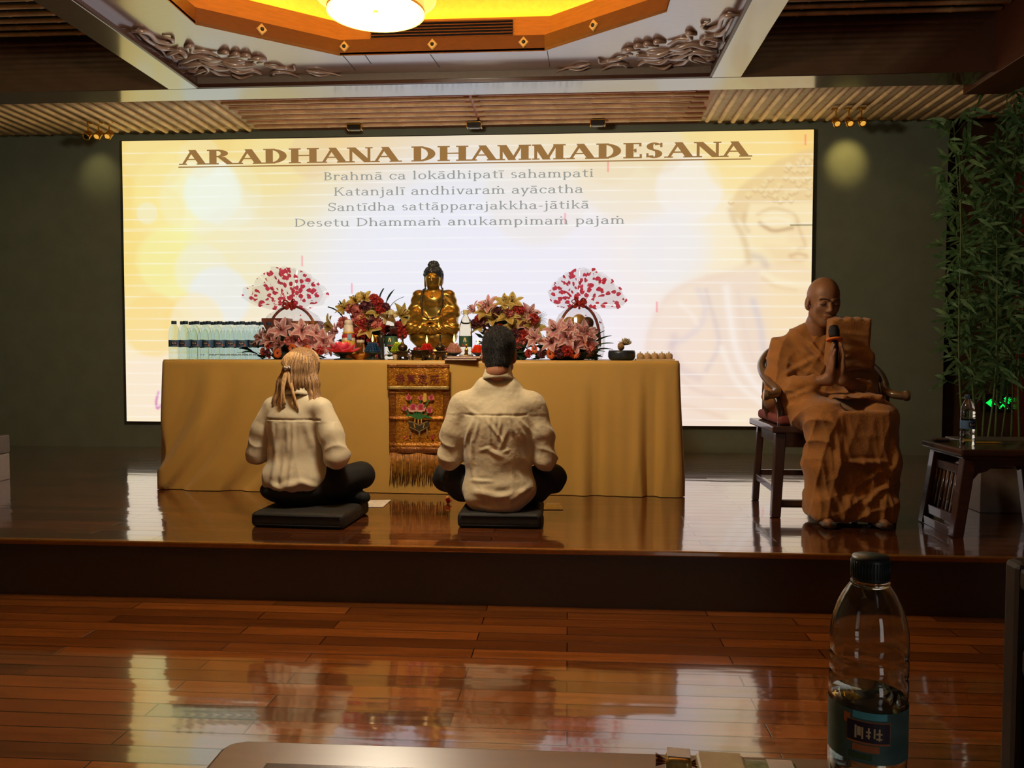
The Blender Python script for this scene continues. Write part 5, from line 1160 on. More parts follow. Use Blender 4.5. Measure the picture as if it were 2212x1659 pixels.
bouquet(1225, 4.93, 'low bouquet of pink lilies and orange gerberas in front of the right wrapped basket',
    [('pink', 1160, 732, .95), ('pink', 1204, 717, 1.1), ('pink', 1195, 742, 1.1), ('pink', 1223, 731, 1.1), ('pink', 1258, 722, 1.1), ('pink', 1228, 714, .9), ('pink', 1265, 735, 1.1), ('pink', 1240, 746, .9), ('pink', 1212, 750, .8),
     ('gerb', 1155, 754, .95), ('gerb', 1189, 765, 1.1), ('gerb', 1241, 763, 1.05), ('gerb', 1260, 741, .9), ('gerbr', 1250, 728, .8), ('gerbr', 1215, 763, .8), ('carnv', 1210, 768, .8), ('carnr', 1226, 757, .9), ('carnv', 1172, 766, .8), ('carnp', 1275, 752, .9), ('carnr', 1143, 765, .7),
     ('leaf', 1200, 722, .7, (-.2, -.9, .3)), ('blade', 1272, 752, 1.2, (1, -.4, .55)), ('blade', 1274, 757, 1.2, (1, -.5, .3)), ('blade', 1276, 762, 1.1, (1, -.5, .1)), ('blade', 1270, 766, 1.0, (.9, -.8, -.05)), ('blade', 1268, 750, 1.1, (.8, -.3, .75)), ('blade', 1145, 768, .9, (-1, -.6, .0)), ('blade', 1140, 766, .8, (-1, -.3, .3)), ('leaf', 1265, 768, .8, (.5, -1, 0)), ('leaf', 1160, 768, .7, (-.4, -1, 0)), ('leaf', 1142, 758, .7, (-1, -.3, .5))], 160, (.22, .13, .18))

# ------------------------------------------------------------------ cellophane wrapped baskets
def cello(name, red, clear, gl):
    m = bpy.data.materials.new(name); m.use_nodes = True; nt = m.node_tree; N = nt.nodes; L = nt.links; ou = N['Material Output']; b = N['Principled BSDF']
    b.inputs['Base Color'].default_value = (*lin((250, 84, 110)), 1); b.inputs['Roughness'].default_value = .4
    tl = N.new('ShaderNodeBsdfTranslucent'); tl.inputs[0].default_value = (*lin((255, 96, 122)), 1); mr = N.new('ShaderNodeMixShader'); mr.inputs[0].default_value = .8; L.new(b.outputs[0], mr.inputs[1]); L.new(tl.outputs[0], mr.inputs[2])
    tr = N.new('ShaderNodeBsdfTransparent'); tr.inputs[0].default_value = (.95, .94, .93, 1); g = N.new('ShaderNodeBsdfGlossy'); g.inputs['Roughness'].default_value = .12; g.inputs[0].default_value = (.9, .9, .9, 1)
    mc = N.new('ShaderNodeMixShader'); mc.inputs[0].default_value = gl; L.new(tr.outputs[0], mc.inputs[1]); L.new(g.outputs[0], mc.inputs[2])
    tc = N.new('ShaderNodeTexCoord'); vo = N.new('ShaderNodeTexVoronoi'); vo.inputs['Scale'].default_value = 22; L.new(tc.outputs['Object'], vo.inputs['Vector'])
    nz = N.new('ShaderNodeTexNoise'); nz.inputs['Scale'].default_value = 55; L.new(tc.outputs['Object'], nz.inputs['Vector'])
    ad = N.new('ShaderNodeMath'); ad.operation = 'MULTIPLY_ADD'; ad.inputs[1].default_value = .35; L.new(nz.outputs['Fac'], ad.inputs[0]); L.new(vo.outputs['Distance'], ad.inputs[2])
    lt = N.new('ShaderNodeMath'); lt.operation = 'LESS_THAN'; lt.inputs[1].default_value = red; L.new(ad.outputs[0], lt.inputs[0])
    mx = N.new('ShaderNodeMixShader'); L.new(lt.outputs[0], mx.inputs[0]); L.new(mc.outputs[0], mx.inputs[1]); L.new(mr.outputs[0], mx.inputs[2]); L.new(mx.outputs[0], ou.inputs[0]); return m
mcel = cello('cellophane with red hearts', .53, .9, .10); mcel2 = cello('clear cellophane', .30, .95, .09)
mrib = tmat('red organza ribbon', (206, 66, 56), .5); mwick_ = mat('red brown wicker', (128, 62, 44), .55, var=.25, vscale=90, bump=.4)
def gift_basket(px, bow_y, Y, label, fan, body_w, body_top, contents):
    p = at(px, 776, Y); root = thing('gift_basket', label, 'basket', (p.x, Y, TZ), 0, 'wrapped gift baskets on the altar')
    k = Y/FPX; zb = (776-bow_y)*k
    # the gathered fan of cellophane above the bow, two pleated layers
    for side, ph in ((-1, 0), (1, 1.3)):
        def fn(u, v):
            th = lerp(math.radians(-22), math.radians(202), u); c = math.degrees(th)
            R = np.interp(c, fan[0], fan[1])*k*(1+.02*math.sin(th*23+ph)); r = .012+R*v
            return (math.cos(th)*r, side*(.012+.05*v)+.022*v*math.sin(th*15+ph)+.012*v*math.sin(th*31), zb+math.sin(th)*r)
        MB().grid(fn, 90, 12, mcel).build('cellophane_fan', mcel, root, True)
    # the wrapped body
    hw = body_w*k/2
    def fb(u, v):
        a = 2*PI*u; pr = np.interp(v, [0, .1, .35, .6, .8, .93, 1], [.86, .95, 1.0, .96, .78, .42, .12])
        r = hw*pr*(1+.025*math.sin(a*17+v*5)+.02*math.sin(a*29)); return (math.cos(a)*r, math.sin(a)*r*.62, .004+v*(zb-.004))
    MB().grid(fb, 72, 22, mcel2).build('cellophane_body', mcel2, root, True)
    MB().lathe([(hw*.55, .003), (hw*.66, .02), (hw*.74, .075), (hw*.78, .085), (hw*.72, .085), (hw*.6, .03), (.001, .02)], 30, sy=.6).build('basket_bowl', mwick_, root, True)
    q = [(hw*.80*math.cos(PI-PI*i/20), -.01, .085+(zb-.095)*math.sin(PI*i/20)**.8) for i in range(21)]; MB().tube(q, .009, 8).build('basket_handle', mwick_, root, True)
    for c in contents: c(root, hw, zb)
    mb = MB()
    for i in range(11):
        a = rng.uniform(0, 2*PI) if i > 3 else (.3, 2.8, 3.6, -.4)[i]; d = Vector((math.cos(a), -.5, math.sin(a)*.7)); c = Vector((0, -.03, zb)); L = .05
        mb.tube(spline([c, c+d*L*.6+Vector((0, -.01, .016)), c+d*L, c+d*L*.5+Vector((0, -.012, -.012)), c], 5), .007, 6, flat=.35)
    mb.ball((0, -.035, zb), (.022, .016, .018), 10); mb.build('ribbon_bow', mrib, root, True); return root
mbox = mat('red brown gift box', (126, 66, 52), .5, var=.15); mcan = mat('dark tin', (72, 54, 44), .4); mfru = mat('yellow fruit', (160, 124, 60), .7)
def c_box(root, hw, zb): MB().box(-hw*.92, -.02, -.05, .06, .10, .268).build('gift_box', mbox, root, bevel=.004); MB().box(0, hw*.88, -.04, .06, .10, .250).build('gift_box', mbox, root, bevel=.004); MB().box(-hw*.8, -.04, -.052, -.0505, .11, .15).build('box_sticker', mfru, root)
def c_fru(root, hw, zb):
    for x, z, r, m in ((-.06, .235, .042, mfru), (.0, .25, .044, mfru), (.055, .235, .042, mcan), (-.075, .175, .045, mbox), (.0, .17, .05, mcan), (.085, .165, .045, mbox)): MB().ball((x, -.01, z), r, 14, m).build('fruit', m, root, True)
    MB().box(.0, .09, -.02, .05, .09, .25).build('gift_box', mcan, root, bevel=.006)
gift_basket(633, 657, 5.24, 'gift basket in red hearted cellophane at the left of the altar', ([-22, -8, 4, 13, 18, 45, 69, 92, 113, 127, 150, 166, 171, 178, 190, 202], [24, 36, 58, 74, 76, 69, 73, 76, 83, 84, 88, 104, 108, 84, 48, 30]), 140, 665, (c_box,))
gift_basket(1250, 656, 5.24, 'gift basket in red hearted cellophane at the right of the altar', ([-22, -12, -7, 3, 8, 25, 50, 85, 108, 136, 160, 170, 180, 190, 202], [26, 42, 84, 97, 95, 84, 77, 71, 66, 64, 66, 60, 50, 38, 26]), 112, 665, (c_fru,))
# ================================================================== PEOPLE
mskin = mat('skin', (176, 120, 88), .55, var=.05, sub=.15); mskinD = mat('tanned skin', (140, 98, 66), .5, var=.06, sub=.1)
mhairB = mat('short black hair', (18, 19, 22), .6, var=.4, vscale=160, bump=1.0, bscale=320)
mshirtM = mat('beige cotton shirt', (206, 192, 156), .75, var=.04, vscale=14, sheen=.3, bump=.55, bscale=24)
mshirtW = mat('cream blouse', (220, 208, 174), .6, var=.03, vscale=10, sheen=.3, bump=.35, bscale=16)
mtrou = mat('black trousers', (13, 13, 13), .85, var=.15); mtrouN = mat('dark navy trousers', (20, 23, 26), .85, var=.15)
mrobe = mat('ochre monk robe', (162, 106, 42), .8, var=.10, vscale=12, sheen=.3, bump=.25, bscale=160)
mcush = mat('black meditation cushion', (24, 22, 18), .7, var=.2, bump=.2)
def rotz(a): c, s = math.cos(a), math.sin(a); return np.array(((c, -s, 0), (s, c, 0), (0, 0, 1.)))
def rotx(a): c, s = math.cos(a), math.sin(a); return np.array(((1., 0, 0), (0, c, -s), (0, s, c)))
def roty(a): c, s = math.cos(a), math.sin(a); return np.array(((c, 0, s), (0, 1., 0), (-s, 0, c)))
def head(S, c, R, k=1.0, neck=.12):
    """a head whose face looks along local +y"""
    c = np.array(c, float); W = lambda p: c+R@(np.array(p, float)*k)
    E = lambda p, r, kk=.02, op='add': S.ell(W(p), np.array(r)*k, kk, op, R)
    C = lambda a, b, ra, rb, kk=.01, op='add': S.cap(W(a), W(b), ra*k, rb*k, kk, op)
    E((0, -.015, .035), (.075, .094, .088), .0); E((0, .028, -.035), (.057, .062, .076), .03); E((0, .062, -.088), (.026, .022, .020), .02)
    C((0, -.020, -.04), (0, -.030, -.05-neck), .050, .056, .03)
    for s in (-1, 1):
        C((s*.048, .010, -.058), (s*.006, .060, -.088), .020, .020, .02); E((s*.037, .058, -.020), (.021, .02, .022), .016)
        E((s*.031, .093, .006), (.017, .012, .012), .010, 'sub'); E((s*.031, .078, .005), (.0150, .0105, .0085), .004)
        E((s*.010, .099, -.030), (.008, .009, .007), .006); E((s*.077, -.008, -.006), (.010, .021, .034), .006); E((s*.085, -.004, -.002), (.006, .011, .019), .004, 'sub'); E((s*.072, .0, -.034), (.007, .010, .012), .006)
        C((s*.014, .085, .022), (s*.045, .070, .024), .0075, .006, .008)
    C((0, .086, .012), (0, .108, -.024), .008, .0120, .010)
    E((0, .088, -.054), (.023, .012, .006), .006); E((0, .085, -.065), (.019, .012, .007), .006); C((-.021, .098, -.0595), (.021, .098, -.0595), .0022, .0022, .002, 'sub')
def pray(S, c, R, gap=.0):
    """two palms pressed together, fingers along local +z, thumbs on the local -y side"""
    c = np.array(c, float); W = lambda p: c+R@np.array(p, float)
    for s in (-1, 1):
        g = s*gap; S.ell(W((s*.015+g, 0, .045)), (.0145, .040, .050), .01, 'add', R); S.cap(W((s*.018+g, 0, -.03)), W((s*.016+g, 0, .02)), .026, .024, .015)
        for y, z, L in ((-.029, .082, .058), (-.0095, .088, .070), (.0100, .086, .066), (.029, .078, .050)):
            S.cap(W((s*.0125+g, y, z-.02)), W((s*.0135+g, y*1.02, z+L*.5)), .0092, .0085, .003); S.cap(W((s*.0135+g, y*1.02, z+L*.5)), W((s*.0100+g*.7, y*.95, z+L)), .0085, .0070, .002)
        S.cap(W((s*.018+g, -.028, .020)), W((s*.015+g, -.050, .048)), .0125, .0105, .008); S.cap(W((s*.015+g, -.050, .048)), W((s*.010+g*.8, -.046, .082)), .0100, .0078, .003)
def finish(S, name, m, parent, fold=None, it=1, loc=None):
    V, F = S.mesh(); V = relax(V, F, it)
    if fold is not None: V = V+vnormals(V, F)*fold(V)[:, None]
    return npmesh(name, V, F, m, parent, True, loc)
def cushion(px0, px1, label, rz=0.0, d=.40):
    a, b = on(px0, 1142, ST), on(px1, 1142, ST); w_ = b.x-a.x; y0 = (a.y+b.y)/2
    t = thing('meditation_cushion', label, 'cushion', ((a.x+b.x)/2, y0+d/2, ST), rz, 'floor cushions')
    S = SDF((-w_/2-.03, -d/2-.03, -.01), (w_/2+.03, d/2+.03, .10), .007); S.box((0, 0, .036), (w_/2, d/2, .036), .022, 0)
    V, F = S.mesh(); V[:, 2] += .004*np.exp(-(V[:, 0]/.15)**2-(V[:, 1]/.15)**2)*(V[:, 2] > .05); npmesh('pad', V, F, mcush, t)
    q = [(sx*(w_/2+.001), sy*(d/2+.001), .060) for sx, sy in ((-1, -1), (1, -1), (1, 1), (-1, 1), (-1, -1))]
    MB().tube([(-w_/2+.02, -d/2-.0005, .058), (w_/2-.02, -d/2-.0005, .058)], .003, 6).tube([(-w_/2+.02, -d/2-.0005, .014), (w_/2-.02, -d/2-.0005, .014)], .003, 6).build('piping', mtrou, t, True)
    return t
cushion(540, 752, 'flat black cushion under the long-haired woman', -.06); cushion(986, 1170, 'flat black cushion under the man in the beige shirt', 0, .40)

# ---- the man: back to us, cross-legged
mo = at(1074, 1102, 3.93); man = thing('person', 'man with short black hair in a beige shirt sitting cross-legged on a cushion, back turned', 'person', (mo.x, 3.93, ST+.073))
Rf = rotz(math.radians(-3)) @ rotx(math.radians(-14))
S = SDF((-.42, -.24, -.02), (.42, .42, .93), .0048)
head(S, (.006, .035, .752), Rf, 1.04, .04); S.cap((.004, .012, .58), (.006, .030, .70), .056, .052, .02)
S.cap((0, .0, .08), (0, .0, .30), .10, .11, .05).cap((0, 0, .30), (0, -.005, .46), .11, .10, .05).cap((-.14, 0, .50), (.14, 0, .50), .045, .045, .04)
for s in (-1, 1):
    S.cap((s*.18, 0, .49), (s*.25, .0, .24), .045, .04, .03); S.cap((s*.25, 0, .24), (s*.045, .27, .33), .038, .028, .02)
    S.cap((s*.09, .03, .08), (s*.26, .17, .12), .065, .055, .03); S.cap((s*.26, .17, .11), (-s*.06, .29, .045), .05, .035, .02); S.chain([(-s*.06, .29, .045), (-s*.16, .27, .03), (-s*.20, .26, .03)], [.035, .03, .022], .01)
pray(S, (0, .27, .34), rotx(math.radians(-20)))
finish(S, 'body', mskin, man)
S = SDF((-.10, -.13, .62), (.11, .16, .93), .0040); c = np.array((.006, .035, .752)); W = lambda p: c+Rf@(np.array(p)*1.04)
S.ell(W((0, -.020, .036)), (.084, .102, .097), 0, 'add', Rf); S.ell(W((0, -.046, -.046)), (.060, .048, .062), .04, 'add', Rf)
S.ell(W((0, .085, -.03)), (.10, .085, .095), .01, 'sub', Rf); S.ell(W((.096, .010, -.022)), (.030, .034, .042), .005, 'sub', Rf); S.ell(W((-.096, .010, -.022)), (.030, .034, .042), .005, 'sub', Rf)
hm = finish(S, 'hair', mhairB, man, lambda V: .0012*wob(V, 240, 2)+.0015*wob(V, 110, 4))
mb = MB(); cr = W((0, -.02, .06)); vv = [v for v in hm.data.vertices]
for i in rng.choice(len(vv), 5200):
    p = vv[i].co; nn = vv[i].normal; d = (nn*.55+Vector((rng.normal()*.25, rng.normal()*.2, -.75*max(0., min(1., (cr[2]+.05-p.z)/.06))+.35*max(0., nn.z)))).normalized(); sd = d.cross(nn+Vector((.01, .02, .03))).normalized()*.0011; L = rng.uniform(.006, .013)*(.6 if p.z < c[2]-.05 else 1)
    mb.add([p-nn*.001-sd, p-nn*.001+sd, p+d*L], [(0, 1, 2)])
mb.build('strands', mhairB, hm)['kind'] = 'stuff'
S = SDF((-.36, -.22, -.05), (.36, .34, .68), .0055)
S.ell((.01, -.005, .10), (.185, .135, .125), .04); S.ell((.005, 0, .26), (.172, .125, .17), .05); S.ell((0, -.008, .40), (.19, .120, .15), .05)
S.cap((-.150, -.005, .508), (.150, -.005, .508), .068, .068, .04); S.cap((-.055, -.005, .595), (.055, -.005, .595), .052, .052, .06); S.ell((0, -.08, .06), (.15, .06, .085), .04)
for s in (-1, 1):
    S.chain([(s*.178, 0, .500), (s*.216, -.012, .36), (s*.236, -.01, .245)], [.062, .060, .056], .022); S.chain([(s*.236, -.008, .243), (s*.17, .13, .28), (s*.075, .25, .335)], [.058, .05, .040], .02)
def mfold(V):
    b = np.clip((-V[:, 1]+.03)/.06, 0, 1); x, z = V[:, 0], V[:, 2]
    o = creases(V, [(-.15, .50, -.06, .44, .010, .004), (-.10, .46, -.155, .30, .010, .007), (-.075, .46, -.10, .33, .008, .005), (.085, .46, .15, .33, .011, .008), (.11, .45, .175, .37, .009, .006), (.06, .46, .09, .36, .008, .004),
        (-.05, .455, .05, .32, .008, .007), (.0, .46, .005, .38, .008, .005), (.03, .45, .01, .33, .008, .004), (-.03, .44, -.02, .30, .007, .004), (.06, .40, .02, .29, .010, .006), (-.035, .30, .035, .265, .012, .010), (-.08, .29, -.02, .31, .008, .005), (.03, .285, .07, .30, .008, .005),
        (-.11, .42, -.115, .18, .009, .006), (-.14, .33, -.10, .14, .010, .006), (.13, .30, .17, .16, .012, .006), (-.13, .145, .0, .15, .008, .006), (-.12, .10, .10, .07, .016, .010), (-.04, .06, .15, .11, .014, .008), (.06, .05, .17, .12, .012, .008), (-.10, .02, .06, .01, .012, .005), (.10, .20, .16, .10, .012, .007)])
    sl = np.clip((np.abs(x)-.19)/.03, 0, 1)
    return b*o+sl*np.clip((.44-z)/.10, .15, 1)*.0045*(1-2*np.abs(np.sin(z*34+np.sign(x)*V[:, 1]*22+.9*wob(V, 16, 61)))**.7)+b*(z < .46)*.0022*(1-2*np.abs(np.sin(x*26+z*10+1.5*wob(V, 12, 62)))**.7)+.0022*wob(V, 44, 6)-.006*np.exp(-((z-.462)/.004)**2)*b*(np.abs(x) < .15)
finish(S, 'shirt', mshirtM, man, mfold, 2)
mb = MB()
mb.grid(lambda u, v: (lambda a, r, z: (r*math.cos(a)+.004, .004+r*.95*math.sin(a), z-.022*math.sin(a)-.012))(2*PI*u, lerp(.060, .084, v**1.5), lerp(.705, .630, v)), 40, 6)
mb.grid(lambda u, v: (lambda a, r, z: (r*math.cos(a)+.004, .004+r*.95*math.sin(a), z-.022*math.sin(a)-.012))(2*PI*u, lerp(.060, .058, v), lerp(.705, .63, v)), 40, 4)
mb.build('collar', mshirtM, man, True, solid=.004)
S = SDF((-.42, -.20, -.02), (.42, .42, .30), .0055)
S.ell((0, -.01, .085), (.17, .13, .085), .03)
for s in (-1, 1): S.chain([(s*.08, .02, .085), (s*.18, .08, .105), (s*.268, .13, .130)], [.085, .082, .072], .03); S.chain([(s*.268, .14, .115), (s*.12, .23, .07), (-s*.03, .29, .055)], [.064, .058, .050], .02)
finish(S, 'trousers', mtrouN, man, lambda V: .004*wob(V, 45, 9)+.003*np.sin(V[:, 0]*60+V[:, 2]*40)*(np.abs(V[:, 0]) > .15))

# ---- the woman, turned a little to the right
wo = at(645, 1102, 3.93); woman = thing('person', 'woman with long light hair tied half up, in a cream blouse, sitting cross-legged', 'person', (wo.x, 3.93, ST+.073))
WY = math.radians(-16); Rw = rotz(math.radians(-6)) @ rotx(math.radians(-8)); RW = rotz(WY); T3 = lambda p: RW@np.array(p, float)
S = SDF((-.36, -.24, -.02), (.46, .40, .80), .0048)
head(S, (.012, .040, .655), Rw, .94, .12)
S.cap((0, 0, .08), (0, 0, .28), .085, .09, .05).cap((0, 0, .28), (0, 0, .42), .09, .085, .05).cap(T3((-.11, 0, .475)), T3((.11, 0, .475)), .038, .038, .04)
for s in (-1, 1):
    S.cap(T3((s*.14, 0, .47)), T3((s*.225, .0, .235)), .038, .034, .03); S.cap(T3((s*.225, 0, .235)), T3((s*.04, .24, .32)), .032, .025, .02)
    S.cap(T3((s*.08, .03, .08)), (T3((-.24, .19, .12)) if s < 0 else np.array((.275, .09, .135))), .055, .045, .03); S.cap((T3((-.24, .20, .10)) if s < 0 else np.array((.27, .11, .115))), (np.array((.10, .19, .055)) if s < 0 else np.array((.02, .235, .05))), .040, .028, .02)
S.chain([(.15, .16, .045), (.24, .10, .030), (.30, .065, .030)], [.026, .024, .02], .01); S.chain([(-.05, .25, .045), (-.14, .24, .03), (-.19, .22, .03)], [.032, .028, .022], .01)
pray(S, T3((0, .24, .33)), RW@rotx(math.radians(-20)))
finish(S, 'body', mskin, woman)
S = SDF((-.34, -.20, -.0), (.36, .32, .62), .0055)
S.ell((-.01, -.015, .145), (.165, .120, .105), .04); S.ell((-.005, 0, .27), (.148, .108, .15), .05); S.ell((0, -.003, .40), (.158, .102, .13), .04); S.ell((-.01, -.05, .115), (.14, .085, .075), .03)
S.cap(T3((-.125, -.005, .487)), T3((.125, -.005, .487)), .052, .052, .035); S.cap((-.04, -.01, .53), (.04, -.01, .53), .045, .045, .05)
for s in (-1, 1):
    S.chain([T3((s*.145, 0, .480)), T3((s*.198, -.01, .36)), T3((s*.232, -.015, .250))], [.053, .060, .062], .02); S.chain([T3((s*.232, -.012, .248)), T3((s*.15, .11, .28)), T3((s*.06, .22, .33))], [.058, .048, .034], .02)
S.cap((0.005, -.005, .555), (.005, .0, .66), .05, .045, .008, 'sub')
def wfold(V):
    b = np.clip((-V[:, 1]+.03)/.06, 0, 1); x, z = V[:, 0], V[:, 2]
    o = creases(V, [(-.015, .43, -.015, .28, .012, .006), (.012, .43, .012, .24, .010, .006), (-.10, .42, -.09, .28, .014, .007), (-.06, .42, -.085, .22, .013, .006), (.07, .42, .09, .30, .014, .006), (.01, .26, .0, .12, .010, .005), (-.075, .25, -.09, .10, .016, .008), (-.03, .24, -.04, .10, .012, .006),
        (.10, .36, .13, .20, .014, .006), (-.05, .10, .06, .13, .018, .009), (-.10, .12, -.03, .09, .015, .008), (.05, .14, .12, .10, .014, .007), (.13, .34, .135, .22, .008, .005)])
    sl = np.clip((np.abs(x)-.16)/.03, 0, 1)
    hem = np.clip((.16-z)/.10, 0, 1)*.005*np.sin(x*75+1)
    return b*o+hem+sl*np.clip((.40-z)/.10, .12, 1)*.0042*(1-2*np.abs(np.sin(z*30+np.sign(x)*V[:, 1]*20+.9*wob(V, 16, 71)))**.7)+b*(z < .42)*.0018*(1-2*np.abs(np.sin(x*30+z*6+1.3*wob(V, 12, 72)))**.7)+.002*wob(V, 40, 16)-.006*np.exp(-((z-.432+.10*(x*x))/.004)**2)*b*(np.abs(x) < .15)
finish(S, 'blouse', mshirtW, woman, wfold, 2)
MB().grid(lambda u, v: (lambda a, r, z: (.008+r*math.cos(a), -.012+r*.95*math.sin(a), z-.015*math.sin(a)-.006))(2*PI*u, lerp(.052, .072, v**1.4), lerp(.600, .548, v)), 40, 6).build('collar', mshirtW, woman, True, solid=.004)
S = SDF((-.36, -.22, -.02), (.46, .40, .30), .0055)
S.ell((-.02, -.01, .075), (.165, .125, .075), .03)
S.chain([T3((.06, .0, .08)), (.17, .04, .105), (.295, .09, .140)], [.080, .078, .066], .03); S.chain([(.30, .10, .125), (.17, .19, .07), (-.05, .25, .055)], [.058, .055, .045], .02)
S.chain([T3((-.06, .0, .08)), T3((-.16, .10, .10)), T3((-.25, .20, .125))], [.080, .076, .064], .03); S.chain([T3((-.25, .21, .11)), (.0, .22, .06), (.17, .16, .045)], [.056, .052, .042], .02); S.chain([(.15, .14, .03), (.25, .09, .030), (.320, .05, .030)], [.040, .034, .030], .02)
finish(S, 'trousers', mtrou, woman, lambda V: .003*wob(V, 45, 19))
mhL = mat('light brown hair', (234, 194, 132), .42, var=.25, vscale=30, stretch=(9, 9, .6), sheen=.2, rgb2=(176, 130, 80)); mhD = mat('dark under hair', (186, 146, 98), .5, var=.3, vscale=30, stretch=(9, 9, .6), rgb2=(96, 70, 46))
c = np.array((.012, .040, .655)); W = lambda p: c+Rw@(np.array(p)*.94)
S = SDF((-.13, -.14, .40), (.15, .16, .80), .0042)
S.ell(W((0, -.012, .040)), (.082, .102, .090), 0, 'add', Rw); S.ell(W((0, .105, -.03)), (.075, .070, .100), .01, 'sub', Rw)
for s in (-1, 1): S.chain([W((s*.05, -.03, .02)), W((s*.076, -.045, -.06)), W((s*.098, -.045, -.16)), W((s*.108, -.050, -.215))], [.036, .034, .032, .022], .02)
S.chain([W((0, -.07, .0)), W((0, -.075, -.06)), W((0, -.075, -.10))], [.05, .042, .03], .03)
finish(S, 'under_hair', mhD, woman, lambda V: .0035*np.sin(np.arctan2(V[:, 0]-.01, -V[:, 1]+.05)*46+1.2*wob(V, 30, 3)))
# combed top locks drawn back into the clip, a split tail below it, straight side locks
mb = MB(); clip = Vector(W((-.030, -.118, .012)))
for k in range(34):
    a = lerp(-1.35, 1.35, k/33); st = Vector(W((math.sin(a)*.083, .03*math.cos(a), .040+.091*math.cos(a)))); md = Vector(W((math.sin(a)*.070-.010, -.082-.016*math.cos(a), .030+.064*math.cos(a)))); fr = Vector(W((math.sin(a)*.074, .045, .045+.080*math.cos(a))))
    pts = spline([fr, st, md, clip+Vector((rng.uniform(-.006, .006), 0, rng.uniform(-.005, .005)))], 6); n_ = len(pts); mb.tube(pts, [lerp(.007, .0045, i/(n_-1)) for i in range(n_)], 7)
for k in range(16):
    side = -1 if k % 2 else 1; e = rng.uniform(.0, 1); end = Vector(W((-.005+side*(.020+.032*e)-.008, -.110, -.175-.03*e))); m1 = clip+Vector((side*(.006+.012*e), -.010, -.05)); m2 = clip.lerp(end, .62)+Vector((side*.012*(1-e), -.012, 0))
    pts = spline([clip, m1, m2, end], 6); n_ = len(pts); mb.tube(pts, [.0045+.0035*math.sin(PI*i/(n_-1)) for i in range(n_)], 7)
for k in range(22):
    s = 1 if k % 3 else -1; e = rng.uniform(0, 1); a0 = Vector(W((s*(.062+.015*e), -.02-.045*e, -.005-.02*e))); a1 = Vector(W((s*(.078+.008*e), -.052-.02*(1-e), -.08))); a2 = Vector(W((s*(.082+.036*(1-e)), -.066-.02*e, -.17))); a3 = Vector(W((s*(.080+.046*(1-e)), -.072, -.225+.02*e)))
    pts = spline([a0, a1, a2, a3], 6); n_ = len(pts); mb.tube(pts, [.0030+.0045*math.sin(PI*(.15+.8*i/(n_-1))) for i in range(n_)], 7)
mb.build('hair_locks', mhL, woman, True)['label'] = 'light brown locks drawn back into a half ponytail'
mb = MB()
for dx, dz, r in ((0, 0, .009), (.012, .002, .008), (-.011, .003, .008), (.005, .008, .006), (-.006, -.007, .006), (.019, -.003, .005)): mb.ball(clip+Vector((dx, -.010, dz)), (r, r*.8, r), 10)
mb.build('hair_clip', mat('silver pearl hair clip', (214, 206, 196), .2, metal=.7), woman, True)

# ---- sheets of paper and a red blossom on the boards
for a, lb, pts in (('p1', 'white sheet of paper lying beside the seated woman\'s foot', ((800, 1081), (845, 1080), (828, 1095), (770, 1096))), ('p2', 'white sheet of paper lying at the right knee of the seated man', ((1182, 1087), (1211, 1087), (1217, 1101), (1172, 1101)))):
    P = [on(x, y, ST+.002) for x, y in pts]; c = sum(P, Vector())/4; mb = MB(); mb.hexa([p-c for p in P][::-1], [p-c+Vector((0, 0, .0012)) for p in P][::-1])
    tag(mb.build('paper_sheet', mat('white paper', (226, 218, 200), .7), loc=c), lb, 'paper', 'papers on the stage')
p = on(968, 1088, ST); t = thing('fallen_blossom', 'red and orange blossom lying on the boards by the man\'s left knee', 'flower', (p.x, p.y, ST))
mb = MB()
for k in range(26):
    z = rng.uniform(.0, 1); a = rng.uniform(0, 2*PI); q = math.sqrt(1-z*z); d = Vector((q*math.cos(a), q*math.sin(a), z*.8+.1)); s = d.cross(Vector((.2, .3, .9))).normalized()*.008; b_ = Vector((0, 0, .012)); mb.add([b_, b_+d*.014+s, b_+d*.026, b_+d*.014-s], [(0, 1, 2, 3)])
mb.ball((0, 0, .012), .0118, 10); mb.build('petals', tmat('red blossom', (190, 56, 50), .3), t)
MB().ball((-.004, .0, .034), (.010, .010, .008), 10).build('heart', mat('orange blossom heart', (220, 140, 60), .6), t, True)

# ---- horseshoe armchair
mchair = mat('dark rosewood', (64, 42, 36), .32, var=.15, stretch=(14, 14, 2), vscale=5, coat=.5); marm = mat('polished brown arm rail', (112, 84, 58), .25, var=.12, coat=.6)
ch = thing('armchair', 'dark wood horseshoe-back armchair with a red seat pad under the monk', 'chair', (1.335, 4.40, ST), 0)
for sx in (-1, 1):
    MB().bar((sx*.285, -.250, 0), (sx*.262, -.232, .43), .046, .046, w2=.052, h2=.052).build('leg', mchair, ch, bevel=.006)
    MB().bar((sx*.275, .235, 0), (sx*.255, .215, .43), .036, .036).build('leg', mchair, ch, bevel=.006)
    MB().bar((sx*.278, -.24, .135), (sx*.268, .225, .135), .022, .034).build('stretcher', mchair, ch, bevel=.003)
    MB().tube(spline([(sx*.255, -.215, .46), (sx*.258, -.222, .54), (sx*.272, -.19, .60), (sx*.276, -.160, .655)], 5), [.017]*16, 10).build('arm_post', mchair, ch, True)
    MB().tube(spline([(sx*.255, .0, .46), (sx*.285, .01, .58), (sx*.285, .0, .72)], 5), .012, 8).build('arm_post', mchair, ch, True)
    MB().tube(spline([(sx*.235, .21, .45), (sx*.225, .23, .68), (sx*.20, .23, .855)], 5), .016, 8).build('back_post', mchair, ch, True)
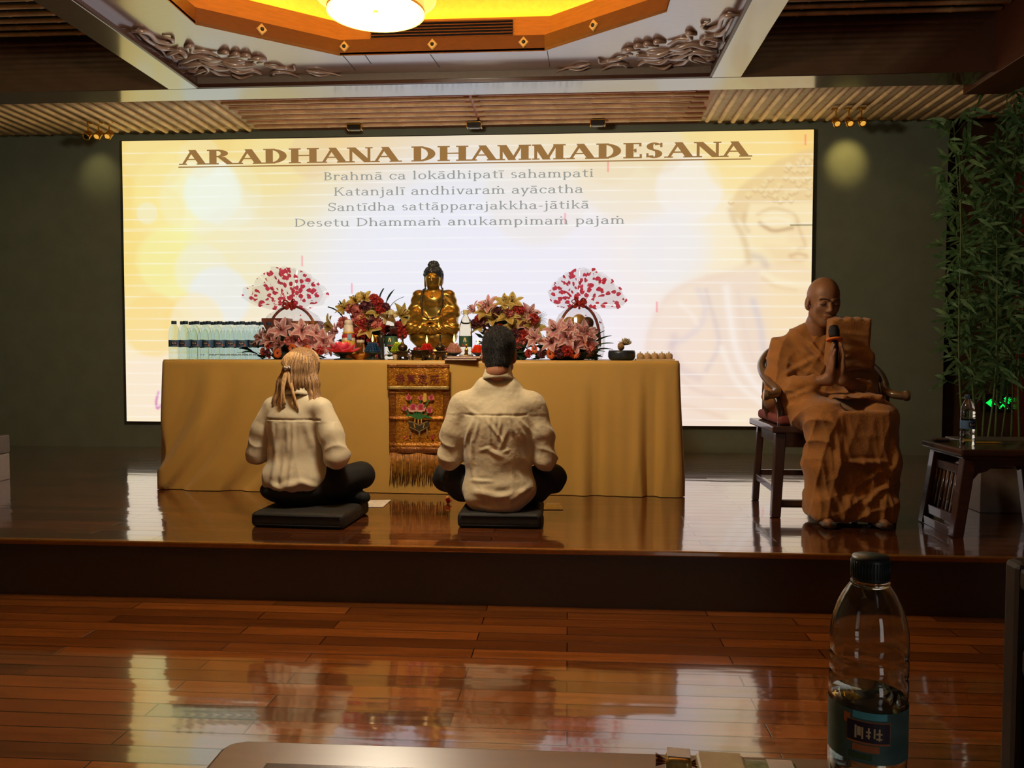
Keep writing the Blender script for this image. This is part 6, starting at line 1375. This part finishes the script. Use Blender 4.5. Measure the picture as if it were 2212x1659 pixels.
MB().bar((-.28, -.245, .075), (.28, -.245, .075), .034, .030).hexa([(-.27, -.250, .05), (.27, -.250, .05), (.27, -.238, .05), (-.27, -.238, .05)], [(-.27, -.250, .066), (.27, -.250, .066), (.27, -.238, .066), (-.27, -.238, .066)]).build('footrest', mchair, ch, bevel=.003)
MB().bar((-.27, .228, .16), (.27, .228, .16), .022, .03).build('stretcher', mchair, ch, bevel=.003)
MB().box(-.31, .31, -.275, .255, .43, .465).build('seat_frame', mchair, ch, bevel=.008)
MB().box(-.25, .25, -.236, -.220, .355, .432).box(-.262, -.246, -.21, .20, .365, .432).box(.246, .262, -.21, .20, .365, .432).box(-.25, .25, .20, .216, .365, .432).build('apron', mchair, ch, bevel=.003)
S = SDF((-.31, -.28, .45), (.31, .26, .54), .007); S.box((0, -.01, .493), (.272, .235, .026), .018, 0); finish(S, 'seat_pad', mat('dusty red seat pad', (124, 58, 50), .8, var=.1), ch)
half = [(0, .275, .885), (.12, .262, .875), (.22, .20, .835), (.285, .09, .775), (.302, -.02, .725), (.292, -.11, .682), (.272, -.185, .648), (.285, -.235, .628), (.325, -.262, .622), (.352, -.262, .622)]
q = spline([(-x, y, z) for x, y, z in half[::-1]]+half[1:], 6); n_ = len(q); MB().tube(q, [.021+.006*(abs(i/(n_-1)-.5) > .46) for i in range(n_)], 12).build('arm_rail', marm, ch, True)
MB().grid(lambda u, v: ((u-.5)*.15, .20+.06*v+.03*math.sin(v*PI), .465+.41*v), 4, 10).build('back_splat', mchair, ch, True, solid=.012)

# ---- the monk
monk = thing('person', 'monk in ochre robes seated in an armchair, palms together at a microphone, eyes lowered', 'person', (1.305, 4.40, ST))
Rm = rotz(PI) @ rotz(math.radians(4)) @ rotx(math.radians(-12)) @ roty(math.radians(-3)); hc = np.array((.025, -.055, 1.098))
Rh = rotz(PI) @ rotx(math.radians(-4))
S = SDF((-.36, -.62, -.004), (.40, .16, 1.25), .0042)
head(S, hc, Rm, 1.05, .09)
S.cap((0, .02, .55), (0, .03, .78), .10, .10, .05).cap((-.13, .03, .845), (.13, .03, .845), .045, .045, .04).cap((0, .03, .80), (.01, .0, .96), .07, .055, .04)
hb = np.array((.022, -.285, .725)); pray(S, hb, Rh, .010)
S.chain([(-.17, .02, .83), (-.205, -.06, .62), (-.03, -.275, .70)], [.045, .040, .027], .02); S.chain([(.17, .02, .83), (.24, -.06, .62), (.155, -.20, .655), (.07, -.275, .70)], [.045, .042, .040, .027], .02)
for s in (-1, 1):
    S.chain([(s*.09, .0, .53), (.06+s*.12, -.36, .53), (.06+s*.11, -.36, .10)], [.07, .06, .045], .03); S.chain([(.06+s*.11, -.35, .06), (.06+s*.12, -.42, .035), (.06+s*.13, -.50, .024)], [.042, .036, .024], .02)
finish(S, 'body', mskinD, monk)
S = SDF((-.38, -.62, .02), (.42, .20, .99), .0058)
S.ell((0, .01, .62), (.205, .150, .20), .04); S.ell((0, .02, .77), (.195, .130, .14), .05); S.cap((-.150, .02, .855), (.150, .02, .855), .075, .072, .05); S.cap((-.06, .015, .925), (.07, .015, .925), .062, .062, .06)
S.chain([(-.165, .01, .84), (-.200, -.05, .70), (-.205, -.08, .61)], [.074, .076, .078], .03); S.chain([(-.205, -.09, .61), (-.14, -.19, .645), (-.085, -.235, .68)], [.078, .066, .050], .03)
S.chain([(.170, .01, .83), (.225, -.04, .70), (.240, -.07, .61)], [.076, .082, .082], .03); S.chain([(.240, -.08, .61), (.19, -.16, .635)], [.080, .064], .03)
S.chain([(-.12, .02, .53), (-.10, -.20, .535), (-.060, -.40, .52)], [.105, .10, .092], .04); S.chain([(.12, .02, .53), (.16, -.20, .535), (.190, -.39, .52)], [.105, .10, .088], .04)
S.chain([(-.065, -.405, .50), (-.055, -.40, .30), (-.045, -.37, .125)], [.095, .100, .105], .04); S.chain([(.192, -.395, .50), (.205, -.39, .30), (.200, -.36, .120)], [.088, .094, .098], .04)
S.box((.07, -.395, .29), (.16, .075, .235), .05, .04); S.box((.07, -.36, .092), (.200, .14, .080), .05, .03); S.ell((0, -.15, .52), (.20, .24, .095), .04)
S.box((.095, -.478, .435), (.115, .020, .125), .012, .012); S.box((.10, -.30, .622), (.10, .15, .010), .008, .02)
S.ell((.02, -.085, .985), (.055, .075, .060), .01, 'sub')
S.cap((.015, -.02, .975), (.025, -.05, 1.12), .058, .065, .008, 'sub')
def kfold(V):
    x, y, z = V.T; f = np.clip((-y-.22)/.1, 0, 1)*np.clip((.56-z)/.06, 0, 1); u = np.clip((z-.57)/.05, 0, 1)
    w1 = wob(V, 14, 51); w2 = wob(V, 22, 52)
    rdg = lambda p: 1-2*np.abs(np.sin(p))**.7
    lap = np.exp(-((x-.10)/.13)**2)*np.clip((z-.30)/.03, 0, 1)
    o = f*(1-.75*lap)*(.0055*rdg(x*38-z*9+1.1*w1)+.003*rdg(x*64+z*14+1.4*w2))
    low = np.clip((.32-z)/.05, 0, 1)*f; o += low*.0065*rdg(z*34-x*17+.9*w1)*np.exp(-((x-.12)/.16)**2)
    o += f*creases(V, [(.0, .318, .20, .318, .012, .014), (.235, .50, .25, .20, .016, .010), (-.02, .50, -.035, .12, .016, .010), (.02, .44, .19, .445, .016, .002), (.03, .16, .16, .27, .016, .014), (.08, .10, .22, .22, .014, .012)])
    o += u*(.006*rdg(x*20+z*26+1.2*w1)+.003*rdg(x*40-z*22+1.5*w2))
    o += u*creases(V, [(-.20, .80, .0, .70, .014, .012), (-.22, .70, .0, .82, .014, .010), (-.12, .89, .04, .74, .016, .013), (-.06, .92, .02, .80, .012, .010), (-.24, .66, -.10, .62, .012, .010), (-.24, .58, -.08, .66, .012, .010), (.05, .70, .25, .68, .014, .012), (.08, .66, .28, .58, .014, .012), (.15, .60, .27, .72, .012, .010), (-.15, .585, .10, .60, .014, .012)])
    side = np.clip((-x-.03)/.06, 0, 1)*np.clip((.60-z)/.06, 0, 1)*np.clip((z-.3)/.1, 0, 1); o += side*.008*rdg(z*34+y*26+x*16+.5*w1)
    return o+.002*wob(V, 40, 31)
finish(S, 'robe', mrobe, monk, kfold, 2)
mb = MB(); Wm = lambda p: Vector(hc+Rm@(np.array(p)*1.05))
for s in (-1, 1): mb.tube(spline([Wm((s*.012, .0905, .024)), Wm((s*.030, .088, .030)), Wm((s*.047, .074, .024))], 5), .0035, 6, flat=.6); mb.tube(spline([Wm((s*.018, .0885, .000)), Wm((s*.031, .0895, -.003)), Wm((s*.045, .080, .000))], 5), .0016, 6)
mb.build('brow_and_lash_lines', mat('dark brow hair', (48, 34, 26), .8), monk, True)
S = SDF((-.05, -.30, .72), (.30, .02, 1.06), .0055); Rb = rotz(math.radians(3)) @ rotx(math.radians(8))
S.box((.125, -.135, .89), (.104, .045, .126), .02, 0, 'add', Rb); S.box((.150, -.140, .80), (.10, .055, .05), .03, .03, 'add', Rb)
finish(S, 'folded_shoulder_cloth', mrobe, monk, lambda V: .004*wob(V, 40, 41)+creases(V, [(.03, .86, .22, .84, .014, .008), (.03, .80, .22, .86, .014, .008), (.05, .94, .23, .92, .012, .004)])+.004*np.sin(V[:, 0]*120)*(V[:, 2] > 1.0))
for s in (-1, 1):
    MB().tube([(.06+s*.12, -.34, .030), (.06+s*.12, -.43, .022), (.06+s*.13, -.52, .020)], [.040, .044, .034], 12, flat=.5).build('shoe', mat('grey cloth shoe', (96, 86, 78), .7), monk, True)
t = thing('microphone', 'black handheld microphone with an orange ring between the monk\'s palms', 'microphone', (1.305+.022, 4.40-.285, ST+.80))
ax = Vector((0, .05, .17)).normalized()
MB().tube([Vector((0, 0, -.06)), ax*.06, ax*.11], [.010, .0125, .016], 14).build('handle', mblack, t, True)
MB().tube([ax*.11, ax*.125, ax*.155, ax*.175, ax*.180], [.017, .026, .027, .020, .006], 16).build('grille', mat('dark mic grille', (34, 34, 36), .5, metal=.4, bump=.4, bscale=500), t, True)
MB().tube([ax*.098, ax*.101, ax*.108, ax*.111], [.030, .040, .040, .030], 20).build('ring', mat('orange foam ring', (236, 120, 40), .6), t, True)
# ================================================================== SIDE TABLE, PLANTS, HALL
mt2 = mat('dark tea table wood', (72, 46, 36), .3, var=.15, stretch=(3, 14, 14), vscale=5, coat=.6)
a = on(1996, 1128, ST); b = on(2066, 1160, ST); ty0, ty1 = b.y, a.y; tx0 = (a.x+b.x)/2; tx1 = tx0+.50
tc_ = ((tx0+tx1)/2, (ty0+ty1)/2); hw = (tx1-tx0)/2; hd = (ty1-ty0)/2; th = .405
t = thing('side_table', 'dark carved tea table with spindled ends at the right of the stage', 'table', (tc_[0], tc_[1], ST))
MB().box(-hw-.005, hw+.005, -hd-.045, hd+.045, th-.032, th).box(-hw+.02, hw-.02, -hd-.015, hd+.015, th-.05, th-.032).build('tabletop', mt2, t, bevel=.008)
for sx in (-1, 1):
    lo, hi = sx*hw, sx*(hw-.05)
    for sy in (-1, 1): MB().bar((lo, sy*hd, 0), (hi, sy*(hd-.01), th-.05), .048, .048, w2=.055, h2=.05).build('leg', mt2, t, bevel=.004)
    X_ = lambda z: lerp(lo, hi, z/(th-.05))
    MB().bar((X_(.075), -hd, .075), (X_(.075), hd, .075), .028, .045).bar((X_(.02), -hd, .02), (X_(.02), hd, .02), .04, .04).build('bottom_rail', mt2, t, bevel=.003)
    MB().bar((X_(.30), -hd, .30), (X_(.30), hd, .30), .024, .04).build('top_rail', mt2, t, bevel=.003)
    for k in range(7):
        y = lerp(-hd, hd, (k+1)/8); MB().tube([(X_(.09), y, .09), (X_(.29), y, .29)], .007, 8).build('spindle', mt2, t, True)
pr = [(-hw+.05, 0)]
outl = [(-hw+.06, th-.05), (-hw+.06, th-.13), (-hw+.075, th-.14), (-hw+.095, th-.115), (-hw+.13, th-.105), (-hw+.155, th-.085), (-hw+.20, th-.08), (hw-.20, th-.08), (hw-.155, th-.085), (hw-.13, th-.105), (hw-.095, th-.115), (hw-.075, th-.14), (hw-.06, th-.13), (hw-.06, th-.05)]
for sy in (-1, 1): MB().prism(outl, .016, lambda x, y, z: (x, sy*(hd-.012)+z-.008, y)).build('apron', mt2, t)
tt = th+ST
p = at(2083, 955, (ty0+ty1)/2); bp = copy_tree(proto, (p.x, (ty0+ty1)/2-.03, tt), .2, 'clear water bottle with a blue label standing on the tea table'); del bp['group']
for c_ in bp.children:
    if c_.name.startswith('body'): c_.data = c_.data.copy(); c_.data.materials.clear(); c_.data.materials.append(mpet)
p = on(2035, 944, tt); t = thing('pencil', 'yellow pencil lying on the tea table beside the bottle', 'pencil', (p.x+.06, (ty0+ty1)/2+.05, tt+.0045), .05)
MB().tube([(-.085, 0, 0), (.075, 0, 0)], .004, 6).build('shaft', mat('yellow pencil paint', (206, 160, 56), .4), t)
MB().tube([(.075, 0, 0), (.092, 0, 0)], [.004, .0006], 6).build('tip', mat('bare pencil wood', (206, 170, 120), .6), t)
p = on(2006, 941, tt); t = thing('dark_pouch', 'small dark pouch at the far left corner of the tea table', 'pouch', (tx0+.05, (ty0+ty1)/2+.12, tt))
S = SDF((-.05, -.04, -.01), (.05, .04, .04), .004); S.box((0, 0, .009), (.035, .022, .008), .007, 0); finish(S, 'pouch', mat('grey brown pouch', (84, 70, 64), .7), t); MB().bar((-.03, -.0225, .010), (.03, -.0225, .010), .002, .003).build('seam', mblack, t)
t = thing('grey_box', 'pale grey lidded box on the stage behind the tea table', 'box', (2.42, 4.55, ST))
mgrey = mat('pale grey laminate', (150, 138, 126), .5, var=.06)
MB().box(-.27, .27, -.2, .2, 0, .235).build('body', mgrey, t, bevel=.004); MB().box(-.275, .275, -.205, .205, .238, .36).build('lid', mat('mid grey laminate', (110, 102, 96), .5, var=.06), t, bevel=.006)
p = on(13, 1052, ST); t = thing('grey_case', 'pale grey case standing at the far left edge of the stage', 'case', (p.x-.36, p.y+.15, ST))
MB().box(-.17, .17, -.15, .15, .0, .17).build('body', mgrey, t, bevel=.004); MB().box(-.172, .172, -.152, .152, .174, .29).build('lid', mat('taupe laminate', (104, 90, 76), .5, var=.06), t, bevel=.005); MB().box(-.04, .04, -.162, -.152, .15, .185).build('latch', mblack, t, bevel=.002)

# artificial bamboo by the right wall
mculm = mat('bamboo culm green', (96, 112, 56), .45, var=.15, vscale=6); mbl = tmat('bamboo leaf', (134, 168, 112), .25, .5, rgb2=(80, 118, 70), vscale=14)
t = thing('planter', 'dark long planter box holding the bamboo stems', 'planter', (3.55, 6.15, ST))
MB().box(-.75, .75, -.22, .22, 0, .16).build('box', mwoodD, t, bevel=.006); MB().box(-.73, .73, -.20, .20, .16, .175).build('soil', mat('dark soil', (40, 30, 22), .95, var=.4), t)
stems = [(2085, 850, 2072, 330, 5.95, 'leftmost bamboo stem, leaning over the bottle'), (2112, 930, 2060, 262, 6.1, 'bamboo stem whose tip reaches furthest left under the ceiling slats'), (2133, 930, 2150, 420, 5.95, 'slim bamboo stem third from the left of the clump'),
         (2150, 930, 2175, 200, 6.15, 'tall bamboo stem rising past the exit sign arrow'), (2164, 930, 2190, 330, 6.05, 'bamboo stem in front of the exit sign figure'), (2185, 935, 2196, 170, 6.2, 'tallest bamboo stem right of the exit sign'), (2203, 935, 2212, 260, 6.0, 'rightmost bamboo stem beside the door post'), (2122, 930, 2110, 520, 6.2, 'short bamboo stem behind the water bottle')]
for i, (x0, y0, x1, y1, Y, lb) in enumerate(stems):
    a = at(x0, y0, Y); a.z = ST+.176; b = at(x1, y1, Y-.1); t = thing('bamboo', lb, 'bamboo', a, 0, 'bamboo stems by the right wall')
    mid = (a+b)/2-a+Vector((rng.uniform(-.05, .05), rng.uniform(-.05, .05), 0)); tip = b-a; pts = spline([(0, 0, 0), mid*.5+Vector((rng.uniform(-.03, .03), 0, 0)), mid, (mid+tip)/2+Vector((rng.uniform(-.04, .04), -.04, 0)), tip], 6)
    n_ = len(pts); mb = MB(); mb.tube(pts, [lerp(.0085, .003, k/(n_-1)) for k in range(n_)], 7)
    for k in range(2, n_-1, 2): mb.ball(pts[k], lerp(.0105, .004, k/(n_-1)), 8)
    mb.build('culm', mculm, t, True)
    lf = MB()
    for k in range(3, n_):
        if k/n_ < .18: continue
        for r in range(2 if k % 2 else 3):
            an = rng.uniform(0, 2*PI); br = Vector((math.cos(an), .6*math.sin(an), rng.uniform(.2, .9))).normalized(); L = rng.uniform(.05, .16); c0 = pts[k]; c1 = c0+br*L; lf.tube([c0, c1], [.0018, .0012], 4)
            for q in range(rng.integers(3, 6)):
                d = (br*.6+Vector(rng.uniform(-1, 1, 3))*.8+Vector((0, 0, -.15))).normalized(); L2 = rng.uniform(.09, .18); s = d.cross(Vector((.1, 1, .2))).normalized(); w_ = L2*.085; base = c1-br*rng.uniform(0, .05)
                drop = Vector((0, 0, -L2*.16)); P = [base, base+d*L2*.3+s*w_, base+d*L2*.3-s*w_, base+d*L2*.68+s*w_*.75+drop*.4, base+d*L2*.68-s*w_*.75+drop*.4, base+d*L2+drop]
                lf.add(P, [(0, 1, 2), (1, 3, 4, 2), (3, 5, 4)])
    lf.build('leaves', mbl, t)

# ------------------------------------------------------------------ the table we sit at
TT = .68
mtab = mat('grey brown lacquered table', (150, 124, 100), .28, var=.05, stretch=(2, 12, 12), vscale=5, coat=.5)
A = on(494, 1597, TT); B = on(1880, 1640, TT); A2 = on(440, 1659, TT)
ux = (B-A).normalized(); uy = Vector((-ux.y, ux.x, 0)); uy = -uy
t = thing('low_table', 'grey brown lacquered table with a dark inset panel at the front of the hall', 'table', A, math.atan2(ux.y, ux.x))
Lx = (B-A).length; Dy = .62
rc2 = .02; pl = [(rc2, 0), (Lx, 0), (Lx, -Dy), (0, -Dy), (0, -rc2), (rc2*.3, -rc2*.3)]
MB().prism(pl, .028, lambda x, y, z: (x, y, z-.028)).build('tabletop', mtab, t, bevel=.004)
I0 = t.location; inv = Matrix.Rotation(-math.atan2(ux.y, ux.x), 3, 'Z'); g0 = inv@(on(576, 1652, TT)-I0); g1 = inv@(on(1440, 1672, TT)-I0)
MB().box(g0.x, g1.x, -Dy+.06, g0.y, .0005, .0022).build('inset_panel', mat('dark brown glass inset', (70, 48, 24), .15, coat=1, var=.15, stretch=(2, 12, 12)), t, bevel=.001)
for x in (.05, Lx-.05):
    for y in (-.05, -Dy+.05): MB().bar((x, y, -TT), (x, y, -.028), .045, .045).build('leg', mwoodD, t, bevel=.004)
MB().box(.05, Lx-.05, -.06, -.045, -.09, -.028).build('apron', mwoodD, t)
# the near bottle: thin shell, water below the label's top, cap, label
bw = at(1877, 1400, .735); t = thing('water_bottle', 'large half-empty water bottle with a dark cap in the near right foreground', 'bottle', (bw.x, .735, TT), .0); t.scale = (1, 1, .87)
prof = [(.024, 0), (.030, .002), (.0330, .010), (.0330, .030), (.0312, .034), (.0330, .038), (.0330, .060), (.0330, .118), (.0322, .121), (.0330, .124), (.0330, .139), (.0304, .1425), (.0330, .146), (.0330, .159), (.0304, .1625), (.0330, .166), (.0332, .176), (.0326, .188), (.0305, .202), (.027, .214), (.0225, .225), (.0175, .234), (.0140, .239), (.0138, .244)]
HS = 1.0
mpet = mat('clear plastic bottle', (240, 244, 242), .03, ior=1.45, trans=1.0, var=.01)
shell = prof+[(max(.001, r-.0006), z) for r, z in prof[::-1] if z > .002]
MB().lathe(shell, 48, closed=False).build('shell', mpet, t, True)
MB().lathe([(.001, .003)]+[(r-.0010, z+.001) for r, z in prof if .002 <= z <= .122]+[(.001, .1225)], 40, closed=False).build('water', mat('water', (236, 244, 240), .0, ior=1.33, trans=1.0, var=.0), t, True)
mcapd = mat('dark green bottle cap', (36, 50, 50), .4)
mb = MB(); mb.lathe([(.0155, .240), (.0160, .242), (.0160, .261), (.0150, .2645), (.001, .2645)], 40)
for k in range(40): a = 2*PI*k/40; mb.bar((.0161*math.cos(a), .0161*math.sin(a), .243), (.0161*math.cos(a), .0161*math.sin(a), .260), .0008, .0008)
mb.build('cap', mcapd, t, True)
MB().lathe([(.0150, .234), (.0165, .236), (.0165, .2385), (.0150, .240)], 36, closed=False).build('neck_ring', mpet, t, True)
mlg = mat('dark teal bottle label', (82, 124, 122), .45, rgb2=(66, 100, 100), vscale=40)
MB().lathe([(.0334, .064), (.0334, .116)], 48, closed=False).build('label_band', mlg, t, True)
yc = math.atan2(-.735, -bw.x)
def lf_(lay): return lambda x, y, z: ((.0335+.0002*lay+.0001*z)*math.cos(yc+x/.0334), (.0335+.0002*lay+.0001*z)*math.sin(yc+x/.0334), .090+y)
mb = MB()
def strip(x0, x1, y0, y1, m, lay, n=8, sk=0):
    for i in range(n): a, b = lerp(x0, x1, i/n), lerp(x0, x1, (i+1)/n); mb.prism([(a, y0+sk*a), (b, y0+sk*b), (b, y1+sk*b), (a, y1+sk*a)], 1, lf_(lay), m)
mbr = mat('label copper', (190, 116, 70), .5); mtl = mat('label bright teal', (90, 190, 206), .4); mcr = mat('label lettering cream', (226, 206, 160), .5)
strip(-.012, .016, .019, .026, mtl, 1); strip(-.020, -.014, .012, .022, mbr, 1, 3); strip(-.017, .019, -.006, .017, mbr, 1); strip(-.0165, .0185, -.004, .016, mlabd, 2); strip(-.012, .010, -.014, -.007, mbr, 1, 6); strip(-.015, .004, -.022, -.016, mat('label green', (58, 92, 60), .5), 1, 5)
for x, y, w_, h_ in ((-.010, -.001, .0016, .013), (-.008, .002, .003, .009), (-.0045, -.001, .0014, .012), (-.001, .002, .0035, .0016), (-.001, .006, .004, .0016), (.0005, .0, .0014, .011), (.005, .001, .0014, .010), (.007, .0, .005, .0016), (.007, .005, .005, .0016), (.009, -.001, .0014, .012)): mb.prism([(x, y), (x+w_, y), (x+w_, y+h_), (x, y+h_)], 1, lf_(3), mcr)
mb.build('label_print', None, t)
# sweets
p = on(1462, 1652, TT); t = thing('wrapped_sweet', 'gold and brown wrapped sweet on the near table', 'sweet', (p.x, p.y-.012, TT), -.1)
S = SDF((-.03, -.02, -.002), (.03, .02, .022), .0018); S.box((0, 0, .0085), (.0125, .012, .0080), .005, 0); finish(S, 'sweet', mat('gold foil', (196, 146, 60), .3, metal=.3, rgb2=(214, 190, 120), vscale=120), t)
MB().box(-.0115, .0115, -.006, .0125, .0165, .0172).build('white_flash', mat('white wrapper', (226, 214, 206), .4), t, bevel=.0003)
for s in (-1, 1): MB().grid(lambda u, v: (s*(.011+.011*u), (v-.5)*(.006+.016*u), .0085+.003*math.sin(v*14)*u), 6, 10).build('twist', mat('brown foil', (104, 56, 30), .35, metal=.3), t, True, solid=.0006)
p = on(1550, 1652, TT); t = thing('snack_packet', 'cream snack packet on the near table beside the wrapped sweet', 'packet', (p.x, p.y-.02, TT), -.05)
S = SDF((-.035, -.03, -.002), (.035, .03, .02), .002); S.box((0, 0, .007), (.024, .018, .0065), .004, 0); finish(S, 'packet', mat('cream packet', (214, 194, 150), .45), t); MB().box(-.020, .020, -.0185, .0175, .0135, .0142).build('fold', mat('cream packet', (214, 194, 150), .45), t)
p = on(1635, 1658, TT); t = thing('snack_packet', 'green snack packet on the near table, nearest the large bottle', 'packet', (p.x+.004, p.y-.025, TT), -.05)
S = SDF((-.035, -.03, -.002), (.035, .03, .02), .002); S.box((0, 0, .006), (.030, .020, .0058), .004, 0); finish(S, 'packet', mat('green packet', (96, 116, 64), .4, rgb2=(150, 150, 110), vscale=90), t); MB().box(.002, .026, -.016, .018, .0118, .0126).build('white_label', mat('white wrapper', (226, 214, 206), .4), t)
# a heavy wooden armchair just entering the frame at the right
yc2 = 1.92; xk = at(2171, 1300, yc2).x; t = thing('hall_armchair', 'dark wooden armchair entering the frame at the right in front of the stage', 'chair', (xk, yc2, 0))
mch2 = mat('dark walnut chair wood', (22, 14, 8), .6, var=.15, stretch=(14, 14, 2), vscale=5)
for y in (-.13, -.60):
    for x in (.02, .62): MB().bar((x+.012, y+.025, 0), (x+.012, y+.025, .42), .05, .05).build('leg', mch2, t, bevel=.006)
MB().box(0, .66, -.6, -.061, .36, .44).build('seat', mch2, t, bevel=.02)
MB().box(-.004, .664, -.06, .004, .03, .62).build('backrest', mch2, t, bevel=.015)
for x in (0, .60): MB().box(x, x+.06, -.6, -.051, .56, .61).box(x+.01, x+.05, -.58, -.54, .44, .56).build('armrest', mch2, t, bevel=.01)
